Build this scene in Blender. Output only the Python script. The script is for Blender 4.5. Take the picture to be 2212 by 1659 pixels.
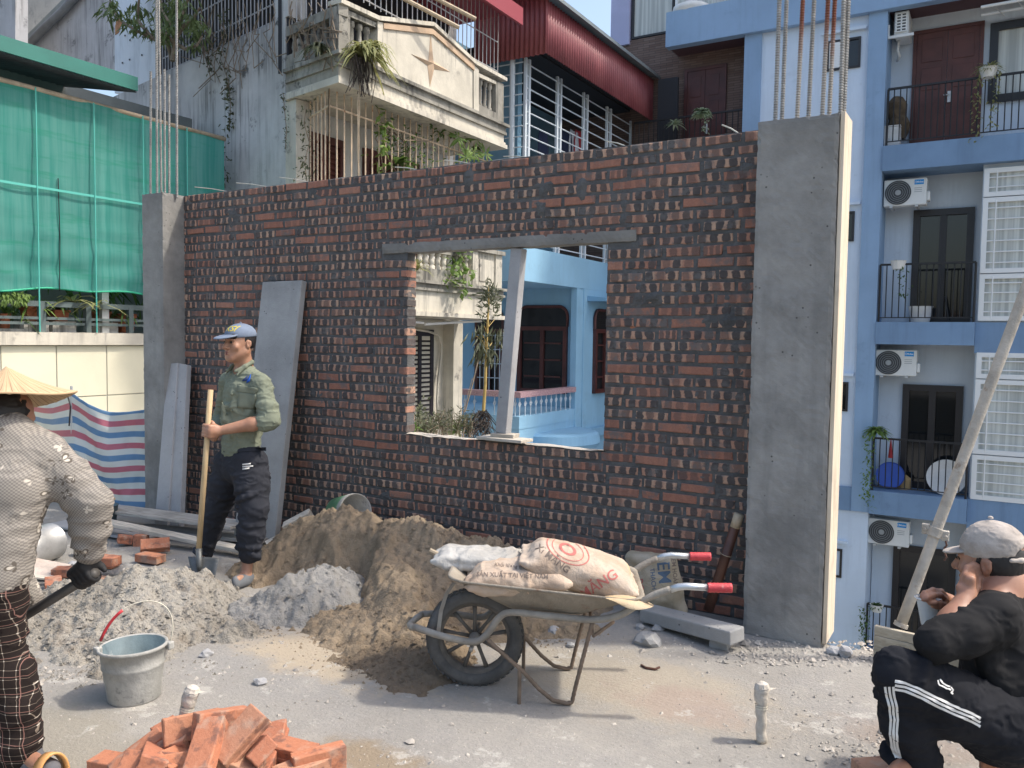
import bpy, bmesh, math, random
import numpy as np
from mathutils import Vector, Matrix, Euler, noise as mn
for o in list(bpy.data.objects): bpy.data.objects.remove(o, do_unlink=True)
SC = bpy.context.scene; COL = SC.collection
R = math.radians; V = Vector
random.seed(7); RNG = np.random.default_rng(7)

# ---------------------------------------------------------------- camera
IW, IH, FPX = 2212.0, 1659.0, 1780.0
YAW, PITCH, ROLL, CAMZ = R(30.6), R(-3.2), R(0.8), 1.6
FWD = V((-math.sin(YAW)*math.cos(PITCH), math.cos(YAW)*math.cos(PITCH), math.sin(PITCH)))
R0 = V((math.cos(YAW), math.sin(YAW), 0)); U0 = R0.cross(FWD)
RGT = R0*math.cos(ROLL) + U0*math.sin(ROLL); UPV = -R0*math.sin(ROLL) + U0*math.cos(ROLL)
CPOS = V((0, 0, CAMZ))
cd = bpy.data.cameras.new('camera'); cam = bpy.data.objects.new('camera', cd); COL.objects.link(cam)
cd.sensor_width = 36; cd.lens = FPX/IW*36; cd.clip_start = 0.05; cd.clip_end = 2000
cam.matrix_world = Matrix(((RGT.x, UPV.x, -FWD.x, CPOS.x), (RGT.y, UPV.y, -FWD.y, CPOS.y), (RGT.z, UPV.z, -FWD.z, CPOS.z), (0, 0, 0, 1)))
SC.camera = cam

# ---------------------------------------------------------------- sky, sun, exposure
SUN_AZ, SUN_EL = R(31), R(54)             # azimuth behind the wall line, elevation
SUNV = V((math.cos(SUN_EL)*math.cos(SUN_AZ), math.cos(SUN_EL)*math.sin(SUN_AZ), math.sin(SUN_EL)))
wd = bpy.data.worlds.new('World'); SC.world = wd; wd.use_nodes = True
wn = wd.node_tree; wn.nodes.clear()
sky = wn.nodes.new('ShaderNodeTexSky'); sky.sky_type = 'NISHITA'; sky.sun_disc = False
sky.sun_elevation = SUN_EL; sky.sun_rotation = math.atan2(SUNV.x, SUNV.y); sky.dust_density = 4.0; sky.air_density = 1.2; sky.ozone_density = 1.0
bg = wn.nodes.new('ShaderNodeBackground'); bg.inputs[1].default_value = 0.15
wo = wn.nodes.new('ShaderNodeOutputWorld'); wn.links.new(sky.outputs[0], bg.inputs[0]); wn.links.new(bg.outputs[0], wo.inputs[0])
sl = bpy.data.lights.new('sun', 'SUN'); sl.energy = 1.9; sl.angle = R(2.5); sl.color = (1.0, 0.93, 0.83)
so = bpy.data.objects.new('sun', sl); COL.objects.link(so); so.location = (20, 12, 30)
so.rotation_euler = SUNV.to_track_quat('Z', 'Y').to_euler()
SC.cycles.max_bounces = 6; SC.cycles.diffuse_bounces = 3; SC.cycles.glossy_bounces = 2; SC.cycles.transparent_max_bounces = 8
SC.view_settings.view_transform = 'Standard'; SC.view_settings.look = 'None'
SC.view_settings.gamma = 1.0; SC.view_settings.use_curve_mapping = False
SC.view_settings.exposure = 0.92

# ---------------------------------------------------------------- places: a pixel of the 2212x1659 view on a known plane
def ray(x, y): return FWD + RGT*((x-IW/2)/FPX) - UPV*((y-IH/2)/FPX)
def atz(x, y, z=0.0): r = ray(x, y); return CPOS + r*((z-CAMZ)/r.z)
def aty(x, y, Y): r = ray(x, y); return CPOS + r*(Y/r.y)
def atx(x, y, X): r = ray(x, y); return CPOS + r*(X/r.x)
def atd(x, y, d): return CPOS + ray(x, y)*d
def atp(x, y, p0, n): r = ray(x, y); return CPOS + r*((p0-CPOS).dot(n)/r.dot(n))
def crop(ox, oy, s): return lambda x, y: ((ox+x/s)*.8848, (oy+y/s)*.8848)
k1 = crop(0, 0, 3.16); k2 = crop(600, 0, 3.16); k3 = crop(1150, 0, 3.16); k4 = crop(1800, 0, 3.16)
k5 = crop(1800, 400, 3.16); k6 = crop(1800, 850, 3.16); kw = crop(900, 525, 2.766); kl = crop(0, 400, 2.764)

# ---------------------------------------------------------------- scene bookkeeping
def tag(o, label=None, cat=None, group=None, kind=None):
    if label: o['label'] = label
    if cat: o['category'] = cat
    if group: o['group'] = group
    if kind: o['kind'] = kind
    return o
def thing(name, loc, label, cat, group=None):
    o = bpy.data.objects.new(name, None); COL.objects.link(o); o.location = loc; o.empty_display_size = .05
    return tag(o, label, cat, group)
def wloc(o):
    p = V((0, 0, 0))
    while o is not None: p = p + V(o.location); o = o.parent
    return p
def copy_tree(o, parent=None):
    c = o.copy(); COL.objects.link(c); c.parent = parent
    for ch in list(o.children): copy_tree(ch, c)
    return c

class MB:
    def __init__(s): s.v = []; s.f = []; s.uv = {}; s.col = []; s.curcol = None
    def add(s, vs, fs):
        b = len(s.v); s.v.extend([tuple(p) for p in vs]); s.f.extend([tuple(i+b for i in f) for f in fs])
        if s.curcol is not None: s.col.extend([s.curcol]*len(vs))
        return b
    def box(s, x0, x1, y0, y1, z0, z1):
        s.add([(x0,y0,z0),(x1,y0,z0),(x1,y1,z0),(x0,y1,z0),(x0,y0,z1),(x1,y0,z1),(x1,y1,z1),(x0,y1,z1)],
              [(3,2,1,0),(4,5,6,7),(0,1,5,4),(1,2,6,5),(2,3,7,6),(3,0,4,7)]); return s
    def obox(s, c, size, rot=None):
        c = V(c); hx, hy, hz = size[0]/2, size[1]/2, size[2]/2
        rot = rot if rot is not None else Matrix.Identity(3)
        ps = [c + rot @ V((a*hx, b*hy, d*hz)) for d in (-1, 1) for a, b in ((-1,-1),(1,-1),(1,1),(-1,1))]
        s.add(ps, [(3,2,1,0),(4,5,6,7),(0,1,5,4),(1,2,6,5),(2,3,7,6),(3,0,4,7)]); return s
    def beam(s, a, b, w, h, up=V((0,0,1))):
        a = V(a); b = V(b); d = (b-a); L = d.length; d.normalize()
        x = d.cross(up)
        if x.length < 1e-5: x = d.cross(V((0,1,0)))
        x.normalize(); u = x.cross(d)
        return s.obox((a+b)/2, (w, L, h), Matrix((x, d, u)).transposed())
    def tube(s, pts, r, n=8, cap=True):
        pts = [V(p) for p in pts]; m = len(pts)
        rs = r if isinstance(r, (list, tuple)) else [r]*m
        t0 = (pts[1]-pts[0]).normalized(); ref = V((0,0,1)) if abs(t0.z) < .9 else V((0,1,0))
        x = t0.cross(ref).normalized(); vs = []; fs = []
        for i, p in enumerate(pts):
            t = (pts[min(i+1, m-1)]-pts[max(i-1, 0)]).normalized()
            x = (x - t*x.dot(t)).normalized(); y = t.cross(x)
            for j in range(n):
                a = 2*math.pi*j/n; vs.append(p + (x*math.cos(a)+y*math.sin(a))*rs[i])
        for i in range(m-1):
            for j in range(n):
                k = (j+1) % n; fs.append((i*n+j, i*n+k, (i+1)*n+k, (i+1)*n+j))
        if cap: fs.append(tuple(range(n-1, -1, -1))); fs.append(tuple((m-1)*n+j for j in range(n)))
        s.add(vs, fs); return s
    def lathe(s, prof, n=24, M=None, cap=False, a0=0, a1=2*math.pi):
        vs = []; fs = []; m = len(prof); full = abs(a1-a0-2*math.pi) < 1e-6; c = n if full else n+1
        for r, z in prof:
            for j in range(c):
                a = a0+(a1-a0)*j/n; p = V((r*math.cos(a), r*math.sin(a), z)); vs.append(M @ p if M else p)
        for i in range(m-1):
            for j in range(n):
                k = (j+1) % c; fs.append((i*c+j, i*c+k, (i+1)*c+k, (i+1)*c+j))
        if cap: fs.append(tuple(range(c-1, -1, -1))); fs.append(tuple((m-1)*c+j for j in range(c)))
        s.add(vs, fs); return s
    def prism(s, poly, off):
        off = V(off); n = len(poly); a = [V(p) for p in poly]; b = [p+off for p in a]
        fs = [tuple(range(n-1, -1, -1)), tuple(range(n, 2*n))] + [(i, (i+1) % n, n+(i+1) % n, n+i) for i in range(n)]
        s.add(a+b, fs); return s
    def quad(s, a, b, c, d): s.add([a, b, c, d], [(0,1,2,3)]); return s
    def grid(s, P):                       # P[i][j] points
        m = len(P); n = len(P[0]); vs = [p for r in P for p in r]
        s.add(vs, [(i*n+j, i*n+j+1, (i+1)*n+j+1, (i+1)*n+j) for i in range(m-1) for j in range(n-1)]); return s
    def leaf(s, p, d, up, L, w, bend=.25):
        p = V(p); d = V(d).normalized(); x = d.cross(V(up))
        if x.length < 1e-4: x = d.cross(V((1,.3,.2)))
        x.normalize(); u = x.cross(d)
        s.add([p, p+d*L*.45+x*w*.5-u*bend*L*.1, p+d*L-u*bend*L*.5, p+d*L*.45-x*w*.5-u*bend*L*.1, p+d*L*.5+u*L*.04],
              [(0,1,4),(1,2,4),(2,3,4),(3,0,4)]); return s
    def build(s, name, mat, parent=None, smooth=False, bevel=0, fix=False, auto=None):
        me = bpy.data.meshes.new(name); off = wloc(parent) if parent is not None else V((0,0,0))
        me.from_pydata([(p[0]-off.x, p[1]-off.y, p[2]-off.z) for p in s.v], [], s.f); me.validate(verbose=False)
        if s.col and len(s.col) == len(s.v):
            ca = me.color_attributes.new('bk', 'FLOAT_COLOR', 'POINT')
            ca.data.foreach_set('color', np.array(s.col, np.float32).ravel())
        if fix or True:
            bm = bmesh.new(); bm.from_mesh(me); bmesh.ops.recalc_face_normals(bm, faces=bm.faces) if fix else None
            bm.to_mesh(me) if fix else None; bm.free()
        if mat: me.materials.append(mat)
        o = bpy.data.objects.new(name, me); COL.objects.link(o); o.parent = parent
        if smooth: me.polygons.foreach_set('use_smooth', [True]*len(me.polygons))
        if bevel:
            b = o.modifiers.new('bevel', 'BEVEL'); b.width = bevel; b.segments = 2; b.limit_method = 'ANGLE'; b.angle_limit = R(40)
        return o

def mesh_np(name, verts, faces, mat, parent=None, smooth=True, uv=None):
    me = bpy.data.meshes.new(name); off = np.array(wloc(parent)) if parent is not None else np.zeros(3)
    verts = np.asarray(verts, np.float64)-off; faces = np.asarray(faces, np.int32); k = faces.shape[1]
    me.vertices.add(len(verts)); me.vertices.foreach_set('co', verts.astype(np.float32).ravel())
    me.loops.add(faces.size); me.loops.foreach_set('vertex_index', faces.ravel())
    me.polygons.add(len(faces)); me.polygons.foreach_set('loop_start', np.arange(0, faces.size, k, dtype=np.int32))
    if uv is not None:
        ul = me.uv_layers.new(name='UVMap'); ul.data.foreach_set('uv', np.asarray(uv, np.float32)[faces.ravel()].ravel())
    me.update(calc_edges=True); me.validate(verbose=False)
    if smooth: me.polygons.foreach_set('use_smooth', [True]*len(me.polygons))
    if mat: me.materials.append(mat)
    o = bpy.data.objects.new(name, me); COL.objects.link(o); o.parent = parent
    return o

# ---------------------------------------------------------------- value noise on arrays
_T = RNG.random((64, 64, 64)).astype(np.float32)
def vnoise(x, y, z=0.0):
    x, y, z = np.broadcast_arrays(np.asarray(x, float), np.asarray(y, float), np.asarray(z, float))
    xi = np.floor(x).astype(int); yi = np.floor(y).astype(int); zi = np.floor(z).astype(int)
    fx = x-xi; fy = y-yi; fz = z-zi; fx = fx*fx*(3-2*fx); fy = fy*fy*(3-2*fy); fz = fz*fz*(3-2*fz)
    g = lambda a, b, c: _T[(xi+a) & 63, (yi+b) & 63, (zi+c) & 63]
    L = lambda a, b, t: a+(b-a)*t
    return L(L(L(g(0,0,0), g(1,0,0), fx), L(g(0,1,0), g(1,1,0), fx), fy), L(L(g(0,0,1), g(1,0,1), fx), L(g(0,1,1), g(1,1,1), fx), fy), fz)*2-1
def fbm(x, y, z=0.0, o=4, g=.5):
    s = 0; a = 1.0
    for i in range(o): s = s+a*vnoise(x*2**i+17*i, y*2**i+5*i, z*2**i+9*i); a *= g
    return s

# ---------------------------------------------------------------- materials
MATS = {}
class NT:
    def __init__(s, name):
        s.m = bpy.data.materials.new(name); s.m.use_nodes = True; s.t = s.m.node_tree; s.t.nodes.clear()
        s.out = s.n('ShaderNodeOutputMaterial'); s.b = s.n('ShaderNodeBsdfPrincipled'); s.l(s.b.outputs[0], s.out.inputs[0])
        s.tc = s.n('ShaderNodeTexCoord'); MATS[name] = s.m
    def n(s, t, **kw):
        d = s.t.nodes.new(t)
        for k, v in kw.items(): setattr(d, k, v)
        return d
    def l(s, a, b): s.t.links.new(a, b)
    def set(s, sock, v):
        if hasattr(v, 'is_output') or isinstance(v, bpy.types.NodeSocket): s.l(v, sock)
        else: sock.default_value = v
    def vec(s, scale=(1,1,1), src='Object', rot=(0,0,0), loc=(0,0,0)):
        m = s.n('ShaderNodeMapping'); m.inputs['Scale'].default_value = scale; m.inputs['Rotation'].default_value = rot; m.inputs['Location'].default_value = loc
        s.l(s.tc.outputs[src], m.inputs[0]); return m.outputs[0]
    def noise(s, scale, detail=4, rough=.55, vec=None, dist=0):
        d = s.n('ShaderNodeTexNoise'); d.inputs['Scale'].default_value = scale; d.inputs['Detail'].default_value = detail
        d.inputs['Roughness'].default_value = rough; d.inputs['Distortion'].default_value = dist
        s.l(vec if vec is not None else s.tc.outputs['Object'], d.inputs['Vector']); return d.outputs[0]
    def vor(s, scale, vec=None, feat='F1', out=0):
        d = s.n('ShaderNodeTexVoronoi'); d.feature = feat; d.inputs['Scale'].default_value = scale
        s.l(vec if vec is not None else s.tc.outputs['Object'], d.inputs['Vector']); return d.outputs[out]
    def rng(s, x, a, b, c=0, d=1):
        m = s.n('ShaderNodeMapRange'); m.interpolation_type = 'SMOOTHSTEP' if a < b else 'LINEAR'
        s.set(m.inputs[0], x); m.inputs[1].default_value = a; m.inputs[2].default_value = b; m.inputs[3].default_value = c; m.inputs[4].default_value = d
        return m.outputs[0]
    def ma(s, op, a, b=0.0, c=None):
        m = s.n('ShaderNodeMath', operation=op); s.set(m.inputs[0], a); s.set(m.inputs[1], b)
        if c is not None: s.set(m.inputs[2], c)
        return m.outputs[0]
    def mix(s, f, a, b, mode='MIX'):
        m = s.n('ShaderNodeMix', data_type='RGBA', blend_type=mode)
        s.set(m.inputs[0], f)
        for q, v in ((m.inputs[6], a), (m.inputs[7], b)): s.set(q, (*v, 1) if isinstance(v, tuple) and len(v) == 3 else v)
        return m.outputs[2]
    def bump(s, h, strength=.3, dist=.01):
        b = s.n('ShaderNodeBump'); b.inputs['Strength'].default_value = strength; b.inputs['Distance'].default_value = dist
        s.l(h, b.inputs['Height']); s.l(b.outputs[0], s.b.inputs['Normal']); return b
    def col(s, c, rough=.8, metal=0.0, spec=None):
        s.set(s.b.inputs['Base Color'], (*c, 1) if isinstance(c, tuple) and len(c) == 3 else c)
        s.set(s.b.inputs['Roughness'], rough); s.b.inputs['Metallic'].default_value = metal
        if spec is not None: s.b.inputs['Specular IOR Level'].default_value = spec
        return s
def mul(c, f): return tuple(min(1, x*f) for x in c)
def paint(name, c, rough=.7, var=.18, sc=3.0, bump=.15, bs=60, c2=None, streak=0.0, dirt=None, metal=0.0, spec=None, fine=.1):
    """general surface: large and fine mottling, optional vertical streaks and dirt of another colour"""
    t = NT(name); n1 = t.noise(sc, 5, .6); n2 = t.noise(sc*9, 3, .6)
    a = t.mix(t.rng(n1, .3, .7), mul(c, 1-var), c2 if c2 else mul(c, 1+var))
    a = t.mix(fine, a, t.mix(n2, mul(c, .55), mul(c, 1.35)))
    if streak:
        s1 = t.noise(1.0, 6, .65, t.vec((9, 9, .55))); s2 = t.noise(.7, 3, .5)
        s3 = t.noise(2.6, 6, .7); f = t.ma('MULTIPLY', t.rng(s1, .46, .68), t.rng(s2, .36, .58)); f = t.ma('MAXIMUM', t.ma('MULTIPLY', f, .8), t.ma('MULTIPLY', t.rng(s3, .55, .66), t.rng(s2, .40, .56))); f = t.ma('MULTIPLY', f, streak)
        a = t.mix(f, a, dirt or (.06, .06, .058))
    elif dirt:
        a = t.mix(t.rng(t.noise(sc*1.7, 6, .7), .55, .72), a, dirt)
    t.col(a, rough, metal, spec)
    if bump: t.bump(t.noise(bs, 4, .6), bump, .01)
    return t.m
def plain(name, c, rough=.5, metal=0.0, spec=None): t = NT(name); t.col(c, rough, metal, spec); return t.m
# ================================================================ site materials
def concrete(name, c, var=.16, pits=True, rough=.85, streak=0.0, sc=2.2):
    t = NT(name); n1 = t.noise(sc, 6, .62); n2 = t.noise(28, 4, .65); n3 = t.noise(.9, 3, .5)
    a = t.mix(t.rng(n1, .32, .68), mul(c, 1-var), mul(c, 1+var)); a = t.mix(.25, a, t.mix(n2, mul(c, .6), mul(c, 1.4)))
    a = t.mix(t.ma('MULTIPLY', t.rng(n3, .45, .75), .3), a, mul((c[0]*1.1, c[1]*1.04, c[2]*.92), 1.1))
    h = t.noise(90, 5, .65)
    if pits:
        d = t.vor(26); sel = t.noise(7, 2, .5)
        p = t.ma('MULTIPLY', t.rng(d, .16, .10), t.rng(sel, .56, .62))
        a = t.mix(t.ma('MULTIPLY', p, .8), a, mul(c, .2)); h = t.ma('SUBTRACT', h, p)
    if streak:
        s1 = t.noise(1.0, 5, .6, t.vec((7, 7, .5))); a = t.mix(t.ma('MULTIPLY', t.rng(s1, .5, .75), streak), a, mul(c, .45))
    t.col(a, rough); t.bump(h, .45, .006); return t.m
M_pillar = concrete('pillar_concrete', (.255, .25, .236), .36, streak=.4, sc=2.4)
M_slabc = concrete('precast_concrete', (.33, .33, .325), .2, streak=.2)
M_slabl = concrete('pale_precast_concrete', (.35, .35, .355), .2, pits=True)
M_lintel = concrete('lintel_concrete', (.22, .212, .195), .3)

t = NT('slab_ground'); c = (.285, .27, .245)
n1 = t.noise(.9, 6, .6); n2 = t.noise(5, 5, .65); n3 = t.noise(38, 4, .7); n4 = t.noise(1.7, 4, .55, t.vec((1, 1, 1), loc=(7, 3, 0)))
a = t.mix(t.rng(n1, .35, .65), mul(c, .84), mul(c, 1.13))
a = t.mix(t.ma('MULTIPLY', t.rng(n4, .47, .66), .7), a, (.27, .262, .25))
a = t.mix(t.ma('MULTIPLY', t.rng(n2, .5, .72), .55), a, (.39, .365, .32))
a = t.mix(.35, a, t.mix(n3, mul(c, .5), mul(c, 1.5)))
BN = t.noise(5, 6, .72)
def blob(t, cx, cy, rx, ry):
    s = t.n('ShaderNodeSeparateXYZ'); t.l(t.tc.outputs['Object'], s.inputs[0])
    u = t.ma('DIVIDE', t.ma('SUBTRACT', s.outputs[0], cx), rx); w = t.ma('DIVIDE', t.ma('SUBTRACT', s.outputs[1], cy), ry)
    d = t.ma('SQRT', t.ma('ADD', t.ma('MULTIPLY', u, u), t.ma('MULTIPLY', w, w)))
    d = t.ma('ADD', d, t.ma('MULTIPLY', t.ma('SUBTRACT', BN, .5), 1.9))
    return t.rng(d, .45, 1.15, 1, 0)
p = atz(720, 1420); a = t.mix(t.ma('MULTIPLY', blob(t, p.x, p.y, .75, .28), .8), a, (.44, .36, .255))        # spilled dry sand
p = atz(1350, 1470); a = t.mix(t.ma('MULTIPLY', blob(t, p.x, p.y, .8, .4), .5), a, (.40, .34, .25))
p = atz(1480, 1520); a = t.mix(t.ma('MULTIPLY', blob(t, p.x, p.y, .34, .2), .4), a, (.30, .215, .19))        # brick dust
p = atz(800, 1640); a = t.mix(blob(t, p.x, p.y, .30, .13), a, (.25, .20, .14))                               # damp sand patch
p = atz(1960, 1600); a = t.mix(t.ma('MULTIPLY', blob(t, p.x, p.y, .30, .16), .6), a, (.25, .20, .165))
p = atz(110, 1600); a = t.mix(t.ma('MULTIPLY', blob(t, p.x, p.y, .5, .3), .55), a, (.27, .245, .19))
p = atz(600, 1180); a = t.mix(t.ma('MULTIPLY', blob(t, p.x, p.y, 1.6, .6), .4), a, (.36, .32, .26))
sp = t.noise(3.2, 6, .72, t.vec((1, 1, 1), loc=(11, 2, 0))); a = t.mix(t.ma('MULTIPLY', t.rng(sp, .58, .64), .6), a, (.47, .45, .41)); v = t.vor(70); a = t.mix(t.ma('MULTIPLY', t.rng(v, .13, .07), t.rng(n2, .45, .55)), a, (.13, .12, .105))
v2 = t.vor(55, t.vec((1, 1, 1), loc=(3, 9, 1))); a = t.mix(t.ma('MULTIPLY', t.rng(v2, .12, .06), t.rng(n4, .45, .55)), a, (.55, .52, .47))
t.col(a, .92); t.bump(t.ma('ADD', t.noise(60, 6, .7), t.ma('MULTIPLY', n2, .8)), .7, .012); M_ground = t.m
M_earth = paint('street_dirt', (.22, .21, .19), .95, .2, .3)
M_mortar = paint('grey_mortar', (.10, .10, .10), .95, .25, 5, .8, 70, c2=(.15, .149, .145), fine=.35)
M_drymortar = paint('pale_dry_mortar', (.46, .42, .36), .95, .2, 8, .8, 60, fine=.3)

t = NT('brick'); uvn = t.n('ShaderNodeUVMap'); uvn.uv_map = 'UVMap'; s = t.n('ShaderNodeSeparateXYZ'); t.l(uvn.outputs[0], s.inputs[0])
at = t.n('ShaderNodeAttribute'); at.attribute_name = 'bk'; sc_ = t.n('ShaderNodeSeparateColor'); t.l(at.outputs[0], sc_.inputs[0])
rS, rH, rP = sc_.outputs[0], sc_.outputs[1], sc_.outputs[2]
va = t.n('ShaderNodeVectorMath', operation='MULTIPLY_ADD'); t.l(at.outputs[0], va.inputs[0]); va.inputs[1].default_value = (23, 31, 17); t.l(t.tc.outputs['Object'], va.inputs[2]); BV = va.outputs[0]
nz = t.noise(14, 3, .6, BV); nf = t.noise(80, 4, .7, BV); ng = t.noise(34, 4, .65, BV)
cell = t.ma('ADD', t.ma('MULTIPLY', s.outputs[0], 3.0), t.ma('MULTIPLY', t.ma('SUBTRACT', rP, .5), .35))
cellw = t.ma('ADD', cell, t.ma('ADD', t.ma('MULTIPLY', t.ma('SUBTRACT', ng, .5), .34), t.ma('MULTIPLY', t.ma('SUBTRACT', nz, .5), .5)))
fr = t.ma('ABSOLUTE', t.ma('SUBTRACT', t.ma('FRACT', cellw), .5))
wnz = t.n('ShaderNodeTexWhiteNoise', noise_dimensions='2D'); cb = t.n('ShaderNodeCombineXYZ'); t.l(t.ma('FLOOR', cellw), cb.inputs[0]); t.l(t.ma('MULTIPLY', rH, 91.7), cb.inputs[1]); t.l(cb.outputs[0], wnz.inputs['Vector'])
vv = t.ma('ABSOLUTE', t.ma('SUBTRACT', s.outputs[1], .5)); vvn = t.ma('ADD', vv, t.ma('MULTIPLY', t.ma('SUBTRACT', ng, .5), .16))
rad = t.ma('POWER', t.ma('ADD', t.ma('POWER', t.ma('MULTIPLY', fr, 1.18), 4.0), t.ma('POWER', t.ma('MULTIPLY', vvn, .76), 4.0)), .25)
spot = t.rng(rad, .45, .36)
spot = t.ma('MULTIPLY', spot, t.rng(wnz.outputs[0], .0, .4, .45, 1)); spot = t.ma('MULTIPLY', spot, t.rng(rS, .04, .24, .12, 1))
red = t.mix(rH, (.30, .105, .068), (.42, .19, .13)); tan = t.mix(rP, (.45, .24, .165), (.58, .41, .29))
base = t.mix(t.ma('MULTIPLY', t.rng(rS, .12, .42), t.rng(t.ma('ADD', wnz.outputs[0], t.ma('MULTIPLY', nz, .5)), .0, .8)), red, tan)
base = t.mix(t.ma('MULTIPLY', t.rng(nz, .45, .7), .35), base, (.17, .07, .05))
base = t.mix(.36, base, t.mix(nf, (.10, .04, .025), (.66, .38, .26)))
dark = t.mix(ng, (.026, .026, .030), (.095, .088, .085))
a = t.mix(t.ma('MULTIPLY', spot, .95), base, dark)
edge = t.rng(vvn, .44, .5); a = t.mix(t.ma('MULTIPLY', edge, .35), a, (.16, .15, .14))
sm = t.ma('MULTIPLY', t.rng(t.noise(6.5, 4, .65, BV), .50, .64), t.rng(ng, .35, .55)); a = t.mix(t.ma('MULTIPLY', sm, .75), a, (.135, .132, .128))
t.col(a, .88); t.bump(t.ma('ADD', nf, t.ma('MULTIPLY', ng, .7)), .6, .005); M_brick = t.m

t = NT('loose_brick'); oi = t.n('ShaderNodeObjectInfo'); va = t.n('ShaderNodeVectorMath', operation='MULTIPLY_ADD'); t.l(oi.outputs['Random'], va.inputs[0]); va.inputs[1].default_value = (41, 57, 33); t.l(t.tc.outputs['Object'], va.inputs[2]); nf = t.noise(90, 4, .7, va.outputs[0]); ng = t.noise(11, 4, .6, va.outputs[0])
rm = t.n('ShaderNodeTexWhiteNoise', noise_dimensions='1D'); t.l(oi.outputs['Random'], rm.inputs['W']); a = t.mix(oi.outputs['Random'], (.33, .105, .055), (.48, .185, .09)); a = t.mix(t.rng(rm.outputs[0], .7, 1.0), a, (.42, .26, .17)); a = t.mix(.3, a, t.mix(nf, (.2, .06, .03), (.75, .4, .25)))
a = t.mix(t.ma('MULTIPLY', t.rng(t.noise(16, 3, .6, va.outputs[0]), .52, .66), .7), a, (.14, .075, .06))
a = t.mix(t.ma('MULTIPLY', t.rng(ng, .5, .7), .55), a, (.44, .33, .25))
t.col(a, .85); t.bump(nf, .5, .004); M_loose = t.m
M_rebar = paint('grey_rebar', (.34, .33, .31), .55, .25, 14, .3, 90, metal=.35)
t = NT('rusty_rebar'); s = t.n('ShaderNodeSeparateXYZ'); t.l(t.tc.outputs['Object'], s.inputs[0])
f = t.rng(t.ma('ADD', s.outputs[2], t.ma('MULTIPLY', t.noise(9, 3, .6), .35)), .45, .75)
t.col(t.mix(f, (.40, .37, .33), t.mix(t.noise(40, 4, .7), (.13, .045, .028), (.30, .10, .05))), .7, .15); M_rust = t.m
M_wire = paint('tie_wire_steel', (.62, .58, .48), .6, .15, 20, 0)

def woodmat(name, c, c2, grain=(30, 2.5, 30), rough=.85, dirt=None):
    t = NT(name); n1 = t.noise(1.0, 6, .65, t.vec(grain)); n2 = t.noise(3, 4, .6)
    a = t.mix(t.rng(n1, .3, .7), c, c2); a = t.mix(t.ma('MULTIPLY', t.rng(n2, .5, .7), .5), a, dirt or mul(c, .6))
    t.col(a, rough); t.bump(n1, .4, .006); return t.m
M_plank = woodmat('weathered_plank', (.27, .25, .22), (.46, .43, .385), (3, 40, 40))
M_plank2 = woodmat('dusty_pale_plank', (.40, .36, .30), (.62, .56, .47), (3, 40, 40))
M_form = woodmat('formwork_timber', (.58, .47, .34), (.72, .63, .50), (30, 30, 2.0))
M_fboard = woodmat('formwork_board', (.30, .26, .19), (.47, .42, .33), (2.5, 40, 30))
M_bamboo = paint('bamboo_dark', (.085, .035, .026), .45, .4, 4, .2, 50, c2=(.16, .07, .04))
M_bamtip = paint('bamboo_pale', (.42, .34, .24), .7, .2, 9, .3, 60)
M_prop = paint('cement_crusted_steel', (.40, .365, .31), .75, .25, 6, .6, 55, c2=(.50, .46, .40), dirt=(.24, .18, .13))
M_wrap = paint('white_plastic_wrap', (.52, .475, .41), .5, .15, 14, .7, 35, dirt=(.33, .26, .19))

# ================================================================ ground
SLAB_E = 4.60
def slab():
    xs = np.arange(-9.5, 4.01, .06); ys = np.arange(-2.5, 4.85, .06)
    X, Y = np.meshgrid(xs, ys, indexing='ij'); Z = fbm(X*1.3, Y*1.3, 2.0)*.004 + fbm(X*9, Y*9, 5.0)*.0016
    edge = np.where(X > -.8, SLAB_E + fbm(X*3, 0*X, 1.5)*.04, 4.83 + 0*X)
    Yc = np.minimum(Y, edge); Z = np.where(Y > edge-.01, Z-.02, Z)
    n, m = X.shape; v = np.stack([X, Yc, Z], -1).reshape(-1, 3); i = np.arange(n*m).reshape(n, m)
    f = np.stack([i[:-1, :-1], i[1:, :-1], i[1:, 1:], i[:-1, 1:]], -1).reshape(-1, 4)
    o = mesh_np('concrete_floor', v, f, M_ground); tag(o, 'dusty concrete floor of the building site', None, None, 'structure')
    b = MB(); b.box(-9.45, 3.95, -2.45, 4.50, -.32, -.03); b.box(-9.45, -.85, 4.50, 4.80, -.32, -.035)
    b.build('floor_edge', M_slabc, o)
slab()
b = MB(); b.box(-150, 150, -60, 200, -9.6, -9.5); o = b.build('street_ground', M_earth); tag(o, 'street ground far below the site', None, None, 'structure')

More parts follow.
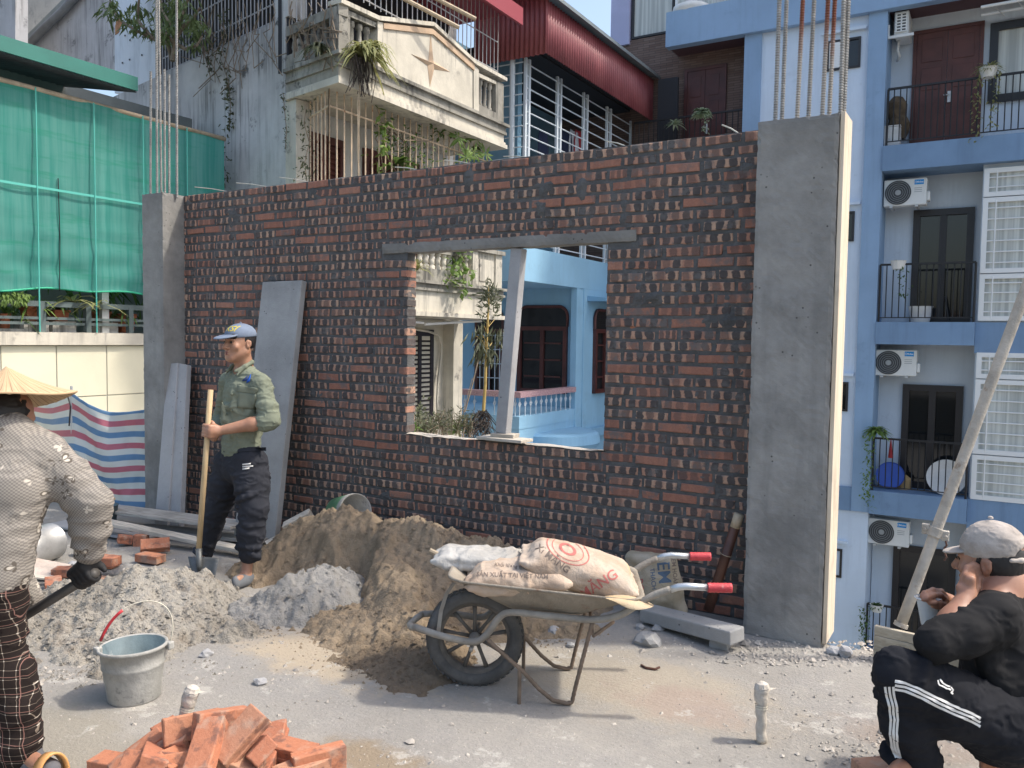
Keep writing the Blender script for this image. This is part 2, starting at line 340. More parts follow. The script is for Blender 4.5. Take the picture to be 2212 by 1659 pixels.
# ================================================================ brick wall
WX0, WX1, WY, WT, WZ, NC = -6.12, -1.145, 4.69, .108, 2.78, 40
CH = WZ/NC; BL, BJ = .207, .0225
OX0, OX1, OZ0, OZ1 = -3.655, -2.105, 13*CH, 31.5*CH
LX0, LX1, LZ0, LZ1 = -3.88, -1.915, 31.6*CH, 32.6*CH
wall = thing('brick_wall', (WX1, WY, 0), 'new red and black mottled brick wall with an open window hole', 'wall')
def mortar():
    b = MB()
    def face(x0, x1, z0, z1):
        xs = np.linspace(x0, x1, max(2, int((x1-x0)/.018))); zs = np.linspace(z0, z1, max(2, int((z1-z0)/.014)))
        X, Z = np.meshgrid(xs, zs, indexing='ij')
        k = fbm(X*7, Z*7, 3.3, 3); Y = WY+.0075-.0042*fbm(X*30, Z*46, .7, 3)-.0035*np.clip(fbm(X*14, Z*22, 4.7, 2), 0, 1)-np.clip(k-.62, 0, 1)*.03
        n, m = X.shape; base = len(b.v); b.v.extend(map(tuple, np.stack([X, Y, Z], -1).reshape(-1, 3).tolist()))
        i = np.arange(n*m).reshape(n, m)+base
        b.f.extend(map(tuple, np.stack([i[:-1, :-1], i[1:, :-1], i[1:, 1:], i[:-1, 1:]], -1).reshape(-1, 4).tolist()))
    e = .004
    for r in ((WX0, OX0, 0, WZ-.006), (OX1, WX1, 0, WZ-.006), (OX0, OX1, 0, OZ0-.006), (OX0, OX1, LZ1, WZ-.006)):
        face(*r)
        b.box(r[0]+e, r[1]-e, WY+.016, WY+WT-.006, r[2], r[3]-.002)
    b.build('mortar', M_mortar, wall, smooth=False)
    c = MB()                                           # rough pale mortar bed along the sill
    xs = np.linspace(OX0-.01, OX1+.015, 70); P = []
    for y in np.linspace(WY-.004, WY+WT+.004, 9):
        P.append([V((x, y, OZ0-.004+.008*float(fbm(x*9, y*30, 1.1, 3))-.2*(y < WY-.004)*.07)) for x in xs])
    c.grid(P); c.build('sill_mortar', M_drymortar, wall)
mortar()
rough_box_later = None
BRICKS = []
def brick_rows():
    rnd = random.Random(3)
    for c in range(NC):
        z0 = c*CH+.009; x = WX0 - ((c % 2)*.5+rnd.uniform(-.09, .09))*(BL+BJ)
        segs = [(WX0, WX1)]
        zc = z0+CH/2
        if zc > OZ0-.01 and zc < OZ1: segs = [(WX0, OX0), (OX1, WX1)]
        if zc > LZ0 and zc < LZ1: segs = [(WX0, LX0-.012), (LX1+.012, WX1)]
        for (s0, s1) in segs:
            x = s0 - ((c % 2)*.5+rnd.uniform(-.12, .12) if True else 0)*(BL+BJ)
            while x < s1:
                L = BL+rnd.uniform(-.009, .006); 
                if rnd.random() < .05: L *= .55
                a0, a1 = max(x, s0), min(x+L, s1)
                if a1-a0 > .03: BRICKS.append((a0, a1, z0+rnd.uniform(-.0022, .0022), .0495+rnd.uniform(-.0035, .003), rnd.uniform(-.0035, .003), (x, L)))
                x += L+BJ+rnd.uniform(-.004, .006)
brick_rows()
def brick_geo(bk, rnd):
    a0, a1, z, h, dy, (bx, L) = bk; y0 = WY+dy; y1 = WY+WT; e = .0045; j = lambda s=.0032: rnd.uniform(-s, s); tl = rnd.uniform(-.0025, .0025)
    vs = []; uv = []
    for (x, zz, t_) in ((a0, z, -1), (a1, z, 1), (a1, z+h, 1), (a0, z+h, -1)):
        vs.append((x, y1, zz+tl*t_)); uv.append(((x-bx)/L, (zz-z)/h))
    for (x, zz, t_) in ((a0, z, -1), (a1, z, 1), (a1, z+h, 1), (a0, z+h, -1)):
        vs.append((x+j(), y0+e+j(.001), zz+tl*t_+j())); uv.append(((x-bx)/L, (zz-z)/h))
    ex = e*1.1
    for (x, zz, sx, sz) in ((a0, z, 1, 1), (a1, z, -1, 1), (a1, z+h, -1, -1), (a0, z+h, 1, -1)):
        vs.append((x+sx*ex*rnd.uniform(.6, 1.7), y0+j(.0008), zz+tl*(-sx)+sz*e*rnd.uniform(.6, 1.5))); uv.append(((x+sx*ex-bx)/L, (zz+sz*e-z)/h))
    fs = [(8,9,10,11), (4,5,9,8), (5,6,10,9), (6,7,11,10), (7,4,8,11), (0,1,5,4), (1,2,6,5), (2,3,7,6), (3,0,4,7), (3,2,1,0)]
    return vs, uv, fs
def brick_obj(name, items, rnd, off, parent):
    V_, U, F, C = [], [], [], []
    for bk in items:
        vs, uv, fs = brick_geo(bk, rnd); b0 = len(V_); col = (rnd.random(), rnd.random(), rnd.random(), 1)
        if (bk[0]+bk[1])/2 > -1.9: col = (max(0, col[0]-.06), *col[1:])
        V_ += vs; U += uv; F += [tuple(i+b0 for i in f) for f in fs]; C += [col]*len(vs)
    me = bpy.data.meshes.new(name); pw = wloc(parent)+V(off); me.from_pydata([(p[0]-pw.x, p[1]-pw.y, p[2]-pw.z) for p in V_], [], F)
    ul = me.uv_layers.new(name='UVMap'); idx = np.zeros(len(me.loops), np.int32); me.loops.foreach_get('vertex_index', idx)
    ul.data.foreach_set('uv', np.array(U, np.float32)[idx].ravel())
    ca = me.color_attributes.new('bk', 'FLOAT_COLOR', 'POINT'); ca.data.foreach_set('color', np.array(C, np.float32).ravel())
    me.materials.append(M_brick); o = bpy.data.objects.new(name, me); COL.objects.link(o); o.parent = parent; o.location = off
    return o
def vis_size(bk):
    x = (bk[0]+bk[1])/2; d = V((x, WY, bk[2]))-CPOS; return (bk[1]-bk[0])/(d.dot(FWD)**2)
order = sorted(range(len(BRICKS)), key=lambda i: -vis_size(BRICKS[i])); rb = random.Random(11)
for i in order[:300]: brick_obj('brick', [BRICKS[i]], rb, (BRICKS[i][0]-WX1, 0, BRICKS[i][2]), wall)
o = brick_obj('brick_courses', [BRICKS[i] for i in order[300:]], rb, (0, 0, 0), wall); tag(o, kind='stuff')
b = MB(); p = aty(*[1365, 722], WY); b.obox((p.x, WY+.05, p.z), (.05, .08, .10)); b.build('brick_on_end', M_loose, wall)
for (x, y, x2, y2) in ((421, 404, 496, 417), (511, 395, 583, 409), (604, 383, 671, 400), (716, 388, 766, 392), (854, 361, 907, 373), (961, 346, 1021, 361), (1088, 338, 1146, 348), (1310, 305, 1355, 321), (1560, 270, 1597, 294)):
    q = aty(x2, y2, WY+.03); q.z = WZ-.01; e = aty(x, y, WY+.03+.12); b = MB(); m = (q+e)/2+V((0, 0, .006)); b.tube([q, m, e], .0042, 6); b.build('tie_wire', M_wire, wall)

# ================================================================ concrete pillars with rebar
def rough_box(name, x0, x1, y0, y1, z0, z1, mat, parent, step=.022, amp=.0035, edge=.010, seed=0.0):
    bm = bmesh.new(); bmesh.ops.create_cube(bm, size=1)
    for v in bm.verts: v.co = V((x0 if v.co.x < 0 else x1, y0 if v.co.y < 0 else y1, z0 if v.co.z < 0 else z1))
    for ax, L in ((0, x1-x0), (1, y1-y0), (2, z1-z0)):
        n = int(L/step)
        for k in range(1, n):
            co = V((x0, y0, z0)); co[ax] += L*k/n; no = V((0, 0, 0)); no[ax] = 1
            bmesh.ops.bisect_plane(bm, geom=bm.verts[:]+bm.edges[:]+bm.faces[:], plane_co=co, plane_no=no)
    bm.normal_update(); off = wloc(parent) if parent else V((0, 0, 0))
    lo = V((x0, y0, z0)); hi = V((x1, y1, z1))
    for v in bm.verts:
        p = v.co.copy(); nedge = sum(1 for a in range(3) if min(abs(p[a]-lo[a]), abs(p[a]-hi[a])) < 1e-4)
        n1 = mn.noise(p*6+V((seed, 0, 0))); n2 = mn.noise(p*38+V((0, seed, 0)))
        d = amp*(n1*.8+n2*.5)
        if nedge >= 2: d -= edge*(.25+abs(n2)*.9)
        v.co = p + v.normal*d - off
    me = bpy.data.meshes.new(name); bm.to_mesh(me); bm.free(); me.materials.append(mat)
    o = bpy.data.objects.new(name, me); COL.objects.link(o); o.parent = parent; return o
def rebar(a, b, r, mat, parent, pitch=.0135):
    a = V(a); b = V(b); L = (b-a).length; n = int(L/pitch); pts = []; rs = []
    for i in range(n):
        for f, q in ((0, .86), (.35, .86), (.5, 1.22), (.8, 1.22)): pts.append(a.lerp(b, (i+f)/n)); rs.append(r*q)
    m = MB(); m.tube(pts, rs, 7); sh = a-wloc(parent); 
    for i in range(len(m.v)): m.v[i] = tuple(V(m.v[i])-a)
    o = m.build('rebar', mat); o.parent = parent; o.location = sh; return o
lo = rough_box('lintel', LX0, LX1, WY-.006, WY+WT+.004, LZ0-.004, LZ1, M_lintel, wall, .02, .006, .010, 5); tag(lo, 'rough grey concrete lintel over the window hole')
PYF, PYB = 4.48, 4.74
rp = thing('concrete_pillar', (-.95, 4.6, 0), 'wide grey concrete pillar at the right end of the brick wall with rebar on top', 'pillar')
rough_box('column', -1.16, -.745, PYF, PYB, -.02, 2.765, M_pillar, rp, .024, .006, .017, 3)
b = MB(); b.box(-.744, -.722, PYF+.012, PYB-.02, .02, 2.77); o = b.build('formwork_board', M_form, rp, bevel=.003); tag(o, 'pale timber formwork board left on the right side of the pillar')
for (x0, x1, mt, dy) in ((295, 325, 0, .05), (345, 380, 0, .2), (462, 505, 1, .06), (548, 592, 0, .2), (655, 700, 1, .06), (708, 752, 1, .19), (797, 822, 0, .05), (822, 858, 0, .08)):
    yy = PYF+dy; p = aty(*k4(x0, 870), yy); q = aty(*k4(x1, 0), yy+.01); q = p+(q-p)*(1.55/(q.z-p.z)); p.z = 2.74
    rebar(p, q, .0105, (M_rebar, M_rust)[mt], rp)
lp = thing('concrete_pillar', (-6.2, 4.6, 0), 'narrow grey concrete pillar at the left end of the brick wall', 'pillar')
rough_box('column', -6.335, -6.06, PYF, PYB, -.02, 2.775, M_pillar, lp, .026, .0035, .009, 8)
for (x0, x1, ytop, dy) in ((1160, 1163, 550, .05), (1212, 1205, -220, .06), (1245, 1222, -220, .2), (1272, 1269, 532, .12), (1305, 1304, 575, .2), (1365, 1362, -260, .13)):
    yy = PYF+dy; p = aty(*k1(x0, 1490), yy); q = aty(*k1(x1, ytop), yy); p.z = 2.74; rebar(p, q, .0095, M_rebar, lp)

# ================================================================ precast pieces, planks, prop, stubs
def slab_piece(name, quad, th, mat, label, cat, nrm=None, group=None, sub=True):
    a, b_, c_, d = [V(p) for p in quad]; n = (b_-a).cross(d-a).normalized() if nrm is None else V(nrm)
    m = MB(); m.prism([a, b_, c_, d], n*th); o = m.build(name, mat, None, bevel=.006, fix=True); return tag(o, label, cat, group)
tl, tr = aty(578, 612, 4.672), aty(663, 608, 4.672); br, bl = aty(603, 1130, 4.42), None; br.z = 0
bl = br+(tl-tr); bl.z = 0; bl = V((bl.x, bl.y, .0)); br.z = 0
slab_piece('concrete_slab', (bl, br, tr, tl), .055, M_slabc, 'tall grey concrete slab leaning on the brick wall behind the standing man', 'concrete slab')
a, b1, c1, d1 = aty(372, 788, 4.6), aty(394, 786, 4.6), aty(372, 1108, 4.33), aty(344, 1106, 4.33); c1.z = d1.z = 0
slab_piece('concrete_strip', (d1, c1, b1, a), .05, M_slabl, 'left of two pale narrow concrete strips leaning by the narrow pillar', 'concrete strip', group='leaning narrow concrete strips')
a, b1, c1, d1 = aty(396, 787, 4.62), aty(414, 790, 4.62), aty(398, 1110, 4.35), aty(376, 1109, 4.35); c1.z = d1.z = 0
slab_piece('concrete_strip', (d1, c1, b1, a), .05, M_slabl, 'right of two pale narrow concrete strips, against the brick wall', 'concrete strip', group='leaning narrow concrete strips')
# short beam lying by the wall foot
a, b1 = atz(1395, 1322, .06), atz(1590, 1372, .10); m = MB()
m.beam(a+V((0, .02, -.01)), b1+V((0, .03, -.015)), .13, .075); o = m.build('concrete_beam', M_slabc, None, bevel=.008); tag(o, 'short rough concrete beam lying on the ground at the wall foot', 'concrete beam')
m = MB(); m.obox(b1+V((-.1, .07, -.075)), (.1, .08, .07)); o = m.build('support_lump', M_slabc, None, bevel=.01); tag(o, 'concrete lump propping the end of the short beam', 'rubble')
# post in the window hole with its blocks
zt = LZ0-.006; pb = aty(1087, 937, WY+.055); pt = aty(1121, 533, WY+.055); pb.z = OZ0+.055; pt.z = zt
m = MB(); m.beam(pb, pt, .085, .075, V((0, 1, 0))); o = m.build('concrete_post', M_slabl, None, bevel=.005); tag(o, 'slanting concrete post propping the lintel in the window hole', 'post')
m = MB(); m.obox((pb.x+.02, WY+.045, OZ0+.042), (.17, .11, .024), Matrix.Rotation(R(7), 3, 'Z')); o = m.build('timber_block', M_plank2, None, bevel=.003); tag(o, 'small timber block under the slanting post', 'timber block')
m = MB(); m.obox((pb.x+.035, WY+.015, OZ0+.02), (.36, .15, .02), Matrix.Rotation(R(-3), 3, 'Z')); o = m.build('timber_board', M_plank2, None, bevel=.003); tag(o, 'pale timber board on the window sill under the post', 'board')
# planks on the floor at the left
def plank(px0, px1, z0, z1, w, th, mat, label, name='timber_plank', tilt=0):
    a, b_ = atz(*px0, z0), atz(*px1, z1); m = MB(); d = (b_-a).normalized(); m.beam(a, b_, w, th)
    o = m.build(name, mat, None, bevel=.004); return tag(o, label, 'plank', 'planks on the floor by the tarpaulin')
plank((250, 1100), (520, 1135), .16, .17, .22, .025, M_plank, 'wide weathered plank on top of the planks beside the narrow pillar')
plank((215, 1125), (545, 1192), .13, .05, .10, .03, M_plank2, 'long pale plank slanting down behind the shovel')
plank((300, 1140), (580, 1165), .05, .05, .2, .03, M_plank, 'grey plank lying lowest in the plank pile')
plank((130, 1128), (330, 1160), .03, .03, .26, .02, M_slabl, 'thin grey sheet under the planks beside the brick rubble', 'cement_sheet')
plank((225, 1095), (320, 1108), .12, .15, .2, .02, M_slabl, 'dusty board at the back by the tarpaulin foot', 'dusty_board')
m = MB(); m.beam(atz(517, 1170, .02), aty(527, 1085, 4.25), .10, .03, V((0, 1, 0))); o = m.build('concrete_offcut', M_slabl, None, bevel=.004); tag(o, 'upright concrete offcut behind the legs of the standing man', 'offcut')
# trowel-like stick leaning on the tall slab
m = MB(); a, b1 = aty(606, 930, 4.5), aty(580, 1085, 4.44); m.tube([a, a.lerp(b1, .3)], .014, 8); tr_ = thing('thin_stick', b1, 'thin dark stick with brown handle leaning on the tall slab', 'stick')
m.build('handle', paint('brown_handle', (.22, .1, .05), .7), tr_); m = MB(); m.tube([a.lerp(b1, .3), b1], .009, 6); m.build('shaft', plain('dark_shaft', (.05, .045, .04), .8), tr_)
# dark bamboo pole leaning in the corner
bt = aty(1597, 1110, 4.60); bb = aty(1530, 1318, 4.56); bb.z = max(bb.z, .03); bam = thing('bamboo_pole', (bb.x, bb.y, 0), 'dark brown bamboo pole leaning in the corner beside the wide pillar', 'pole')
m = MB(); pts = [bb.lerp(bt, t_) for t_ in (0, .28, .56, .57, .575, .585, .59, .86)]; m.tube(pts, [.030, .029, .029, .031, .032, .031, .029, .028], 12); m.build('stem', M_bamboo, bam, smooth=True)
m = MB(); m.tube([bb.lerp(bt, .86), bb.lerp(bt, 1.0)], .0285, 12); m.build('pale_tip', M_bamtip, bam, smooth=True)
m = MB(); m.tube([bb.lerp(bt, .577), bb.lerp(bt, .583)], .0335, 12); m.build('node_ring', M_bamtip, bam, smooth=True)
# steel prop, clamp and the edge board it stands on
brd0, brd1 = atz(1888, 1419), atz(2215, 1505); brd0.z = brd1.z = 0
fb = thing('formwork_board', brd0, 'upright timber board along the floor edge below the steel prop', 'board')
dv = (brd1-brd0).normalized(); zt_ = aty(1890, 1350, brd0.y).z
for k, (z0, z1) in enumerate(((.01, zt_*.36), (zt_*.365, zt_*.71), (zt_*.715, zt_))):
    m = MB(); m.beam(brd0+V((0, 0, (z0+z1)/2)), brd1+V((0, 0, (z0+z1)/2+k*.004)), .028+.004*(k % 2), z1-z0); m.build('plank', M_fboard, fb, bevel=.003)
m = MB(); q = brd0+dv*.235; m.beam(q+V((0, -.03, .01)), q+V((0, -.03, zt_-.03)), .05, .022, V((0, 1, 0))); m.build('batten', M_fboard, fb, bevel=.002)
pb = aty(1945, 1345, brd0.y+.03); pb.z = zt_+.005; pt = aty(2222, 610, brd0.y+.35); pt = pb+(pt-pb)*1.6
pr = thing('steel_prop', pb, 'slanting cement-crusted steel scaffold pole with a clamp at the right', 'pole')
m = MB(); m.tube([pb.lerp(pt, k/14) for k in range(15)], .0265, 16); m.build('tube', M_prop, pr, smooth=True)
d = (pt-pb).normalized(); cq = pb.lerp(pt, 0); 
for tt in np.linspace(0, .5, 200):
    q = pb.lerp(pt, tt); v = q-CPOS; yy = IH/2-FPX*v.dot(UPV)/v.dot(FWD)
    if yy < 1150: cq = q; break
m = MB(); m.tube([cq-d*.024, cq+d*.024], .036, 16); clampo = m.build('clamp', M_prop, pr, smooth=False, bevel=.003)
for s in (-1, 1):
    m = MB(); sd = d.cross(V((0, 1, 0))).normalized(); m.obox(cq+sd*s*.046, (.034, .03, .05)); m.tube([cq+sd*s*.05-V((0, .03, 0)), cq+sd*s*.05+V((0, .03, 0))], .008, 8); m.build('clamp_bolt', M_prop, clampo, bevel=.002)
m = MB(); lp_ = [cq-sd*(.05+.006*math.sin(k*2))-V((0, .02, .02*k+.02)) for k in range(6)]; m.tube(lp_, .005, 6); m.build('tie_rope', M_bamboo, pr)
m = MB(); m.tube([pb-d*.0, pb+d*.02], .034, 16); m.build('base_plate', M_prop, pr)
# wrapped pipe stubs
def stub(px, pxtop, r, label, flare=0):
    a = atz(*px); v = a-CPOS; dep = v.dot(FWD); b_ = atd(*pxtop, dep); s = thing('pipe_stub', a, label, 'pipe stub', 'wrapped pipe stubs standing in the floor')
    m = MB(); n = 12; pts = []; rs = []
    for k in range(n+1):
        f = k/n; pts.append(a.lerp(b_, f)+V((.003*math.sin(k*1.7), .002*math.cos(k*2.3), 0))); rs.append(r*(1+.035*math.sin(k*2.1)+(.28 if f > .72 else 0)+(.12*flare if f > .9 else 0)))
    m.tube(pts, rs, 12); m.build('pipe', M_wrap, s, smooth=True)
    m = MB(); e = pts[-1]; ax = (b_-a).normalized(); m.tube([e-ax*.004, e+ax*.012, e+ax*.02], [rs[-1]*1.02, rs[-1]*.8, rs[-1]*.3], 9); m.build('plastic_cap', M_wrap, s)
    for f in (.62, .66):
        m = MB(); q = a.lerp(b_, f); m.tube([q-ax*.003, q+ax*.003], r*1.22, 12, cap=False); m.build('binding_wire', M_wire, s)
    m = MB(); q = a.lerp(b_, .93); m.leaf(q, RGT+V((0, 0, .25)), (0, 0, 1), .06, .03); m.leaf(q, -RGT+V((0, 0, .4)), (0, 0, 1), .035, .02); m.build('loose_flap', M_wrap, s)
stub((1644, 1603), (1645, 1482), .021, 'white plastic-wrapped pipe stub standing alone on the bare floor', 1)
stub((385, 1600), (415, 1490), .023, 'slanting white-wrapped pipe stub behind the left of the brick pile', .3)
stub((538, 1620), (541, 1545), .02, 'short wrapped pipe stub hidden behind the brick pile')
# ================================================================ building materials
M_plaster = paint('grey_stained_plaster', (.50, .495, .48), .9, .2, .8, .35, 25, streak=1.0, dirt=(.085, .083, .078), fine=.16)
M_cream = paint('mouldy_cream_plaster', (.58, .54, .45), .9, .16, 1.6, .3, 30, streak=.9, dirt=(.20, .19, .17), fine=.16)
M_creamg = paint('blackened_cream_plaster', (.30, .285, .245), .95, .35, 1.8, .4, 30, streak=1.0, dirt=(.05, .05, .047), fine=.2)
M_trim = paint('tan_trim', (.52, .38, .26), .85, .15, 4, .2)
M_white = paint('white_plaster', (.66, .65, .62), .85, .06, 2, .15, 30, fine=.05)
M_dkwood = paint('dark_red_wood', (.085, .026, .022), .45, .25, 3, .12, 60)
M_shut = paint('brown_red_shutter', (.10, .032, .025), .5, .25, 3, .15, 60)
M_blackw = paint('near_black_shutter', (.022, .018, .022), .5, .3, 4, .1)
M_ironb = plain('black_iron', (.015, .015, .017), .5)
M_ironc = paint('rusty_cream_bars', (.60, .46, .32), .75, .2, 9, 0, dirt=(.30, .13, .06))
M_irong = paint('grey_painted_bars', (.42, .42, .43), .7, .15, 6, 0)
M_ironp = plain('pale_painted_bars', (.62, .68, .72), .5)
M_inshade = plain('inner_shade', (.03, .032, .038), .9)  # near-black colour stands in for shade inside the houses and under the awning
t = NT('dark_glass'); t.col((.012, .014, .016), .06, 0, .6); M_glass = t.m
t = NT('curtain'); n = t.noise(1, 2, .5, t.vec((16, 16, .4))); t.col(t.mix(t.rng(n, .3, .7), (.42, .44, .42), (.66, .68, .64)), .8); M_curt = t.m
t = NT('clear_pane'); t.col((.85, .9, .9), .05); t.b.inputs['Transmission Weight'].default_value = .0
g = t.n('ShaderNodeBsdfTransparent'); gl = t.n('ShaderNodeBsdfGlossy'); gl.inputs['Roughness'].default_value = .04; mx = t.n('ShaderNodeMixShader'); fr = t.n('ShaderNodeFresnel'); fr.inputs[0].default_value = 1.45
t.l(t.ma('ADD', t.ma('MULTIPLY', fr.outputs[0], .9), .06), mx.inputs[0]); t.l(g.outputs[0], mx.inputs[1]); t.l(gl.outputs[0], mx.inputs[2]); t.l(mx.outputs[0], t.out.inputs[0]); M_pane = t.m
M_blue = paint('sky_blue_paint', (.28, .50, .67), .75, .07, 1.0, .08, 40, fine=.04, streak=.25, dirt=(.20, .34, .45))
M_blue2 = paint('sky_blue_trim', (.22, .42, .60), .75, .05, 1.2, .08, 40)
M_bt = paint('blue_wall_tile', (.20, .36, .48), .35, .06, 2, .05)
M_pink = paint('pink_granite', (.42, .25, .27), .35, .2, 30, .05, c2=(.55, .38, .40))
M_redm = paint('red_corrugated_metal', (.25, .055, .066), .5, .14, 1.2, .06, 30, c2=(.31, .09, .095), dirt=(.19, .055, .06))
M_redf = plain('red_metal_fascia', (.32, .065, .08), .45)
M_grym = paint('grey_roof_metal', (.26, .30, .31), .45, .15, 2, .05, metal=.3)
M_apale = paint('pale_blue_wall', (.64, .74, .86), .8, .06, .7, .06, 30, fine=.04, streak=.22, dirt=(.34, .40, .47))
M_abal = paint('grey_blue_wall', (.60, .67, .74), .8, .07, .7, .06, 30, fine=.04, streak=.25, dirt=(.30, .34, .38))
M_aband = paint('mid_blue_band', (.19, .30, .455), .75, .09, .8, .06, 30, fine=.04, streak=.3, dirt=(.09, .14, .22))
M_apil = paint('blue_pilaster', (.27, .40, .57), .75, .08, .8, .06, 30, fine=.04, streak=.25, dirt=(.14, .21, .32))
M_purp = paint('lavender_wall', (.46, .47, .66), .8, .1, .8, .08, fine=.04)
M_sof = paint('maroon_soffit', (.10, .055, .062), .8, .1, 1, .05)
M_wframe = plain('white_window_frame', (.80, .81, .80), .4)
M_dframe = plain('black_door_frame', (.022, .02, .022), .4)
t = NT('brown_strip_brick'); bt = t.n('ShaderNodeTexBrick'); t.l(t.vec((1, 1, 1), rot=(R(90), 0, 0)), bt.inputs[0])
bt.inputs['Color1'].default_value = (.15, .095, .075, 1); bt.inputs['Color2'].default_value = (.21, .145, .12, 1); bt.inputs['Mortar'].default_value = (.09, .07, .06, 1)
bt.inputs['Scale'].default_value = 1; bt.inputs['Brick Width'].default_value = .3; bt.inputs['Row Height'].default_value = .055; bt.inputs['Mortar Size'].default_value = .006
t.col(bt.outputs[0], .85); t.bump(bt.outputs[1], -.4, .01); M_bbrick = t.m
M_acw = paint('ac_white', (.72, .73, .71), .4, .04, 3, 0, fine=.03)
M_acd = plain('ac_dark_fan', (.05, .055, .06), .5)
M_acg = plain('ac_grey_hub', (.35, .37, .38), .5)
M_logo = plain('logo_blue', (.01, .27, .68), .4); M_logow = plain('logo_white', (.85, .9, .95), .4)
M_terra = paint('terracotta', (.40, .13, .065), .85, .18, 5, .2)
M_wpot = paint('white_pot', (.72, .71, .68), .5, .08, 6, .1)
M_galv = paint('galvanised_tube', (.55, .56, .55), .5, .12, 8, 0, metal=.3)
def leafmat(name, c, c2, tr=.35):
    t = NT(name); oi = t.n('ShaderNodeNewGeometry'); a = t.mix(oi.outputs['Random Per Island'], c, c2); t.col(a, .55)
    td = t.n('ShaderNodeBsdfTranslucent'); t.l(t.mix(.5, a, mul(c2, 1.5)), td.inputs[0]); mx = t.n('ShaderNodeMixShader'); mx.inputs[0].default_value = tr
    t.l(t.b.outputs[0], mx.inputs[1]); t.l(td.outputs[0], mx.inputs[2]); t.l(mx.outputs[0], t.out.inputs[0]); return t.m
M_leaf = leafmat('green_leaf', (.045, .085, .022), (.10, .17, .04))
M_leafl = leafmat('bright_leaf', (.10, .17, .035), (.20, .30, .07))
M_leafp = leafmat('pale_strap_leaf', (.16, .18, .06), (.34, .34, .15))
M_leafg = leafmat('grey_green_leaf', (.06, .075, .04), (.13, .14, .075))
M_leafv = leafmat('variegated_leaf', (.16, .24, .12), (.50, .55, .38))
M_twig = paint('dry_twig', (.22, .17, .12), .9, .25, 9, 0)
M_root = paint('dark_root', (.05, .04, .035), .95, .3, 9, 0)

def win(parent, O, ux, uz, w, h, n, fmat, pmat, name='window', fw=.06, cols=2, rows=1, depth=.05, sub='pane', sill=None):
    """framed window/door: O lower-left corner, ux/uz unit vectors, n outward normal; returns the frame part, panes as sub-parts"""
    O, ux, uz, n = V(O), V(ux), V(uz), V(n); m = MB()
    def bar(u0, u1, z0, z1, d0, d1, mb):
        ps = [O+ux*u+uz*z_+n*d_ for d_ in (d0, d1) for (u, z_) in ((u0, z0), (u1, z0), (u1, z1), (u0, z1))]
        mb.add(ps, [(0,3,2,1), (4,5,6,7), (0,1,5,4), (1,2,6,5), (2,3,7,6), (3,0,4,7)])
    bar(0, fw, 0, h, -.02, depth, m); bar(w-fw, w, 0, h, -.02, depth, m); bar(fw, w-fw, 0, fw, -.02, depth, m); bar(fw, w-fw, h-fw, h, -.02, depth, m)
    cw_ = (w-2*fw)/cols; rh = (h-2*fw)/rows
    for c_ in range(1, cols): bar(fw+cw_*c_-fw*.5, fw+cw_*c_+fw*.5, fw, h-fw, -.015, depth*.8, m)
    for r_ in range(1, rows): bar(fw, w-fw, fw+rh*r_-fw*.4, fw+rh*r_+fw*.4, -.015, depth*.7, m)
    f = m.build(name, fmat, parent, fix=True)
    for c_ in range(cols):
        p = MB(); bar(fw+cw_*c_, fw+cw_*(c_+1), fw, h-fw, -.012, .004, p); p.build(sub, pmat, f, fix=True)
    if sill: p = MB(); bar(-.06, w+.06, -.07, 0, -.02, .12, p); p.build('sill', sill, f, fix=True)
    return f
def bars(parent, part, pts0, pts1, n, r, mat, rails=(), railr=None, extra=None):
    """grille: rails tied into one frame part, every upright bar its own sub-part"""
    p0, p1 = V(pts0[0]), V(pts0[1]); q0, q1 = V(pts1[0]), V(pts1[1]); m = MB()
    m.tube([p0.lerp(q0, rails[0]), p1.lerp(q1, rails[0])], railr or r*1.15, 6); fr = m.build(part, mat, parent)
    for f in rails[1:]: k = MB(); k.tube([p0.lerp(q0, f), p1.lerp(q1, f)], railr or r*1.15, 6); k.build('rail', mat, fr)
    for i in range(n+1):
        a = p0.lerp(p1, i/n); b_ = q0.lerp(q1, i/n); k = MB(); k.tube([a, b_], r, 6); k.build('bar', mat, fr)
    return fr
def vine(name, pts, n, L, w, mat, parent=None, stem=.006, spread=.08, label=None, cat=None, group=None, hang=.6):
    pts = [V(p) for p in pts]; m = MB(); m.tube(pts, stem, 5); lf = MB(); rnd = random.Random(hash((len(pts), n, round(pts[0].x*100))) & 0xffff)
    for k in range(n):
        i = rnd.randrange(len(pts)-1); p = pts[i].lerp(pts[i+1], rnd.random()) + V((rnd.gauss(0, spread), rnd.gauss(0, spread), rnd.gauss(0, spread)))
        lf.leaf(p, (rnd.gauss(0, 1), rnd.gauss(0, 1), rnd.gauss(0, .6)-hang), (rnd.gauss(0, .4), rnd.gauss(0, .4), 1), L*rnd.uniform(.6, 1.3), w*rnd.uniform(.7, 1.2))
    if parent is None and label:
        root = thing(name, pts[-1], label, cat, group); m.build('stem', M_twig, root); lf.build('leaves', mat, root); return root
    o = lf.build(name, mat, parent); m.build('stem', M_twig, o); return o
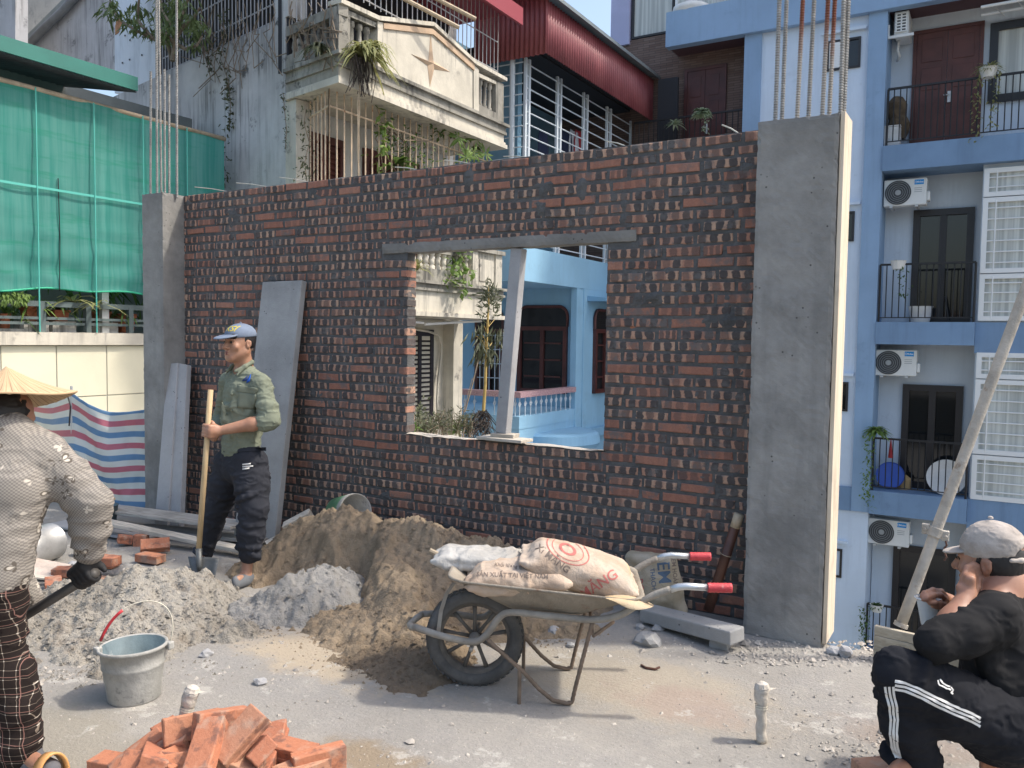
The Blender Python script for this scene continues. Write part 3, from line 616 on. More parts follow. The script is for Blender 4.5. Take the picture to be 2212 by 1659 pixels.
def tuft(mb, c, n, L, w, up=.6, rnd=random, droop=.5):
    for k in range(n):
        a = rnd.uniform(0, 6.283); el = rnd.uniform(.1, 1.3)*up; d = V((math.cos(a)*math.cos(el), math.sin(a)*math.cos(el), math.sin(el))); l_ = L*rnd.uniform(.6, 1.1)
        x = d.cross(V((0, 0, 1))).normalized()*w*.5; P = [V(c)+d*l_*f - V((0, 0, 1))*l_*droop*f*f for f in (0, .35, .7, 1)]
        mb.add([P[0]-x*.6, P[0]+x*.6, P[1]+x, P[1]-x, P[2]+x*.8, P[2]-x*.8, P[3]], [(0,1,2,3), (3,2,4,5), (5,4,6)])

# ================================================================ cream and grey house with balconies
ZB = 5.1
C0, C1, L0 = atz(*k2(715, 640), ZB), atz(*k2(1990, 1110), ZB), atz(*k2(330, 770), ZB)
XB = (C0.x+C1.x)/2; YB0, YB1 = atx(*k2(715, 640), XB).y, atx(*k2(1990, 1110), XB).y
house = thing('balcony_house', (XB-1.3, YB0, -9.5), 'weathered cream and grey house with a star-ornament balcony parapet', 'house')
PX_ = lambda x, y: atx(*k2(x, y), XB)
fd = V((L0.x-C0.x, L0.y-C0.y, 0)).normalized(); fn = V((fd.y, -fd.x, 0));  fn = fn if fn.y < 0 else -fn
CN = V((XB, YB0, 0)); XW = XB-1.28; HC0 = CN+fd*((XW-XB)/fd.x)            # house corner
zc1, zc0 = PX_(715, 395).z, PX_(715, 505).z
def ring(mb, z0, z1, out):                                               # band round the balcony's front and long side
    a = CN+fd*((XW+.03-XB)/fd.x)+fn*out; b_ = V((XB+out, YB0-out, 0)) ; c_ = V((XB+out, YB1+out, 0)); d = V((XW+.03, YB1+out, 0))
    mb.prism([V((p.x, p.y, z0)) for p in (a, b_, c_, d)], (0, 0, z1-z0))
m = MB(); ring(m, ZB+.02, zc0, 0.0); m.build('balcony_slab', M_cream, house, fix=True)
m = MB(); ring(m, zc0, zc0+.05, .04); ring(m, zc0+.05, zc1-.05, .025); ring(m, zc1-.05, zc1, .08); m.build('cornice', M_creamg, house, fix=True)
m = MB(); ring(m, ZB-.05, ZB+.02, .05); ring(m, ZB+.022, ZB+.06, .025); m.build('bottom_moulding', M_cream, house, fix=True)
def facepoly(name, px, th, mat, out=0.0, parent=house):
    m = MB(); m.prism([atx(*k2(*p), XB)+V((out, 0, 0)) for p in px], (-th, 0, 0)); return m.build(name, mat, parent, fix=True)
def lev(y0, x):                                                          # a level line on the long face through (715, y0)
    z = PX_(715, y0).z; p = PX_(x, y0); v = V((XB, p.y, z))-CPOS; yy = IH/2-FPX*v.dot(UPV)/v.dot(FWD)
    return yy/.8848*3.16
pp = facepoly('parapet', [(722, 398), (722, 30), (808, 78), (808, 128), (990, 212), (990, 130), (1050, 150), (1055, 205), (1430, 262), (1745, 545), (1752, 815), (1052, 500), (1052, 545)], .16, M_cream) if False else None
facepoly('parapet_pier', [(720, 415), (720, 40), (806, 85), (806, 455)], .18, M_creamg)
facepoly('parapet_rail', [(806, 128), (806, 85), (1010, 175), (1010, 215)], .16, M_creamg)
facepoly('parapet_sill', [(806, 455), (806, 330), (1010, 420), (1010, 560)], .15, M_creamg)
facepoly('parapet_post', [(1010, 560), (1010, 165), (1052, 178), (1052, 582)], .18, M_cream, .02)
facepoly('pediment', [(1052, 585), (1052, 200), (1435, 250), (1750, 520), (1750, 925)], .15, M_cream)
facepoly('pediment_frame', [(1052, 178), (1435, 225), (1440, 268), (1056, 222)], .10, M_trim, .03)
facepoly('pediment_frame', [(1435, 225), (1755, 500), (1755, 545), (1440, 268)], .10, M_trim, .03)
facepoly('parapet_post', [(1752, 930), (1752, 500), (1792, 540), (1792, 950)], .18, M_cream, .02)
facepoly('parapet_rail', [(1792, 560), (1930, 625), (1930, 650), (1792, 590)], .16, M_cream)
facepoly('parapet_sill', [(1792, 800), (1930, 870), (1930, 1010), (1792, 950)], .15, M_creamg)
facepoly('parapet_pier', [(1930, 625), (1990, 650), (1990, 1040), (1930, 1012)], .18, M_creamg)
for (x, y0, y1) in ((845, 190, 345), (905, 215, 375), (960, 240, 400), (1832, 635, 815), (1868, 650, 832), (1905, 665, 850)):
    a, b_ = PX_(x, y1)+V((-.08, 0, 0)), PX_(x, y0-30)+V((-.08, 0, 0)); L = (b_-a).length; m = MB()
    m.lathe([(.05, 0), (.05, .04), (.035, .06), (.04, L*.4), (.032, L*.75), (.05, L*.8), (.05, L)], 10, Matrix.Translation(a)); m.build('parapet_column', M_creamg, house, smooth=True)
# coping along the top
tops = [(715, 25), (1010, 160), (1435, 205), (1760, 500), (1998, 630)]; m = MB()
for p, q in zip(tops[:-1], tops[1:]): m.beam(PX_(*p)+V((-.07, 0, .03)), PX_(*q)+V((-.07, 0, .03)), .25, .06)
m.build('coping', M_cream, house)
star = [(1425, 250), (1445, 470), (1575, 555), (1452, 535), (1420, 672), (1400, 505), (1270, 415), (1408, 470)]
sc_pts = [atx(*k2(*p), XB)+V((.004, 0, 0)) for p in star]; cc = atx(*k2(1430, 492), XB)+V((.05, 0, 0)); m = MB()
m.add(sc_pts+[cc], [(i, (i+1) % 8, 8) for i in range(8)]); o = m.build('star_ornament', M_trim, house, fix=True); tag(o, 'four-pointed tan star ornament')
# gable side of the balcony (front)
def fplane(x, y): return atp(*k2(x, y), CN, fn)
zt_c = PX_(715, 25).z
m = MB(); a = V((CN.x, CN.y, 0)); e = HC0.copy()
ef = MB(); ef.prism([V((p.x, p.y, ZB+.065)) for p in (a+fn*.003, e+fn*.003, e-fn*.02, a-fn*.02)], (0, 0, zc0-ZB-.067)); ef.build('end_fascia', M_creamg, house, fix=True)
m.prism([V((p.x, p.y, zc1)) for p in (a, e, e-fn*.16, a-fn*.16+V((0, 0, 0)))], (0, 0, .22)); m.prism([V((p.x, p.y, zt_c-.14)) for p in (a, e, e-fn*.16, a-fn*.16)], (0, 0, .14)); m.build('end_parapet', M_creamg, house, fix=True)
for k in range(7):
    p = a.lerp(e, .2+.12*k)-fn*.08; m = MB(); L = zt_c-.14-zc1-.22; m.lathe([(.045, 0), (.03, .06), (.045, L*.4), (.028, L*.8), (.045, L)], 8, Matrix.Translation(V((p.x, p.y, zc1+.22)))); m.build('parapet_column', M_creamg, house, smooth=True)
m = MB(); p = a+fd*.12; m.prism([V((q.x, q.y, zc1)) for q in (a+fd*.02, a+fd*.22, a+fd*.22-fn*.17, a+fd*.02-fn*.17)], (0, 0, zt_c-zc1)); m.build('parapet_pier', M_creamg, house, fix=True)
# main body: grey front wall, cream corner, back wall
WTOP = fplane(265, 175).z
def frontwall(name, s0, s1, z0, z1, mat, th=.22, out=0.0):
    p, q = HC0+fd*s0+fn*out, HC0+fd*s1+fn*out; m = MB(); m.prism([V((p.x, p.y, z0)), V((q.x, q.y, z0)), V((q.x, q.y, z1)), V((p.x, p.y, z1))], -fn*th); return m.build(name, mat, house, fix=True)
zfw = fplane(60, 245).z
frontwall('front_wall', .02, 6.5, -9.5, zfw, M_plaster)
frontwall('corner_pier', -.26, .018, -9.5, ZB-.06, M_cream)
frontwall('upper_corner_pier', -.05, .30, zfw, 9.5, M_plaster, .3)
m = MB(); m.box(XW-.2, XW, HC0.y+.25, YB1+.3, -9.5, 9.0); m.build('side_wall', M_white, house)
m = MB(); m.box(XW-6, XW-.25, HC0.y+2.2, HC0.y+2.4, zfw-.6, 9.0); m.box(XW-6.2, XB+.25, YB0-.2, YB1+.25, 8.6, 8.75); m.build('upper_back_wall', M_inshade, house)  # interior shade put into the wall colour; roof slab added to darken the inside
m = MB(); m.box(XW-.19, XW+.02, YB0+.3, YB1, zc1, 8.6); m.build('upper_side_wall', M_inshade, house)
e0 = atx(*k2(1860, 0), XB+.3); e1 = atx(*k2(2130, 130), XB+.3); m = MB(); m.beam(V((XB+.3, YB0+.6, e1.z)), V((XB+.3, e1.y, e1.z)), .05, .30); m.build('eave_fascia', M_redf, house)
m = MB(); m.box(XW-.3, XB+.3, YB0+.6, e1.y, e1.z+.1, e1.z+.16); m.build('eave_roof', M_redf, house)
# upper grilles
a0, a1 = V((XB-.12, YB0+.02, zc1+.9)), V((XB-.12, YB1-.05, zc1+.9)); up = V((0, 0, 2.6))
bars(house, 'terrace_grille', (a0, a1), (a0+up, a1+up), 34, .009, M_irong, (.02, .22, .48, .74, 1.0))
a0 = CN+fd*.05-fn*.1; a0.z = zt_c; a1 = HC0-fn*.1; a1.z = zt_c
bars(house, 'terrace_grille', (a0, a1), (a0+V((0, 0, 2.2)), a1+V((0, 0, 2.2))), 10, .009, M_irong, (.02, .35, .7, 1.0))
a0 = HC0+fd*.3-fn*.06; a0.z = zfw; a1 = HC0+fd*4.2-fn*.06; a1.z = zfw
bars(house, 'window_grille', (a0, a1), (a0+V((0, 0, 2.6)), a1+V((0, 0, 2.6))), 34, .010, M_irong, (.02, .12, .3, .48, .66, .84, 1.0))
for (p0, p1) in (((1240, 0), (1640, 210)), ((1490, 0), (1770, 145))):
    q0, q1 = atx(*k2(*p0), XB+.1), atx(*k2(*p1), XB+.35); m = MB(); d_ = (q0-q1)*.6; m.tube([q0+d_, q1], .035, 8); o = m.build('bamboo_pole', M_bamtip); tag(o, 'bamboo drying pole sticking out below the red eave, ' + ('lower and longer' if p0[0] == 1240 else 'upper and shorter'), 'pole', 'drying poles')
# lower grille below the balcony slab, rusty cream
Zl = ZB-2.35; a0, a1 = V((XB-.28, YB0+.12, ZB-.05)), V((XB-.28, YB1-.1, ZB-.05)); dn = V((0, 0, Zl-ZB+.05))
bars(house, 'balcony_grille', (a0, a1), (a0+dn, a1+dn), 27, .0125, M_ironc, (.10, .60, .68, .97))
a0 = CN+fd*.28; a0 = V((XB-.28, YB0+.12, ZB-.05)); a1 = HC0+V((.05, .3, 0)); a1.z = ZB-.05
bars(house, 'balcony_grille', (a0, a1), (a0+dn, a1+dn), 7, .0125, M_ironc, (.10, .6, .97))
# shutters on the recessed wall (side wall plane XW)
def sw(px): return atx(*px, XW)
def shutter(px0, px1, zb, mat, name='shutter'):
    p, q = atx(*px0, XW+.03), atx(*px1, XW+.03); y0, y1, zt = p.y, q.y, p.z; m = MB()
    m.box(XW+.004, XW+.07, y0, y0+.1, zb, zt); m.box(XW+.004, XW+.07, y1-.1, y1, zb, zt); m.box(XW+.004, XW+.07, y0+.1, y1-.1, zt-.12, zt); m.box(XW+.004, XW+.07, (y0+y1)/2-.05, (y0+y1)/2+.05, zb, zt-.12)
    m.box(XW+.004, XW+.02, y0+.1, y1-.1, zb, zt-.12); m.box(XW+.004, XW+.068, y0+.1, y1-.1, zb+.95, zb+1.15)
    f = m.build(name, mat, house)
    z = zt-.2
    while z > zb+1.2:
        for (u0, u1) in ((y0+.1, (y0+y1)/2-.05), ((y0+y1)/2+.05, y1-.1)):
            s_ = MB(); s_.obox((XW+.045, (u0+u1)/2, z), (.012, u1-u0-.006, .07), Matrix.Rotation(R(-35), 3, 'Y')); s_.build('slat', mat, f)
        z -= .085
    return f
shutter(k2(400, 985), k2(750, 1080), ZB-2.5, M_shut); shutter(k2(908, 1140), k2(1330, 1200), ZB-2.5, M_shut)
# lower storey balcony, seen through the window hole
ZB2 = atx(*kw(905, 690), XB).z; dz = ZB2-ZB
m = MB(); ring(m, ZB2+.02, ZB2+.36, 0.0); m.build('balcony_slab', M_cream, house, fix=True)
m = MB(); ring(m, ZB2+.36, ZB2+.40, .05); ring(m, ZB2+.40, ZB2+.47, .025); ring(m, ZB2+.47, ZB2+.52, .09); m.build('cornice', M_creamg, house, fix=True)
m = MB(); ring(m, ZB2-.05, ZB2+.02, .05); m.build('bottom_moulding', M_cream, house, fix=True)
z0b, z1b = ZB2+.52, atx(*kw(870, 262), XB).z-.02
yA, yB_, yC = atx(*kw(700, 400), XB).y, atx(*kw(735, 400), XB).y, YB1
m = MB(); m.box(XB-.16, XB-.01, YB0, yA, z0b, z0b+.2); m.box(XB-.16, XB-.01, YB0, yA, z1b-.14, z1b-.002); m.build('parapet_rail', M_creamg, house)
m = MB(); m.box(XB-.18, XB+.01, yA, yB_, z0b, z1b); m.build('parapet_post', M_cream, house)
m = MB(); m.box(XB-.15, XB-.03, yB_, yC-.22, z0b, z1b); m.box(XB-.16, XB, yC-.22, yC, z0b, z1b); m.build('parapet_pier', M_cream, house)
m = MB(); m.box(XB-.03, XB-.012, yB_+.1, yC-.3, z0b+.1, z1b-.12); m.build('parapet_panel', M_cream, house, bevel=.005)
m = MB(); m.box(XB-.22, XB+.05, YB0-.05, YB1+.04, z1b, z1b+.07); m.build('coping', M_creamg, house)
y = yA-.1; L = z1b-.14-z0b-.2
while y > yA-3.2:
    m = MB(); m.lathe([(.06, 0), (.06, .05), (.04, .08), (.055, L*.35), (.05, L*.55), (.034, L*.8), (.06, L*.86), (.06, L)], 10, Matrix.Translation(V((XB-.085, y, z0b+.2)))); m.build('baluster', M_cream, house, smooth=True); y -= .165
# storey under it: cream wall, dark louvred door, pier, pipes
m = MB(); m.box(XW+.01, XW+.05, YB0-.3, YB1+.28, -9.5, ZB2-.06); m.build('lower_wall', M_cream, house)
p0, p1 = atx(*kw(576, 720), XW+.3), atx(*kw(637, 720), XW+.3); m = MB(); m.box(XW+.05, XW+.3, p0.y, p1.y, -9.5, ZB2-.06); m.build('lower_pier', M_cream, house)
shutter(kw(240, 770), kw(430, 790), -1.2, M_blackw, 'louvred_door')
m = MB(); q = [atx(*kw(x, y), XW+.12) for (x, y) in ((300, 770), (400, 785), (470, 810), (492, 880), (485, 980), (470, 1100), (462, 1250), (465, 1360))]; m.tube(q, .022, 8); m.build('drain_pipe', M_cream, house, smooth=True)
m = MB(); m.tube([atx(*kw(285, 722), XB-.1), atx(*kw(370, 728), XB-.1)], .02, 8); m.tube([atx(*kw(380, 738), XB-.1), atx(*kw(760, 715), XB-.1)], .022, 8); m.build('pvc_pipe', M_white, house)

# ================================================================ bright blue house behind, with red corrugated awning
XL = -8.02; P = lambda x, y: atx(*kw(x, y), XL)
bh = thing('blue_house', (XL-3, P(1040, 440).y, -9.5), 'bright blue house with a red corrugated metal awning and barred terrace', 'house')
YF, YW = P(1035, 440).y, P(1430, 490).y; zpb, zpt = P(1030, 440).z, P(1040, 208).z; YFAR = atx(*k3(1425, 900), XL).y+.3
m = MB(); m.box(XL-3.2, XL, YF, YF+.12, zpb, zpt); m.box(XL-.12, XL-.001, YF+.12, YFAR, zpb, zpt); m.box(XL-3.2, XL-.121, YF+.12, YFAR, zpb, zpb+.1); m.build('terrace_parapet', M_blue, bh)
m = MB(); m.box(XL-3.2, XL-.02, YW, YW+.2, -9.5, zpb-.001); m.box(XL-.2, XL-.003, YW+.2, YFAR, -9.5, zpb-.001); m.build('wall', M_blue, bh)
m = MB(); m.box(XL-.14, XL-.002, YW-.16, YW-.001, -9.5, zpb-.001); m.build('corner_pier', M_blue, bh)
def arched_window(px0, px1, pybot, pytop, rows, mat=M_dkwood, name='window', plane='Y', c=YW, cols=2):
    if plane == 'Y': p, q, r_ = aty(*kw(px0, pybot), c), aty(*kw(px1, pybot), c), aty(*kw(px0, pytop), c); ux, n = V((1, 0, 0)), V((0, -1, 0)); w = q.x-p.x
    else: p, q, r_ = atx(*kw(px0, pybot), c), atx(*kw(px1, pybot), c), atx(*kw(px0, pytop), c); ux, n = V((0, 1, 0)), V((1, 0, 0)); w = q.y-p.y
    h = r_.z-p.z; O = V(p)+n*.01; hw = h*.77
    f = win(bh, O, ux, (0, 0, 1), w, hw, n, mat, M_glass, name, .09, cols, 1, .07)
    for c_ in range(cols):
        for k in range(1, rows):
            m = MB(); u0 = .12+(w-.24)/cols*c_+.05; u1 = .12+(w-.24)/cols*(c_+1)-.05; z_ = hw*k/rows; a_ = O+ux*u0+V((0, 0, z_))+n*.02; b_ = O+ux*u1+V((0, 0, z_))+n*.02; m.beam(a_, b_, .03, .035); m.build('glazing_bar', mat, f)
    m = MB(); rr = .22; pts = [O+V((0, 0, hw)), O+ux*w+V((0, 0, hw))] + [O+ux*(w-rr+rr*math.cos(t_))+V((0, 0, h-rr+rr*math.sin(t_))) for t_ in np.linspace(0, 1.5708, 6)] + [O+ux*(rr+rr*math.cos(t_))+V((0, 0, h-rr+rr*math.sin(t_))) for t_ in np.linspace(1.5708, 3.1416, 6)]
    m.prism(pts, n*.02); m.build('fanlight', M_glass, f, fix=True)
    m = MB(); m.tube([q_+n*.03 for q_ in pts[1:]+[pts[0]]], .035, 6); m.build('arch_frame', mat, f)
    return f
arched_window(1010, 1340, 1192, 620, 4); arched_window(725, 905, 1200, 640, 4, cols=2)
arched_window(1508, 1640, 1205, 638, 4, plane='X', c=XL)
gm = MB()
for k in range(5):
    z_ = aty(*kw(740, 1190-k*95), YW-.1).z; gm.tube([aty(*kw(735, 1190), YW-.1)*1.0 if False else V((aty(*kw(735, 900), YW-.1).x, YW-.1, z_)), V((aty(*kw(905, 900), YW-.1).x, YW-.1, z_))], .011, 6)
for x in (750, 778, 812, 850, 882, 905): p = aty(*kw(x, 1190), YW-.1); q = aty(*kw(x, 790), YW-.1); gm.tube([p, V((p.x, p.y, q.z))], .011, 6)
gm.build('window_bars', M_ironp, bh)
# hood over the side window
hp = [P(1478, 545), P(1640, 560)]; m = MB(); m.prism([V((XL, hp[0].y, hp[0].z)), V((XL+.45, hp[0].y, hp[0].z-.05)), V((XL+.45, hp[0].y, hp[0].z-.12)), V((XL, hp[0].y, hp[0].z-.12))], (0, 2.6, 0)); m.build('window_hood', M_blue2, bh, fix=True)
# lower balcony
zr, zf = P(1020, 1235).z, P(1010, 1365).z; YB_ = P(1022, 1215).y
m = MB(); m.box(XL-3.2, XL+.03, YB_-.03, YB_+.2, zr, zr+.11); m.box(XL-.17, XL+.03, YB_+.2, YW-.18, zr, zr+.11); m.build('granite_handrail', M_pink, bh)
m = MB(); m.box(XL-3.2, XL-.01, YB_, YW, zf-.25, zf); m.box(XL-3.2, XL-.02, YB_+.02, YW, -9.5, zf-.25); m.build('balcony_floor', M_blue, bh)
def balus(p):
    m = MB(); m.tube([p, p+V((0, 0, zr-zf))], .011, 6); q = p+V((0, 0, (zr-zf)*.62)); m.tube([q+V((.0, .055*math.cos(t_)*(1-t_/14), .055*math.sin(t_)*(1-t_/14))) for t_ in np.linspace(0, 9, 18)], .008, 5); m.build('iron_baluster', M_ironp, bh)
y = YB_+.08
while y < YW-.2: balus(V((XL-.05, y, zf))); y += .22
x = XL-.15
while x > XL-2.2: balus(V((x, YB_+.08, zf))); x -= .24
# round ledge under the corner
pc = P(1270, 1450); m = MB(); M_ = Matrix.Translation(V((XL-.1, pc.y, pc.z-.35))); m.lathe([(0, .0), (.95, 0), (1.02, .12), (.98, .3), (.9, .34), (.0, .36)], 32, M_, a0=-math.pi/2, a1=math.pi/2); m.build('round_ledge', M_blue2, bh, smooth=False)
m = MB(); m.box(XL-.001, XL+.12, YW, YFAR, pc.z-.3, pc.z-.1); m.build('string_course', M_blue2, bh)
# terrace level: tile wall, frames, bars, awning
zg1 = atx(*k3(435, 440), XL).z; ZAW = zg1
m = MB(); m.box(XL-3.2, XL-2.0, YF+.3, YFAR, zpt-.5, zg1+.8); m.box(XL-3.2, XL-.35, YF+.35, YF+.5, zpt-.5, zg1+.2); m.build('terrace_inner_wall', M_bt, bh)
m = MB(); m.box(XL-2.0, XL-.3, YFAR-.3, YFAR-.1, zpt-.5, zg1+.5); m.box(XL-3.2, XL-.1, YF+.05, YFAR, zg1+.25, zg1+.32); m.build('terrace_back', M_inshade, bh)  # shade of the terrace interior is put into the dark colour
posts = [435, 462, 680, 706, 884, 912, 1066, 1094, 1250, 1272]
m = MB()
for x in posts: p = atx(*k3(x, 700), XL); m.box(XL-.07, XL-.02, p.y-.03, p.y+.03, zpt, zg1)
frm = m.build('terrace_frame', M_ironp, bh)
ya, yb = atx(*k3(440, 700), XL).y, atx(*k3(1272, 700), XL).y; nb = 15
for k in range(nb+1):
    z_ = zpt+.1+(zg1-zpt-.2)*k/nb; m = MB(); m.tube([V((XL-.045, ya, z_)), V((XL-.045, yb, z_))], .014, 6); m.build('bar', M_ironp, frm)
for k in range(nb+3):
    z_ = zpt+.1+(zg1-zpt-.2)*k/(nb+2); m = MB(); m.tube([V((XL-2.6, YF+.03, z_)), V((XL-.06, YF+.03, z_))], .012, 6); m.build('bar', M_ironp, frm)
for x in (XL-.3, XL-.95, XL-1.5): m = MB(); m.tube([V((x, YF+.04, zpt)), V((x, YF+.04, zg1))], .02 if x < XL-.5 else .055, 8); m.build('post', M_ironp, bh)
def corrug(parent, a, b_, drop0, drop1, nrm, pitch=.105, amp=.022, mat=M_redm):
    a, b_, nrm = V(a), V(b_), V(nrm); L = (b_-a).length; n = int(L/pitch*6); P_ = []
    for (dz_, o_) in ((drop0, 0.0), (drop0*.5+drop1*.5, .0), (drop1, .0)):
        P_.append([a.lerp(b_, i/n)+V((0, 0, dz_))+nrm*(amp*math.sin(i/6*2*math.pi)+o_) for i in range(n+1)])
    m = MB(); m.grid(P_); o = m.build('corrugated_sheet', mat, parent, smooth=True); s_ = o.modifiers.new('solid', 'SOLIDIFY'); s_.thickness = .004; return o
XA = XL+.5; q0 = atx(*k3(585, 412), XA); q1 = atx(*k3(1430, 930), XA); q2 = atx(*k3(612, 15), XA)
corrug(bh, V((XA, q0.y, q0.z)), V((XA, q1.y, q0.z)), 0, q2.z-q0.z, (1, 0, 0))
f0 = aty(*k3(225, 480), q0.y); corrug(bh, V((XA, q0.y, q0.z)), V((f0.x-.6, q0.y, q0.z)), 0, q2.z-q0.z+.4, (0, -1, 0))
m = MB(); m.prism([V((XA+.18, q0.y-.3, q2.z+.0)), V((XA+.18, q1.y+.55, q2.z)), V((XA-1.6, q1.y+.55, q2.z+.7)), V((XA-1.6, q0.y-.3, q2.z+.7))], (0, 0, .07)); m.build('roof_sheet', M_grym, bh, fix=True)
m = MB(); m.box(XL-3, XA-.06, q0.y+.05, q1.y-.05, q0.z+.35, q0.z+.4); m.build('awning_soffit', M_inshade, bh)
# washing on the terrace
M_clw = plain('white_cloth', (.6, .62, .66), .9); M_clr = plain('red_cloth', (.35, .03, .04), .9); M_cln = plain('navy_cloth', (.02, .03, .07), .9)
for i, (px, mt, lab) in enumerate(((735, M_cln, 'dark striped shirt'), (790, M_clw, 'white shirt'), (830, M_clr, 'red garment'), (560, M_cln, 'navy garment'))):
    p = atx(*k3(px, 1010), XL-.6); m = MB(); m.grid([[p+V((.02*math.sin(j*2+i), .10*j-.2+.03*(k > 0)*(j-2), -.28*k)) for j in range(5)] for k in range(4)]); o = m.build('hanging_garment', mt, None, smooth=True)
    tag(o, lab+' hanging to dry behind the terrace bars', 'laundry', 'washing on the barred terrace'); s_ = o.modifiers.new('solid', 'SOLIDIFY'); s_.thickness = .01
# ================================================================ blue apartment block at the right
YA = 18.5; YR = YA+.85
ap = thing('apartment_block', (-1.5, YA, -9.5), 'tall pale blue apartment block with recessed balconies and air conditioners', 'building')
Q = lambda k, x, y, Y=YA: aty(*k(x, y), Y)
xpl0, xpl1 = Q(k4, 58, 280).x, Q(k4, 190, 250).x; xpr0, xpr1 = Q(k4, 1020, 100).x, Q(k4, 1165, 60).x
zA, zA_ = Q(k4, 1140, 1130).z, Q(k4, 1115, 1325).z           # upper balcony band top / bottom
zB, zB_ = Q(k5, 1050, 1220).z, Q(k5, 1045, 1390).z
zC, zC_ = Q(k6, 985, 1090).z, Q(k6, 985, 1268).z
zT = Q(k4, 190, 250).z                                        # top band bottom
XE = 12.0; xbay = Q(k5, 1835, 1220).x
m = MB(); m.box(xpl1, xpr0, YA+.06, YA+.3, zC+.02, zT+.3); m.box(xpl1-.4, xpr1-.02, YA+.05, YR+.2, -9.5, zC_); m.build('panel_wall', M_apale, ap)
m = MB(); m.box(xpl0, xpl1, YA, YA+1.2, zC_+.01, zT+.3); m.build('pilaster', M_apil, ap)
m = MB(); m.box(xpr0, xpr1, YA-.02, YA+.86, zC_+.01, zT+.3); m.build('pilaster', M_apil, ap)
m = MB(); m.box(xpl0, xpr0, YA+.0, YA+.3, zC_, zC+.02); m.build('band', M_aband, ap)
for (z1, z0, x1) in ((zA, zA_, XE), (zB, zB_, xbay), (zC, zC_, xbay)):
    m = MB(); m.box(xpr1+.004, x1, YA-.06, YR, z0, z1); m.build('balcony_slab', M_aband, ap)
zD = zC-(zB-zC); m = MB(); m.box(xpr1+.004, xbay, YA-.06, YR, zD-.4, zD); m.build('balcony_slab', M_aband, ap)
for (z1, z0) in ((zB, zB_), (zC, zC_)):
    m = MB(); m.box(xbay+.004, XE, YA+.1, YR, z0-.15, z1); m.build('bay_band', M_aband, ap)
m = MB(); m.box(xpr1, XE, YR, YR+.2, -9.5, zT+3); m.build('balcony_wall', M_abal, ap)
xw0 = Q(k5, 1895, 100).x
m = MB(); m.box(xbay+.02, XE, YA+.16, YA+.4, -9.5, zA_); m.build('bay_wall', M_abal, ap)
# top fascia, soffit and the set-back brown wall at the left
xf0 = Q(k3, 1515, 300).x; zF = aty(*k3(1535, 108), YA).z; YS = atx(*k3(1600, 462), xf0).y
m = MB(); m.box(xf0, XE, YA-.12, YA+.12, zT, zF); m.build('fascia', M_apil, ap)
m = MB(); m.box(xf0, XE, YA+.121, YS+.2, zT+.05, zF-.1); m.build('soffit', M_sof, ap)
xb0 = -12.5; zbr = aty(*k3(1300, 300), YS).z
m = MB(); m.box(xb0, xpl1, YS, YS+.3, -9.5, zbr); m.box(xf0+.02, xpl1, YS+.001, YS+.3, zbr, zT+.1); m.build('brown_brick_wall', M_bbrick, ap)
xq0, xq1 = aty(*k3(1090, 100), YS).x, aty(*k3(1232, 100), YS).x; m = MB(); m.box(xq0, xq1, YS-.08, YS+2, zbr-.1, 16); m.build('lavender_wall', M_purp, ap)
m = MB(); m.box(xq1, xpr1+3, YS+.3, YS+.5, zbr, 16); m.build('upper_wall', M_abal, ap)
x0, x1 = aty(*k3(1240, 200), YS).x, aty(*k3(1565, 150), YS).x; win(ap, (x0, YS+.05, zbr+.02), (1, 0, 0), (0, 0, 1), x1-x0, 2.6, (0, -1, 0), M_dframe, M_curt, 'curtained_window', .05, 1, 1, .06)
x2 = xf0+6; win(ap, (x1+.05, YS-.02, zF-.3), (1, 0, 0), (0, 0, 1), 4.5, 2.2, (0, -1, 0), M_wframe, M_curt, 'curtained_window', .06, 2, 1, .06)
pc = aty(*k3(1690, 60), YS-.6); m = MB(); m.lathe([(.38, -.08), (.45, 0), (.42, .1), (.2, .2), (0, .22)], 20, Matrix.Translation((pc.x, YS-.5, zF+.05))); o = m.build('white_basin', M_wpot, None, smooth=True); tag(o, 'white dome-shaped basin behind the top blue fascia', 'basin')
pl_ = aty(*k3(1855, 375), YA+1.4); m = MB(); m.lathe([(0, -.1), (.16, -.1), (.19, -.06), (.19, 0), (0, 0)], 20, Matrix.Translation((pl_.x, YA+1.2, zT+.05))); o = m.build('ceiling_lamp', M_wpot, ap, smooth=True)
def panel_door(x0, x1, z0, z1, Y, parent, mat, leafs=2, name='panel_door'):
    m = MB(); fw = .07; m.box(x0, x0+fw, Y-.06, Y-.001, z0, z1); m.box(x1-fw, x1, Y-.06, Y-.001, z0, z1); m.box(x0+fw, x1-fw, Y-.06, Y-.001, z1-fw, z1); f = m.build(name, mat, parent)
    w = (x1-x0-2*fw)/leafs
    for k in range(leafs):
        a = x0+fw+w*k+.004; b_ = x0+fw+w*(k+1)-.004; l_ = MB(); l_.box(a, b_, Y-.045, Y-.002, z0, z1-fw-.003); lo_ = l_.build('leaf', mat, f)
        H = z1-z0
        for (u, v) in ((.05, .40), (.50, .68), (.73, .92)): q = MB(); q.box(a+.09, b_-.09, Y-.058, Y-.044, z0+H*u, z0+H*v); q.build('panel', mat, lo_, bevel=.012)
    h_ = MB(); xm = (x0+x1)/2; h_.box(xm+.03, xm+.09, Y-.075, Y-.046, z0+H*.38, z0+H*.47); h_.tube([V((xm+.06, Y-.09, z0+H*.44)), V((xm-.04, Y-.09, z0+H*.44))], .012, 6); h_.build('handle', M_galv, f)
    return f
d0, d1 = aty(*k3(1650, 700), YS), aty(*k3(1972, 700), YS); zt = aty(*k3(1800, 520), YS).z; panel_door(d0.x, d1.x, zA-.1, zt, YS, ap, M_dkwood)
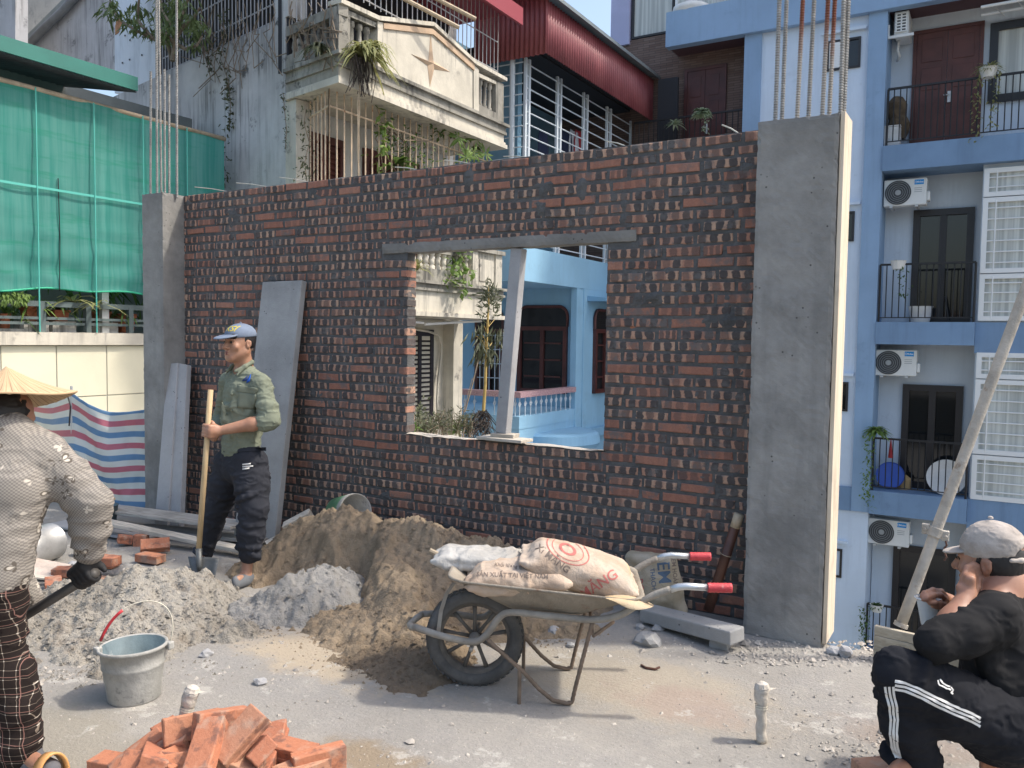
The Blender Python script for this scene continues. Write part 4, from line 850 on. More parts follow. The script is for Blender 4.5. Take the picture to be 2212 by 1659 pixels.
d0, d1, zt = Q(k4, 1362, 300, YR).x, Q(k4, 1905, 300, YR).x, Q(k4, 1620, 210, YR).z; panel_door(d0, d1, zA+.002, zt, YR, ap, M_shut)
def glass_door(k, xl, xr, yt, zb):
    a, b_, zt_ = Q(k, xl, yt+300, YR).x, Q(k, xr, yt+300, YR).x, Q(k, (xl+xr)/2, yt, YR).z
    win(ap, (a, YR, zb+.002), (1, 0, 0), (0, 0, 1), b_-a, zt_-zb, (0, -1, 0), M_dframe, M_glass, 'glass_door', .13, 2, 1, .07)
glass_door(k5, 1352, 1822, 350, zB); glass_door(k6, 1268, 1735, 285, zC); glass_door(k6, 1195, 1680, 1535, zD)
def railing(x0, x1, z, k0, n, h=.95):
    m = MB(); m.beam((x0, YA+.02, z+h), (x1, YA+.02, z+h), .045, .04); f = m.build('railing', M_ironb, ap)
    q = MB(); q.beam((x0, YA+.02, z+.09), (x1, YA+.02, z+.09), .025, .02); q.build('bottom_rail', M_ironb, f)
    for i in range(n+1):
        x = x0+(x1-x0)*i/n; q = MB(); q.tube([V((x, YA+.02, z+(.0 if i in (0, n) else .09))), V((x, YA+.02, z+h))], .011 if i not in (0, n) else .022, 6); q.build('bar', M_ironb, f)
hA = Q(k4, 1155, 690).z-zA; hB = Q(k5, 1080, 780).z-zB; hC = Q(k6, 1010, 690, YA).z-zC
railing(xpr1+.06, xpr1+6.0, zA, 0, 52, hA); railing(xpr1+.04, xbay-.03, zB, 0, 14, hB); railing(xpr1+.04, xbay-.03, zC, 0, 14, hC); railing(xpr1+.04, xbay-.03, zD, 0, 14, hC)
xr0, xr1 = xpl0-2.6, xpl0
m = MB(); m.beam((xr0, YA+.1, zA+hA), (xr1, YA+.1, zA+hA), .04, .04); f_ = m.build('railing', M_ironb, ap)
for i in range(22): q = MB(); x = xr0+(xr1-xr0)*i/21; q.tube([V((x, YA+.1, zA-.3)), V((x, YA+.1, zA+hA))], .012, 6); q.build('bar', M_ironb, f_)
m = MB(); m.box(xr0-2, xpl0-.001, YA, YS, zA_, zA-.3); m.build('side_balcony_slab', M_aband, ap)
xz = atx(*k3(1590, 800), -5.0).x; e = aty(*k3(1520, 800), YS-.6)
m = MB(); m.box(aty(*k3(1440, 800), YS-.5).x, aty(*k3(1590, 800), YS-.5).x, YS-.5, YS-.4, zA-.4, aty(*k3(1500, 605), YS-.5).z); m.build('recess_shade_panel', M_inshade, ap)  # flat dark sheet, its colour standing for the shade of a recess
# white bay windows with bars and curtains
def bay(k, xl, yt, yb, splits):
    x0_, zt_, zb_ = Q(k, xl, yt+200, YA+.16).x, Q(k, xl+60, yt, YA+.16).z, Q(k, xl, yb, YA+.16).z
    n = 0; zs = [zt_]+[Q(k, xl, s_, YA+.16).z for s_ in splits]+[zb_]
    for a, b_ in zip(zs[:-1], zs[1:]):
        f = win(ap, (x0_, YA+.15, b_+.01), (1, 0, 0), (0, 0, 1), 3.2, a-b_-.02, (0, -1, 0), M_wframe, M_curt, 'bay_window', .09, 2, 1, .07)
        z = b_+.2; hh = (a-b_)/max(2, round((a-b_)/.2))
        z = b_+hh
        while z < a-.1: q = MB(); q.tube([V((x0_+.09, YA+.10, z)), V((x0_+3.1, YA+.10, z))], .013, 6); q.build('bar', M_wframe, f); z += hh
        for xx in (.22,): q = MB(); q.tube([V((x0_+xx, YA+.085, b_+.05)), V((x0_+xx, YA+.085, a-.05))], .013, 6); q.build('bar', M_wframe, f)
bay(k5, 1900, 35, 1215, (265, 850)); bay(k6, 1840, 30, 1165, (235, 815))
tw = Q(k4, 1955, 190, YR); win(ap, (tw.x, YR, Q(k4, 1945, 800, YR).z), (1, 0, 0), (0, 0, 1), 2.6, tw.z-Q(k4, 1945, 800, YR).z, (0, -1, 0), M_dframe, M_curt, 'dark_framed_window', .15, 1, 1, .07)
# little side windows in the panel wall, each with a drip ledge
for i in range(5):
    zc = Q(k4, 820, 530).z-i*(zA-zB); x0_, x1_ = Q(k4, 690, 450).x, Q(k4, 950, 400).x; hh = .62
    f = win(ap, (x0_, YA+.06, zc), (1, 0, 0), (0, 0, 1), x1_-x0_, hh, (0, -1, 0), M_dframe, M_glass, 'small_window', .045, 2, 1, .04)
    q = MB(); q.box(x0_+.04, (x0_+x1_)/2, YA+.02, YA+.055, zc+.05, zc+hh-.05); q.build('frosted_pane', M_wframe, f)
    q = MB(); q.box(x0_-.12, x1_+.1, YA-.03, YA+.06, zc+hh+.13, zc+hh+.19); q.build('drip_ledge', M_apale, f)
# ---------------- air conditioners
def text_mb(s, size, M, bold=False):
    cu = bpy.data.curves.new('txt', 'FONT'); cu.body = s; cu.size = size; cu.align_x = 'CENTER'; cu.align_y = 'CENTER'; cu.resolution_u = 3; cu.offset = .012*size if bold else 0
    o = bpy.data.objects.new('txt', cu); COL.objects.link(o); bpy.context.view_layer.update()
    me = bpy.data.meshes.new_from_object(o.evaluated_get(bpy.context.evaluated_depsgraph_get())); m = MB()
    m.add([M @ v.co if isinstance(M, Matrix) else M(v.co) for v in me.vertices], [tuple(p.vertices) for p in me.polygons])
    bpy.data.objects.remove(o); bpy.data.curves.remove(cu); bpy.data.meshes.remove(me); return m
def make_ac():
    r = thing('air_conditioner', (0, 0, 0), 'x', 'air conditioner', 'white air conditioner units on the blue block')
    w, h, d = .80, .54, .28
    m = MB(); m.box(-w/2, w/2, -d/2, d/2, 0, h); m.build('casing', M_acw, r, bevel=.02)
    RX = Matrix.Translation((-.13, -d/2-.002, h*.5)) @ Matrix.Rotation(R(90), 4, 'X')
    m = MB(); m.lathe([(.245, 0), (.245, .012), (.228, .013), (.226, .003), (0, .003)], 40, RX); fan = m.build('fan_cover', M_acd, r, smooth=False)
    for k in range(5): q = MB(); rr = .055+k*.04; q.tube([RX @ V((rr*math.cos(a), rr*math.sin(a), .012)) for a in np.linspace(0, 6.2832, 41)], .0035, 5, cap=False); q.build('guard_ring', M_acg, fan)
    for k in range(8): a = k*.785; q = MB(); q.tube([RX @ V((.05*math.cos(a), .05*math.sin(a), .012)), RX @ V((.235*math.cos(a+.5), .235*math.sin(a+.5), .012))], .0022, 5); q.build('guard_spoke', M_acd, fan)
    q = MB(); q.lathe([(.05, .01), (.048, .018), (0, .02)], 20, RX); q.build('hub', M_acg, fan)
    m = MB(); m.box(.17, .34, -d/2-.004, -d/2-.0005, h*.76, h*.94); lg = m.build('logo_plate', M_logo, r)
    MT = Matrix.Translation((.268, -d/2-.0065, h*.848)) @ Matrix.Rotation(R(90), 4, 'X'); text_mb('Midea', .052, MT, True).build('lettering', M_logow, lg)
    q = MB(); C = (.196, h*.85); q.tube([V((C[0]+.02*math.cos(a), -d/2-.006, C[1]+.02*math.sin(a))) for a in np.linspace(.6, 5.6, 16)], .0035, 5); q.build('lettering_ring', M_logow, lg)
    for z in (.62, .55, .48): q = MB(); q.box(.17, .31, -d/2-.003, -d/2-.0005, h*z, h*z+.012); q.build('vent_groove', M_acg, r)
    m = MB(); m.box(w/2-.002, w/2+.06, -d/2+.04, d/2-.02, .08, h*.5); m.build('valve_cover', M_acw, r, bevel=.02)
    for x in (-.25, .22): m = MB(); m.box(x-.03, x+.03, -d/2-.02, d/2+.15, -.035, -.002); m.build('bracket', M_galv, r)
    return r
AC0 = make_ac()
for i, (k, x, y, lab) in enumerate(((k5, 1290, 322, 'uppermost front-facing air conditioner, just below the top balcony slab'), (k6, 1215, 214, 'middle front-facing air conditioner above the balcony with the blue tub'), (k6, 1160, 1522, 'lowest front-facing air conditioner beside the clamp of the steel prop'))):
    p = Q(k, x, y, YA+.22); o = AC0 if i == 0 else copy_tree(AC0); o.location = (p.x, YA+.36, p.z); o['label'] = lab
# one seen from its end, top left of the upper balcony
p = Q(k4, 1270, 285, YA+.3); r = thing('air_conditioner', (p.x, YA+.55, p.z), 'air conditioner seen end-on with a square grille, beside the upper brown door', 'air conditioner', 'white air conditioner units on the blue block')
zt = Q(k4, 1270, 85, YA+.15).z; w2 = (Q(k4, 1320, 200, YA+.15).x-Q(k4, 1208, 200, YA+.15).x)/2
m = MB(); m.box(p.x-w2, p.x+w2, YA+.15, YA+.95 if False else YR-.02, p.z, zt); m.build('casing', M_acw, r, bevel=.02)
m = MB(); m.box(p.x-w2+.04, p.x+w2-.04, YA+.135, YA+.149, p.z+.06, zt-.05); gr = m.build('side_grille', M_acd, r)
for i in range(7): q = MB(); z = p.z+.06+(zt-p.z-.11)*i/6; q.box(p.x-w2+.03, p.x+w2-.03, YA+.12, YA+.137, z-.012, z+.012); q.build('slat', M_acw, gr)
for i in range(3): q = MB(); x = p.x-w2+.04+(2*w2-.08)*i/2; q.box(x-.014, x+.014, YA+.118, YA+.134, p.z+.05, zt-.04); q.build('slat', M_acw, gr)
m = MB(); m.beam((p.x-w2-.1, YA+.14, p.z-.03), (p.x+w2+.1, YA+.14, p.z-.03), .05, .05); m.box(p.x-w2-.13, p.x-w2-.08, YA+.12, YA+.16, p.z-.05, p.z+.22); m.build('bracket', M_acw, r)
m = MB(); m.tube([V((p.x-w2+.05, YA+.5, p.z)), V((p.x-w2+.04, YA+.5, p.z-.2)), V((p.x-w2+.08, YA+.55, p.z-.3)), V((p.x-w2+.02, YA+.7, p.z-.35))], .03, 8); m.build('pipe', M_acw, r, smooth=True)
# ---------------- things on the balconies
def potted(k, x, y, r, mat, leafm, label, cat='potted plant', n=60, L=.2, w=.05, trail=None, Y=YA, pot=True, up=.8):
    p = Q(k, x, y, Y); g = thing('potted_plant', p, label, cat, 'small potted plants on railings'); m = MB()
    if pot: m.lathe([(0, 0), (r*.7, 0), (r, r*1.1), (r*1.06, r*1.15), (r*.9, r*1.15), (r*.85, r*.9), (0, r*.9)], 16, Matrix.Translation(p)); m.build('pot', mat, g, smooth=False)
    lf = MB(); rnd = random.Random(int(x+y)); tuft(lf, p+V((0, 0, r*1.0)), n, L, w, up, rnd, .6); 
    if trail:
        for (dx, ln) in trail:
            for q in range(int(ln*60)): lf.leaf(p+V((dx+rnd.gauss(0, .05), -.1+rnd.gauss(0, .05), .1-ln*rnd.random())), (rnd.gauss(0, 1), rnd.gauss(0, 1), -.6), (0, 0, 1), .09*rnd.uniform(.6, 1.2), .04)
    lf.build('leaves', leafm, g); return g
potted(k4, 1935, 600, .16, M_wpot, M_leafp, 'white pot with spidery plant hung on the top balcony railing', n=90, L=.4, w=.025, trail=((-.15, 1.3), (.12, 1.1)), Y=YA-.12)
potted(k5, 1240, 815, .15, M_wpot, M_leaf, 'round white hanging pot with a dangling vine on the middle balcony railing', n=10, L=.15, w=.02, trail=((.1, .65),), Y=YA-.12)
potted(k6, 1070, 690, .12, M_terra, M_leafl, 'bushy green trailing plant at the left end of the railing above the blue tub', n=110, L=.38, w=.06, trail=((-.08, 1.6), (-.14, 1.4)), Y=YA-.1, pot=False)
p = (587*.8848/2.4583+1900*.8848*0, 0)
kz = crop(1900, 1200, 2.4583)
potted(kz, 590, 720, .13, M_wpot, M_leaf, 'small cream bowl plant on the lowest railing beside the steel prop', n=40, L=.2, w=.04, trail=((-.2, .7), (-.25, 1.1)), Y=YA-.1)
potted(k3, 1780, 905, .10, M_wpot, M_leafv, 'round variegated pale plant on the railing in front of the far brown door', n=150, L=.30, w=.10, trail=((.15, .5),), Y=YA-.1, pot=False)
potted(k3, 1570, 990, .1, M_terra, M_leafv, 'sparse dark plant on the far railing beside the red awning', n=26, L=.3, w=.05, Y=YA-.1, pot=False)
p = Q(k5, 1410, 1210, YA+.35); m = MB(); m.lathe([(0, 0), (.17, 0), (.23, .32), (.24, .33), (.21, .33), (.2, .28), (0, .28)], 20, Matrix.Translation((p.x, YA+.35, zB))); o = m.build('white_planter', M_wpot); tag(o, 'tall white planter pot on the middle balcony floor', 'pot')
m = MB(); q = Q(k5, 1605, 1020, YR-.2); m.tube([q, Q(k5, 1630, 1210, YR-.25)], .02, 6); o = m.build('broom_stick', M_ironb); tag(o, 'dark broom stick leaning at the middle balcony glass door', 'stick')
p = Q(k6, 1175, 1105, YA+.4); m = MB(); RT = Matrix.Translation((p.x, YA+.45, zC+.27)) @ Matrix.Rotation(R(72), 4, 'X'); m.lathe([(0, 0), (.24, 0), (.28, .06), (.28, .09), (.26, .07), (0, .03)], 28, RT); o = m.build('blue_tub', plain('blue_plastic', (.05, .12, .50), .4), None, smooth=False); tag(o, 'round blue plastic tub standing on edge on the balcony', 'tub')
p = Q(k6, 1610, 1080, YA+.4); m = MB(); RT = Matrix.Translation((p.x, YA+.45, zC+.32)) @ Matrix.Rotation(R(70), 4, 'X'); m.lathe([(0, 0), (.26, 0), (.36, .08), (.37, .1), (.34, .09), (.2, .03), (0, .03)], 28, RT); o = m.build('white_basin', M_wpot, None, smooth=False); tag(o, 'large white basin standing on edge behind the balcony railing', 'basin')
p = Q(k6, 1280, 1100, YA+.5); m = MB(); m.lathe([(0, 0), (.13, 0), (.15, .22), (.05, .3), (0, .3)], 10, Matrix.Translation((p.x, YA+.55, zC))); o = m.build('brown_sack', paint('brown_sack', (.42, .28, .13), .9), None); tag(o, 'small brown bag between the blue tub and the glass door', 'bag')
p = Q(k6, 1185, 720, YA-.06); m = MB(); m.tube([V((p.x, YA-.05, zC+hC)), V((p.x, YA-.05, zC+hC-.1)), V((p.x, YA-.05, zC+hC-.38))], [.008, .02, .045], 8); o = m.build('red_tassel', plain('dark_red_tassel', (.22, .01, .015), .8)); tag(o, 'dark red tassel hanging from the balcony railing', 'tassel')
p = Q(k4, 1235, 1000, YA+.5); m = MB(); m.tube([V((p.x+.03*math.sin(i), YA+.5, zA+.25+.14*i)) for i in range(7)], [.16, .2, .22, .17, .2, .21, .1], 9); o = m.build('driftwood', paint('driftwood', (.12, .085, .05), .9, .4, 6, .6, 20)); tag(o, 'dark upright lump of driftwood on the top balcony', 'driftwood')
p = Q(k4, 1185, 1110, YA+.2); m = MB(); m.box(p.x-.17, p.x+.17, YA+.15, YA+.45, zA, zA+.42); m.box(p.x-.18, p.x+.18, YA+.14, YA+.46, zA+.421, zA+.45); o = m.build('foam_box', M_wpot, None, bevel=.015); tag(o, 'white foam box in front of the driftwood', 'box')
p = Q(k4, 1880, 70, YA+.2); m = MB(); 
r = thing('drying_rack', p, 'white extending clothes drying rack at the top right corner', 'drying rack')
for (y_, z_) in ((YA+.1, p.z), (YA+.5, Q(k4, 1925, 110, YA+.5).z)):
    q = MB(); q.tube([V((p.x, y_, z_)), V((p.x+4, y_, z_+.06))], .03, 8); q.build('rod', M_wframe, r)
for i in range(9): q = MB(); q.tube([V((p.x+.2+.4*i, YA+.1, p.z)), V((p.x+.4+.4*i, YA+.5, p.z-.1))], .01, 6); q.build('cross_bar', M_galv, r)
# ================================================================ netted terrace building at the left
XN = -10.5
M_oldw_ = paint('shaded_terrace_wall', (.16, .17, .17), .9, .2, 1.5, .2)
N = lambda k, x, y: atx(*k(x, y), XN)
lb = thing('terrace_building', (XN, 7, -9.5), 'cream building at the left with a green-netted planted terrace', 'building')
zpar0, zpar1 = N(kl, 300, 1222).z, N(kl, 300, 1135).z; Y0, Y1 = N(kl, -400, 1200).y, 9.35
M_cpan = paint('cream_panel', (.70, .66, .50), .75, .05, 1.2, .08, 30, fine=.04); M_joint = plain('panel_joint', (.42, .40, .34), .9)
m = MB(); m.box(XN-.3, XN-.012, Y0-3, Y1, -9.5, zpar0-.002); m.build('wall', M_joint, lb)
ys = [Y0-3]+[N(kl, x, 1300).y for x in (5, 381, 720, 1060)]+[Y1]; zs = [N(kl, 850, 1555).z, zpar0-.01]
for a, b_ in zip(ys[:-1], ys[1:]):
    for (z0, z1) in ((zs[0]+.008, zs[1]), (zs[0]-1.5, zs[0]-.008), (-4.5, zs[0]-1.51)): m = MB(); m.box(XN-.02, XN, a+.008, b_-.008, z0, z1); m.build('panel', M_cpan, lb, bevel=.003)
m = MB(); m.box(XN-.32, XN+.06, Y0-3, Y1, zpar0, zpar0+.16); m.build('ledge', M_cream, lb); m = MB(); m.box(XN-.3, XN+.03, Y0-3, Y1, zpar0+.162, zpar1); m.build('coping', M_cream, lb)
# railing
zrt = N(kl, 450, 950).z; M_rail = paint('grey_painted_rail', (.10, .13, .13), .5, .15, 4, 0)
m = MB(); m.beam((XN-.1, Y0-3, zrt), (XN-.1, Y1, zrt), .07, .07); rl = m.build('railing', M_rail, lb)
for yy in (1045, 1080): q = MB(); z = N(kl, 450, yy).z; q.beam((XN-.1, Y0-3, z), (XN-.1, Y1, z), .03, .035); q.build('rail', M_rail, rl)
for x in (-330, 0-10, 310, 618, 905, 1150): q = MB(); y = N(kl, x, 1050).y; q.box(XN-.14, XN-.06, y-.035, y+.035, zpar1, zrt); q.build('post', M_rail, rl)
# terrace floor, back wall, dark interior
m = MB(); m.box(XN-5, XN-.33, Y0-3, Y1, zpar0-.2, zpar0); m.box(XN-5, XN-4.8, Y0-3, Y1, zpar0, 6); m.build('terrace_floor', M_plaster, lb)
zn_t = N(k1, 0, 615).z; zn_b = N(kl, 300, 850).z
M_gpost = plain('white_net_post', (.09, .44, .37), .6)
for x in (235, 622, 950, 1245): q = MB(); p = N(kl, x, 500); q.tube([V((XN+.075, p.y, zpar1)), V((XN+.075, p.y, zn_t))], .009, 8); q.build('net_post', M_gpost, lb)
q = MB(); p = N(kl, 748, 500); q.box(XN-.22, XN-.14, p.y-.05, p.y+.05, zpar1, zn_t); q.build('steel_post', M_galv, lb)
zx = N(kl, 450, 195).z; q = MB(); q.beam((XN+.07, Y0-3, zx), (XN+.07, N(kl, 955, 260).y, zx), .008, .03); q.build('cross_rail', M_gpost, lb)
q = MB(); q.tube([V((XN, Y0-3, zn_t)), V((XN, N(k1, 1735, 1045).y, zn_t))], .035, 10); q.build('top_pipe', M_bamtip, lb, smooth=True)
t = NT('green_net'); n1 = t.noise(1, 4, .6, t.vec((1, 14, .6))); n2 = t.noise(1, 3, .5, t.vec((1, 3, 3))); n3 = t.noise(1, 4, .6, t.vec((1, 1.2, 10)))
c = t.mix(t.rng(n1, .3, .7), (.06, .38, .32), (.17, .54, .47)); c = t.mix(t.ma('MULTIPLY', t.rng(n3, .5, .72), .5), c, (.02, .40, .25))
td = t.n('ShaderNodeBsdfTranslucent'); t.l(c, td.inputs[0]); t.col(c, .7); m1 = t.n('ShaderNodeMixShader'); m1.inputs[0].default_value = .45; t.l(t.b.outputs[0], m1.inputs[1]); t.l(td.outputs[0], m1.inputs[2])
tp = t.n('ShaderNodeBsdfTransparent'); tp.inputs[0].default_value = (.75, .95, .9, 1); m2 = t.n('ShaderNodeMixShader'); t.l(t.rng(n1, .3, .7, .10, .22), m2.inputs[0]); t.l(m1.outputs[0], m2.inputs[1]); t.l(tp.outputs[0], m2.inputs[2]); t.l(m2.outputs[0], t.out.inputs[0]); M_net = t.m
ya, yb = Y0-2, N(k1, 1725, 1045).y; ny = 200; nz = 60; P_ = []
for i in range(nz+1):
    f = i/nz; row = []
    for j in range(ny+1):
        y = ya+(yb-ya)*j/ny; zb_ = zn_b+.03*math.sin(y*2.1)+.02*math.sin(y*5.3+1); z = zn_t+(zb_-zn_t)*f
        x = XN+.02+.03*float(mn.noise(V((y*1.4, z*1.1, 0))))+.012*math.sin(y*9+z)*f+.06*f*f*float(mn.noise(V((y*2.5, z*4, 3))))
        row.append(V((x, y, z)))
    P_.append(row)
m = MB(); m.grid(P_); o = m.build('shade_net', M_net, None, smooth=True); tag(o, 'green shade netting hung along the terrace railing at the left', 'netting')
for x, y0, y1 in ((377, 100, 860),): q = MB(); q.tube([N(kl, x, y0)+V((.05, 0, 0)), N(kl, x+12, 500)+V((.05, 0, 0)), N(kl, x+10, y1)+V((.05, 0, 0))], .006, 6); o = q.build('dark_rope', M_ironb); tag(o, 'thin dark cord hanging down the green netting', 'cord')
m = MB(); e0 = N(k1, 1735, 1045); m.tube([V((XN, Y0-2, zn_b))]+[V((XN+.02, y, zn_b+.03*math.sin(y*2.1)+.02*math.sin(y*5.3+1))) for y in np.linspace(Y0-1.9, yb, 60)], .014, 6); m.build('net_hem', plain('green_hem', (.03, .38, .22), .7), o if False else None); hem = bpy.context.scene.objects['net_hem']; tag(hem, 'bright green bottom hem of the shade netting', 'netting hem')
# terracotta pots with plants behind the railing
for (x, yt, yb_, w, lab, sq) in ((30, 1010, 1110, 60, 'round clay urn at the far left end of the netted terrace', 0), (200, 960, 1060, 100, 'square terracotta pot with drooping bright leaves, second from the left', 1), (390, 985, 1062, 110, 'square terracotta pot left of the middle railing post', 1), (680, 995, 1070, 90, 'terracotta pot right of the middle railing post', 1), (835, 1010, 1140, 105, 'tall terracotta pot nearest the narrow pillar', 1)):
    p0, p1 = atx(*kl(x-w/2, yt), XN-.35), atx(*kl(x+w/2, yt), XN-.35); hw = max(.07, (p1.y-p0.y)/2); yc = (p0.y+p1.y)/2; zt = p0.z; zb_ = atx(*kl(x, yb_), XN-.35).z
    g = thing('terracotta_pot', (XN-.35, yc, zb_), lab, 'pot', 'terracotta pots on the netted terrace'); m = MB()
    M_ = Matrix.Translation((XN-.35, yc, zb_)) @ Matrix.Rotation(R(45), 4, 'Z'); h = zt-zb_; q_ = 1.35 if sq else 1.0
    m.lathe([(0, 0), (hw*.75*q_, 0), (hw*.8*q_, h*.1), (hw*.9*q_, h*.75), (hw*1.05*q_, h*.8), (hw*1.05*q_, h), (hw*.85*q_, h), (hw*.8*q_, h*.85), (0, h*.85)], 4 if sq else 18, M_); m.build('pot', M_terra, g, fix=False)
    lf = MB(); rnd = random.Random(x); tuft(lf, V((XN-.33, yc, zt)), 26, .5, .035, .9, rnd, .7); lf.build('leaves', M_leaf if x != 200 else M_leafl, g)
    m = MB(); m.box(XN-.5, XN-.2, yc-.16, yc+.16, zpar1-.02, zb_-.002); m.build('plinth', M_plaster, g)
lf = MB(); rnd = random.Random(5)
for k in range(70): p = atx(*kl(rnd.uniform(0, 190), 0), XN-.05); p = atx(*kl(rnd.choice((30, 55, 120, 150, 170))+rnd.gauss(0, 14), rnd.uniform(850, 930)), XN-.02); lf.leaf(p, (rnd.gauss(.3, .5), rnd.gauss(0, .6), -1), (1, 0, .3), .09, .035)
o = lf.build('drooping_plant', M_leafl); tag(o, 'drooping bright green leaves over the railing at the far left', 'plant')
lf = MB(); rnd = random.Random(6); tuft(lf, N(kl, 520, 930)+V((-.1, 0, 0)), 26, .45, .04, .7, rnd, .6); tuft(lf, N(kl, 680, 950)+V((-.1, 0, 0)), 20, .45, .04, .5, rnd, .5); o = lf.build('strap_leaf_plant', M_leafp); tag(o, 'strap-leaved plant spilling under the net hem mid-terrace', 'plant')
lf = MB(); rnd = random.Random(8)
for k in range(260): p = V((XN-rnd.uniform(.25, .8), rnd.uniform(Y0-1, 8.4), zrt+rnd.uniform(-.35, .55))); lf.leaf(p, (rnd.gauss(0, .4), rnd.gauss(0, .5), .9), (1, 0, 0), rnd.uniform(.25, .5), .04)
o = lf.build('terrace_foliage', M_leaf); tag(o, 'mass of dark strap leaves behind the terrace railing', None, None, 'stuff')
m = MB(); m.box(XN-1.5, XN-1.35, Y0-3, Y1, zpar0, 5.2); m.build('terrace_shade_wall', M_oldw_, lb)  # added wall, coloured dark as shade behind the net and below the canopy
# metal canopy over the netting
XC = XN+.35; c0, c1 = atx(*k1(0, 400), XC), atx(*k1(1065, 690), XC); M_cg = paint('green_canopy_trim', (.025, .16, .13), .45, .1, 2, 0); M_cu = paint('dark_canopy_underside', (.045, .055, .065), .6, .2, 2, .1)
can = thing('metal_canopy', (XC, 6, c0.z), 'dark green metal canopy roof above the green netting', 'canopy')
ze = c1.z; m = MB(); m.box(XC-.03, XC, Y0-3, c1.y, ze-.02, ze+.16); m.build('edge_trim', M_cg, can)
P_ = []
for i in range(3): P_.append([V((XC-.03-1.6*i, y, ze-.015+.30*i)) + V((0, 0, .018*math.sin(j*1.571))) for j, y in enumerate(np.linspace(Y0-3, c1.y, 200))])
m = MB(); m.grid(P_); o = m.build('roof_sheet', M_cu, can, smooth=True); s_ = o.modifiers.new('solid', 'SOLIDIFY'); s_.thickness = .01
# ---------------- walls behind the canopy
M_oldw = paint('streaked_grey_wall', (.47, .47, .48), .9, .12, .9, .3, 20, streak=.8, dirt=(.13, .13, .13)); M_pale = paint('pale_old_wall', (.56, .54, .48), .9, .15, 1.4, .3, 25, dirt=(.36, .35, .32))
rs = thing('far_grey_building', (-18, 9, -9.5), 'streaked grey gable wall with a sloping drain pipe behind the canopy', 'building')
YG = 12.5; G_ = lambda x, y: aty(*k1(x, y), YG)
m = MB(); m.prism([G_(170, 420), G_(900, 700), G_(900, -350), G_(700, -350), G_(610, -60)], (0, .3, 0)); m.build('gable_wall', M_oldw, rs, fix=True)
m = MB(); a, b_, c_, d_ = [aty(*k1(*q), YG+1.0) for q in ((100, 520), (1000, 520), (1000, -500), (100, -500))]; m.prism([a, b_, c_, d_], (0, .3, 0)); m.build('pale_wall', M_pale, rs, fix=True)
m = MB(); a, b_, c_, d_ = [aty(*k1(*q), YG-1.2) for q in ((-900, 560), (118, 480), (118, -500), (-900, -500))]; m.prism([a, b_, c_, d_], (0, .3, 0)); m.build('side_wall', M_oldw, rs, fix=True)
m = MB(); m.tube([aty(*k1(*q), YG-.15) for q in ((160, 400), (330, 230), (480, 90), (600, -50), (700, -200))], .10, 10); m.build('drain_pipe', paint('dark_pipe', (.20, .21, .22), .5), rs, smooth=True)
m = MB(); pts = [aty(*k1(*q), YG-.12) for q in ((130, 395), (600, -70))]; m.beam(pts[0], pts[1]+(pts[1]-pts[0])*.5, .12, .16); m.build('verge_board', M_grym, rs)
sh = thing('white_sheet_wall', (-14, 11, -9.5), 'white sheet-metal wall panel with rust stain beside the grey gable', 'wall panel')
YS2 = 11.2; t = NT('white_sheet'); n = t.noise(1, 5, .6, t.vec((5, 5, .8))); c = t.mix(t.rng(n, .45, .7), (.66, .72, .78), (.52, .57, .62)); s = t.n('ShaderNodeSeparateXYZ'); t.l(t.tc.outputs['Object'], s.inputs[0])
t.col(c, .5); M_sheet = t.m
m = MB(); m.prism([aty(*k1(*q), YS2) for q in ((885, 720), (1215, 720), (1215, -400), (885, -400))], (0, .06, 0)); m.build('sheet', M_sheet, sh, fix=True)
m = MB(); m.prism([aty(*k1(*q), YS2-.01) for q in ((888, 270), (915, 250), (945, 160), (900, 140), (888, 200))], (0, .008, 0)); m.build('rust_patch', paint('rust_patch', (.40, .20, .10), .9, .3, 12, 0), sh, fix=True)
for (x, y) in ((945, 485), (1000, 460), (1095, 425), (1003, 310), (965, 275), (1100, 285)): m = MB(); p = aty(*k1(x, y), YS2-.01); m.lathe([(.02, 0), (.02, .01), (0, .012)], 8, Matrix.Translation(p) @ Matrix.Rotation(R(90), 4, 'X')); m.build('rivet', M_acd, sh)
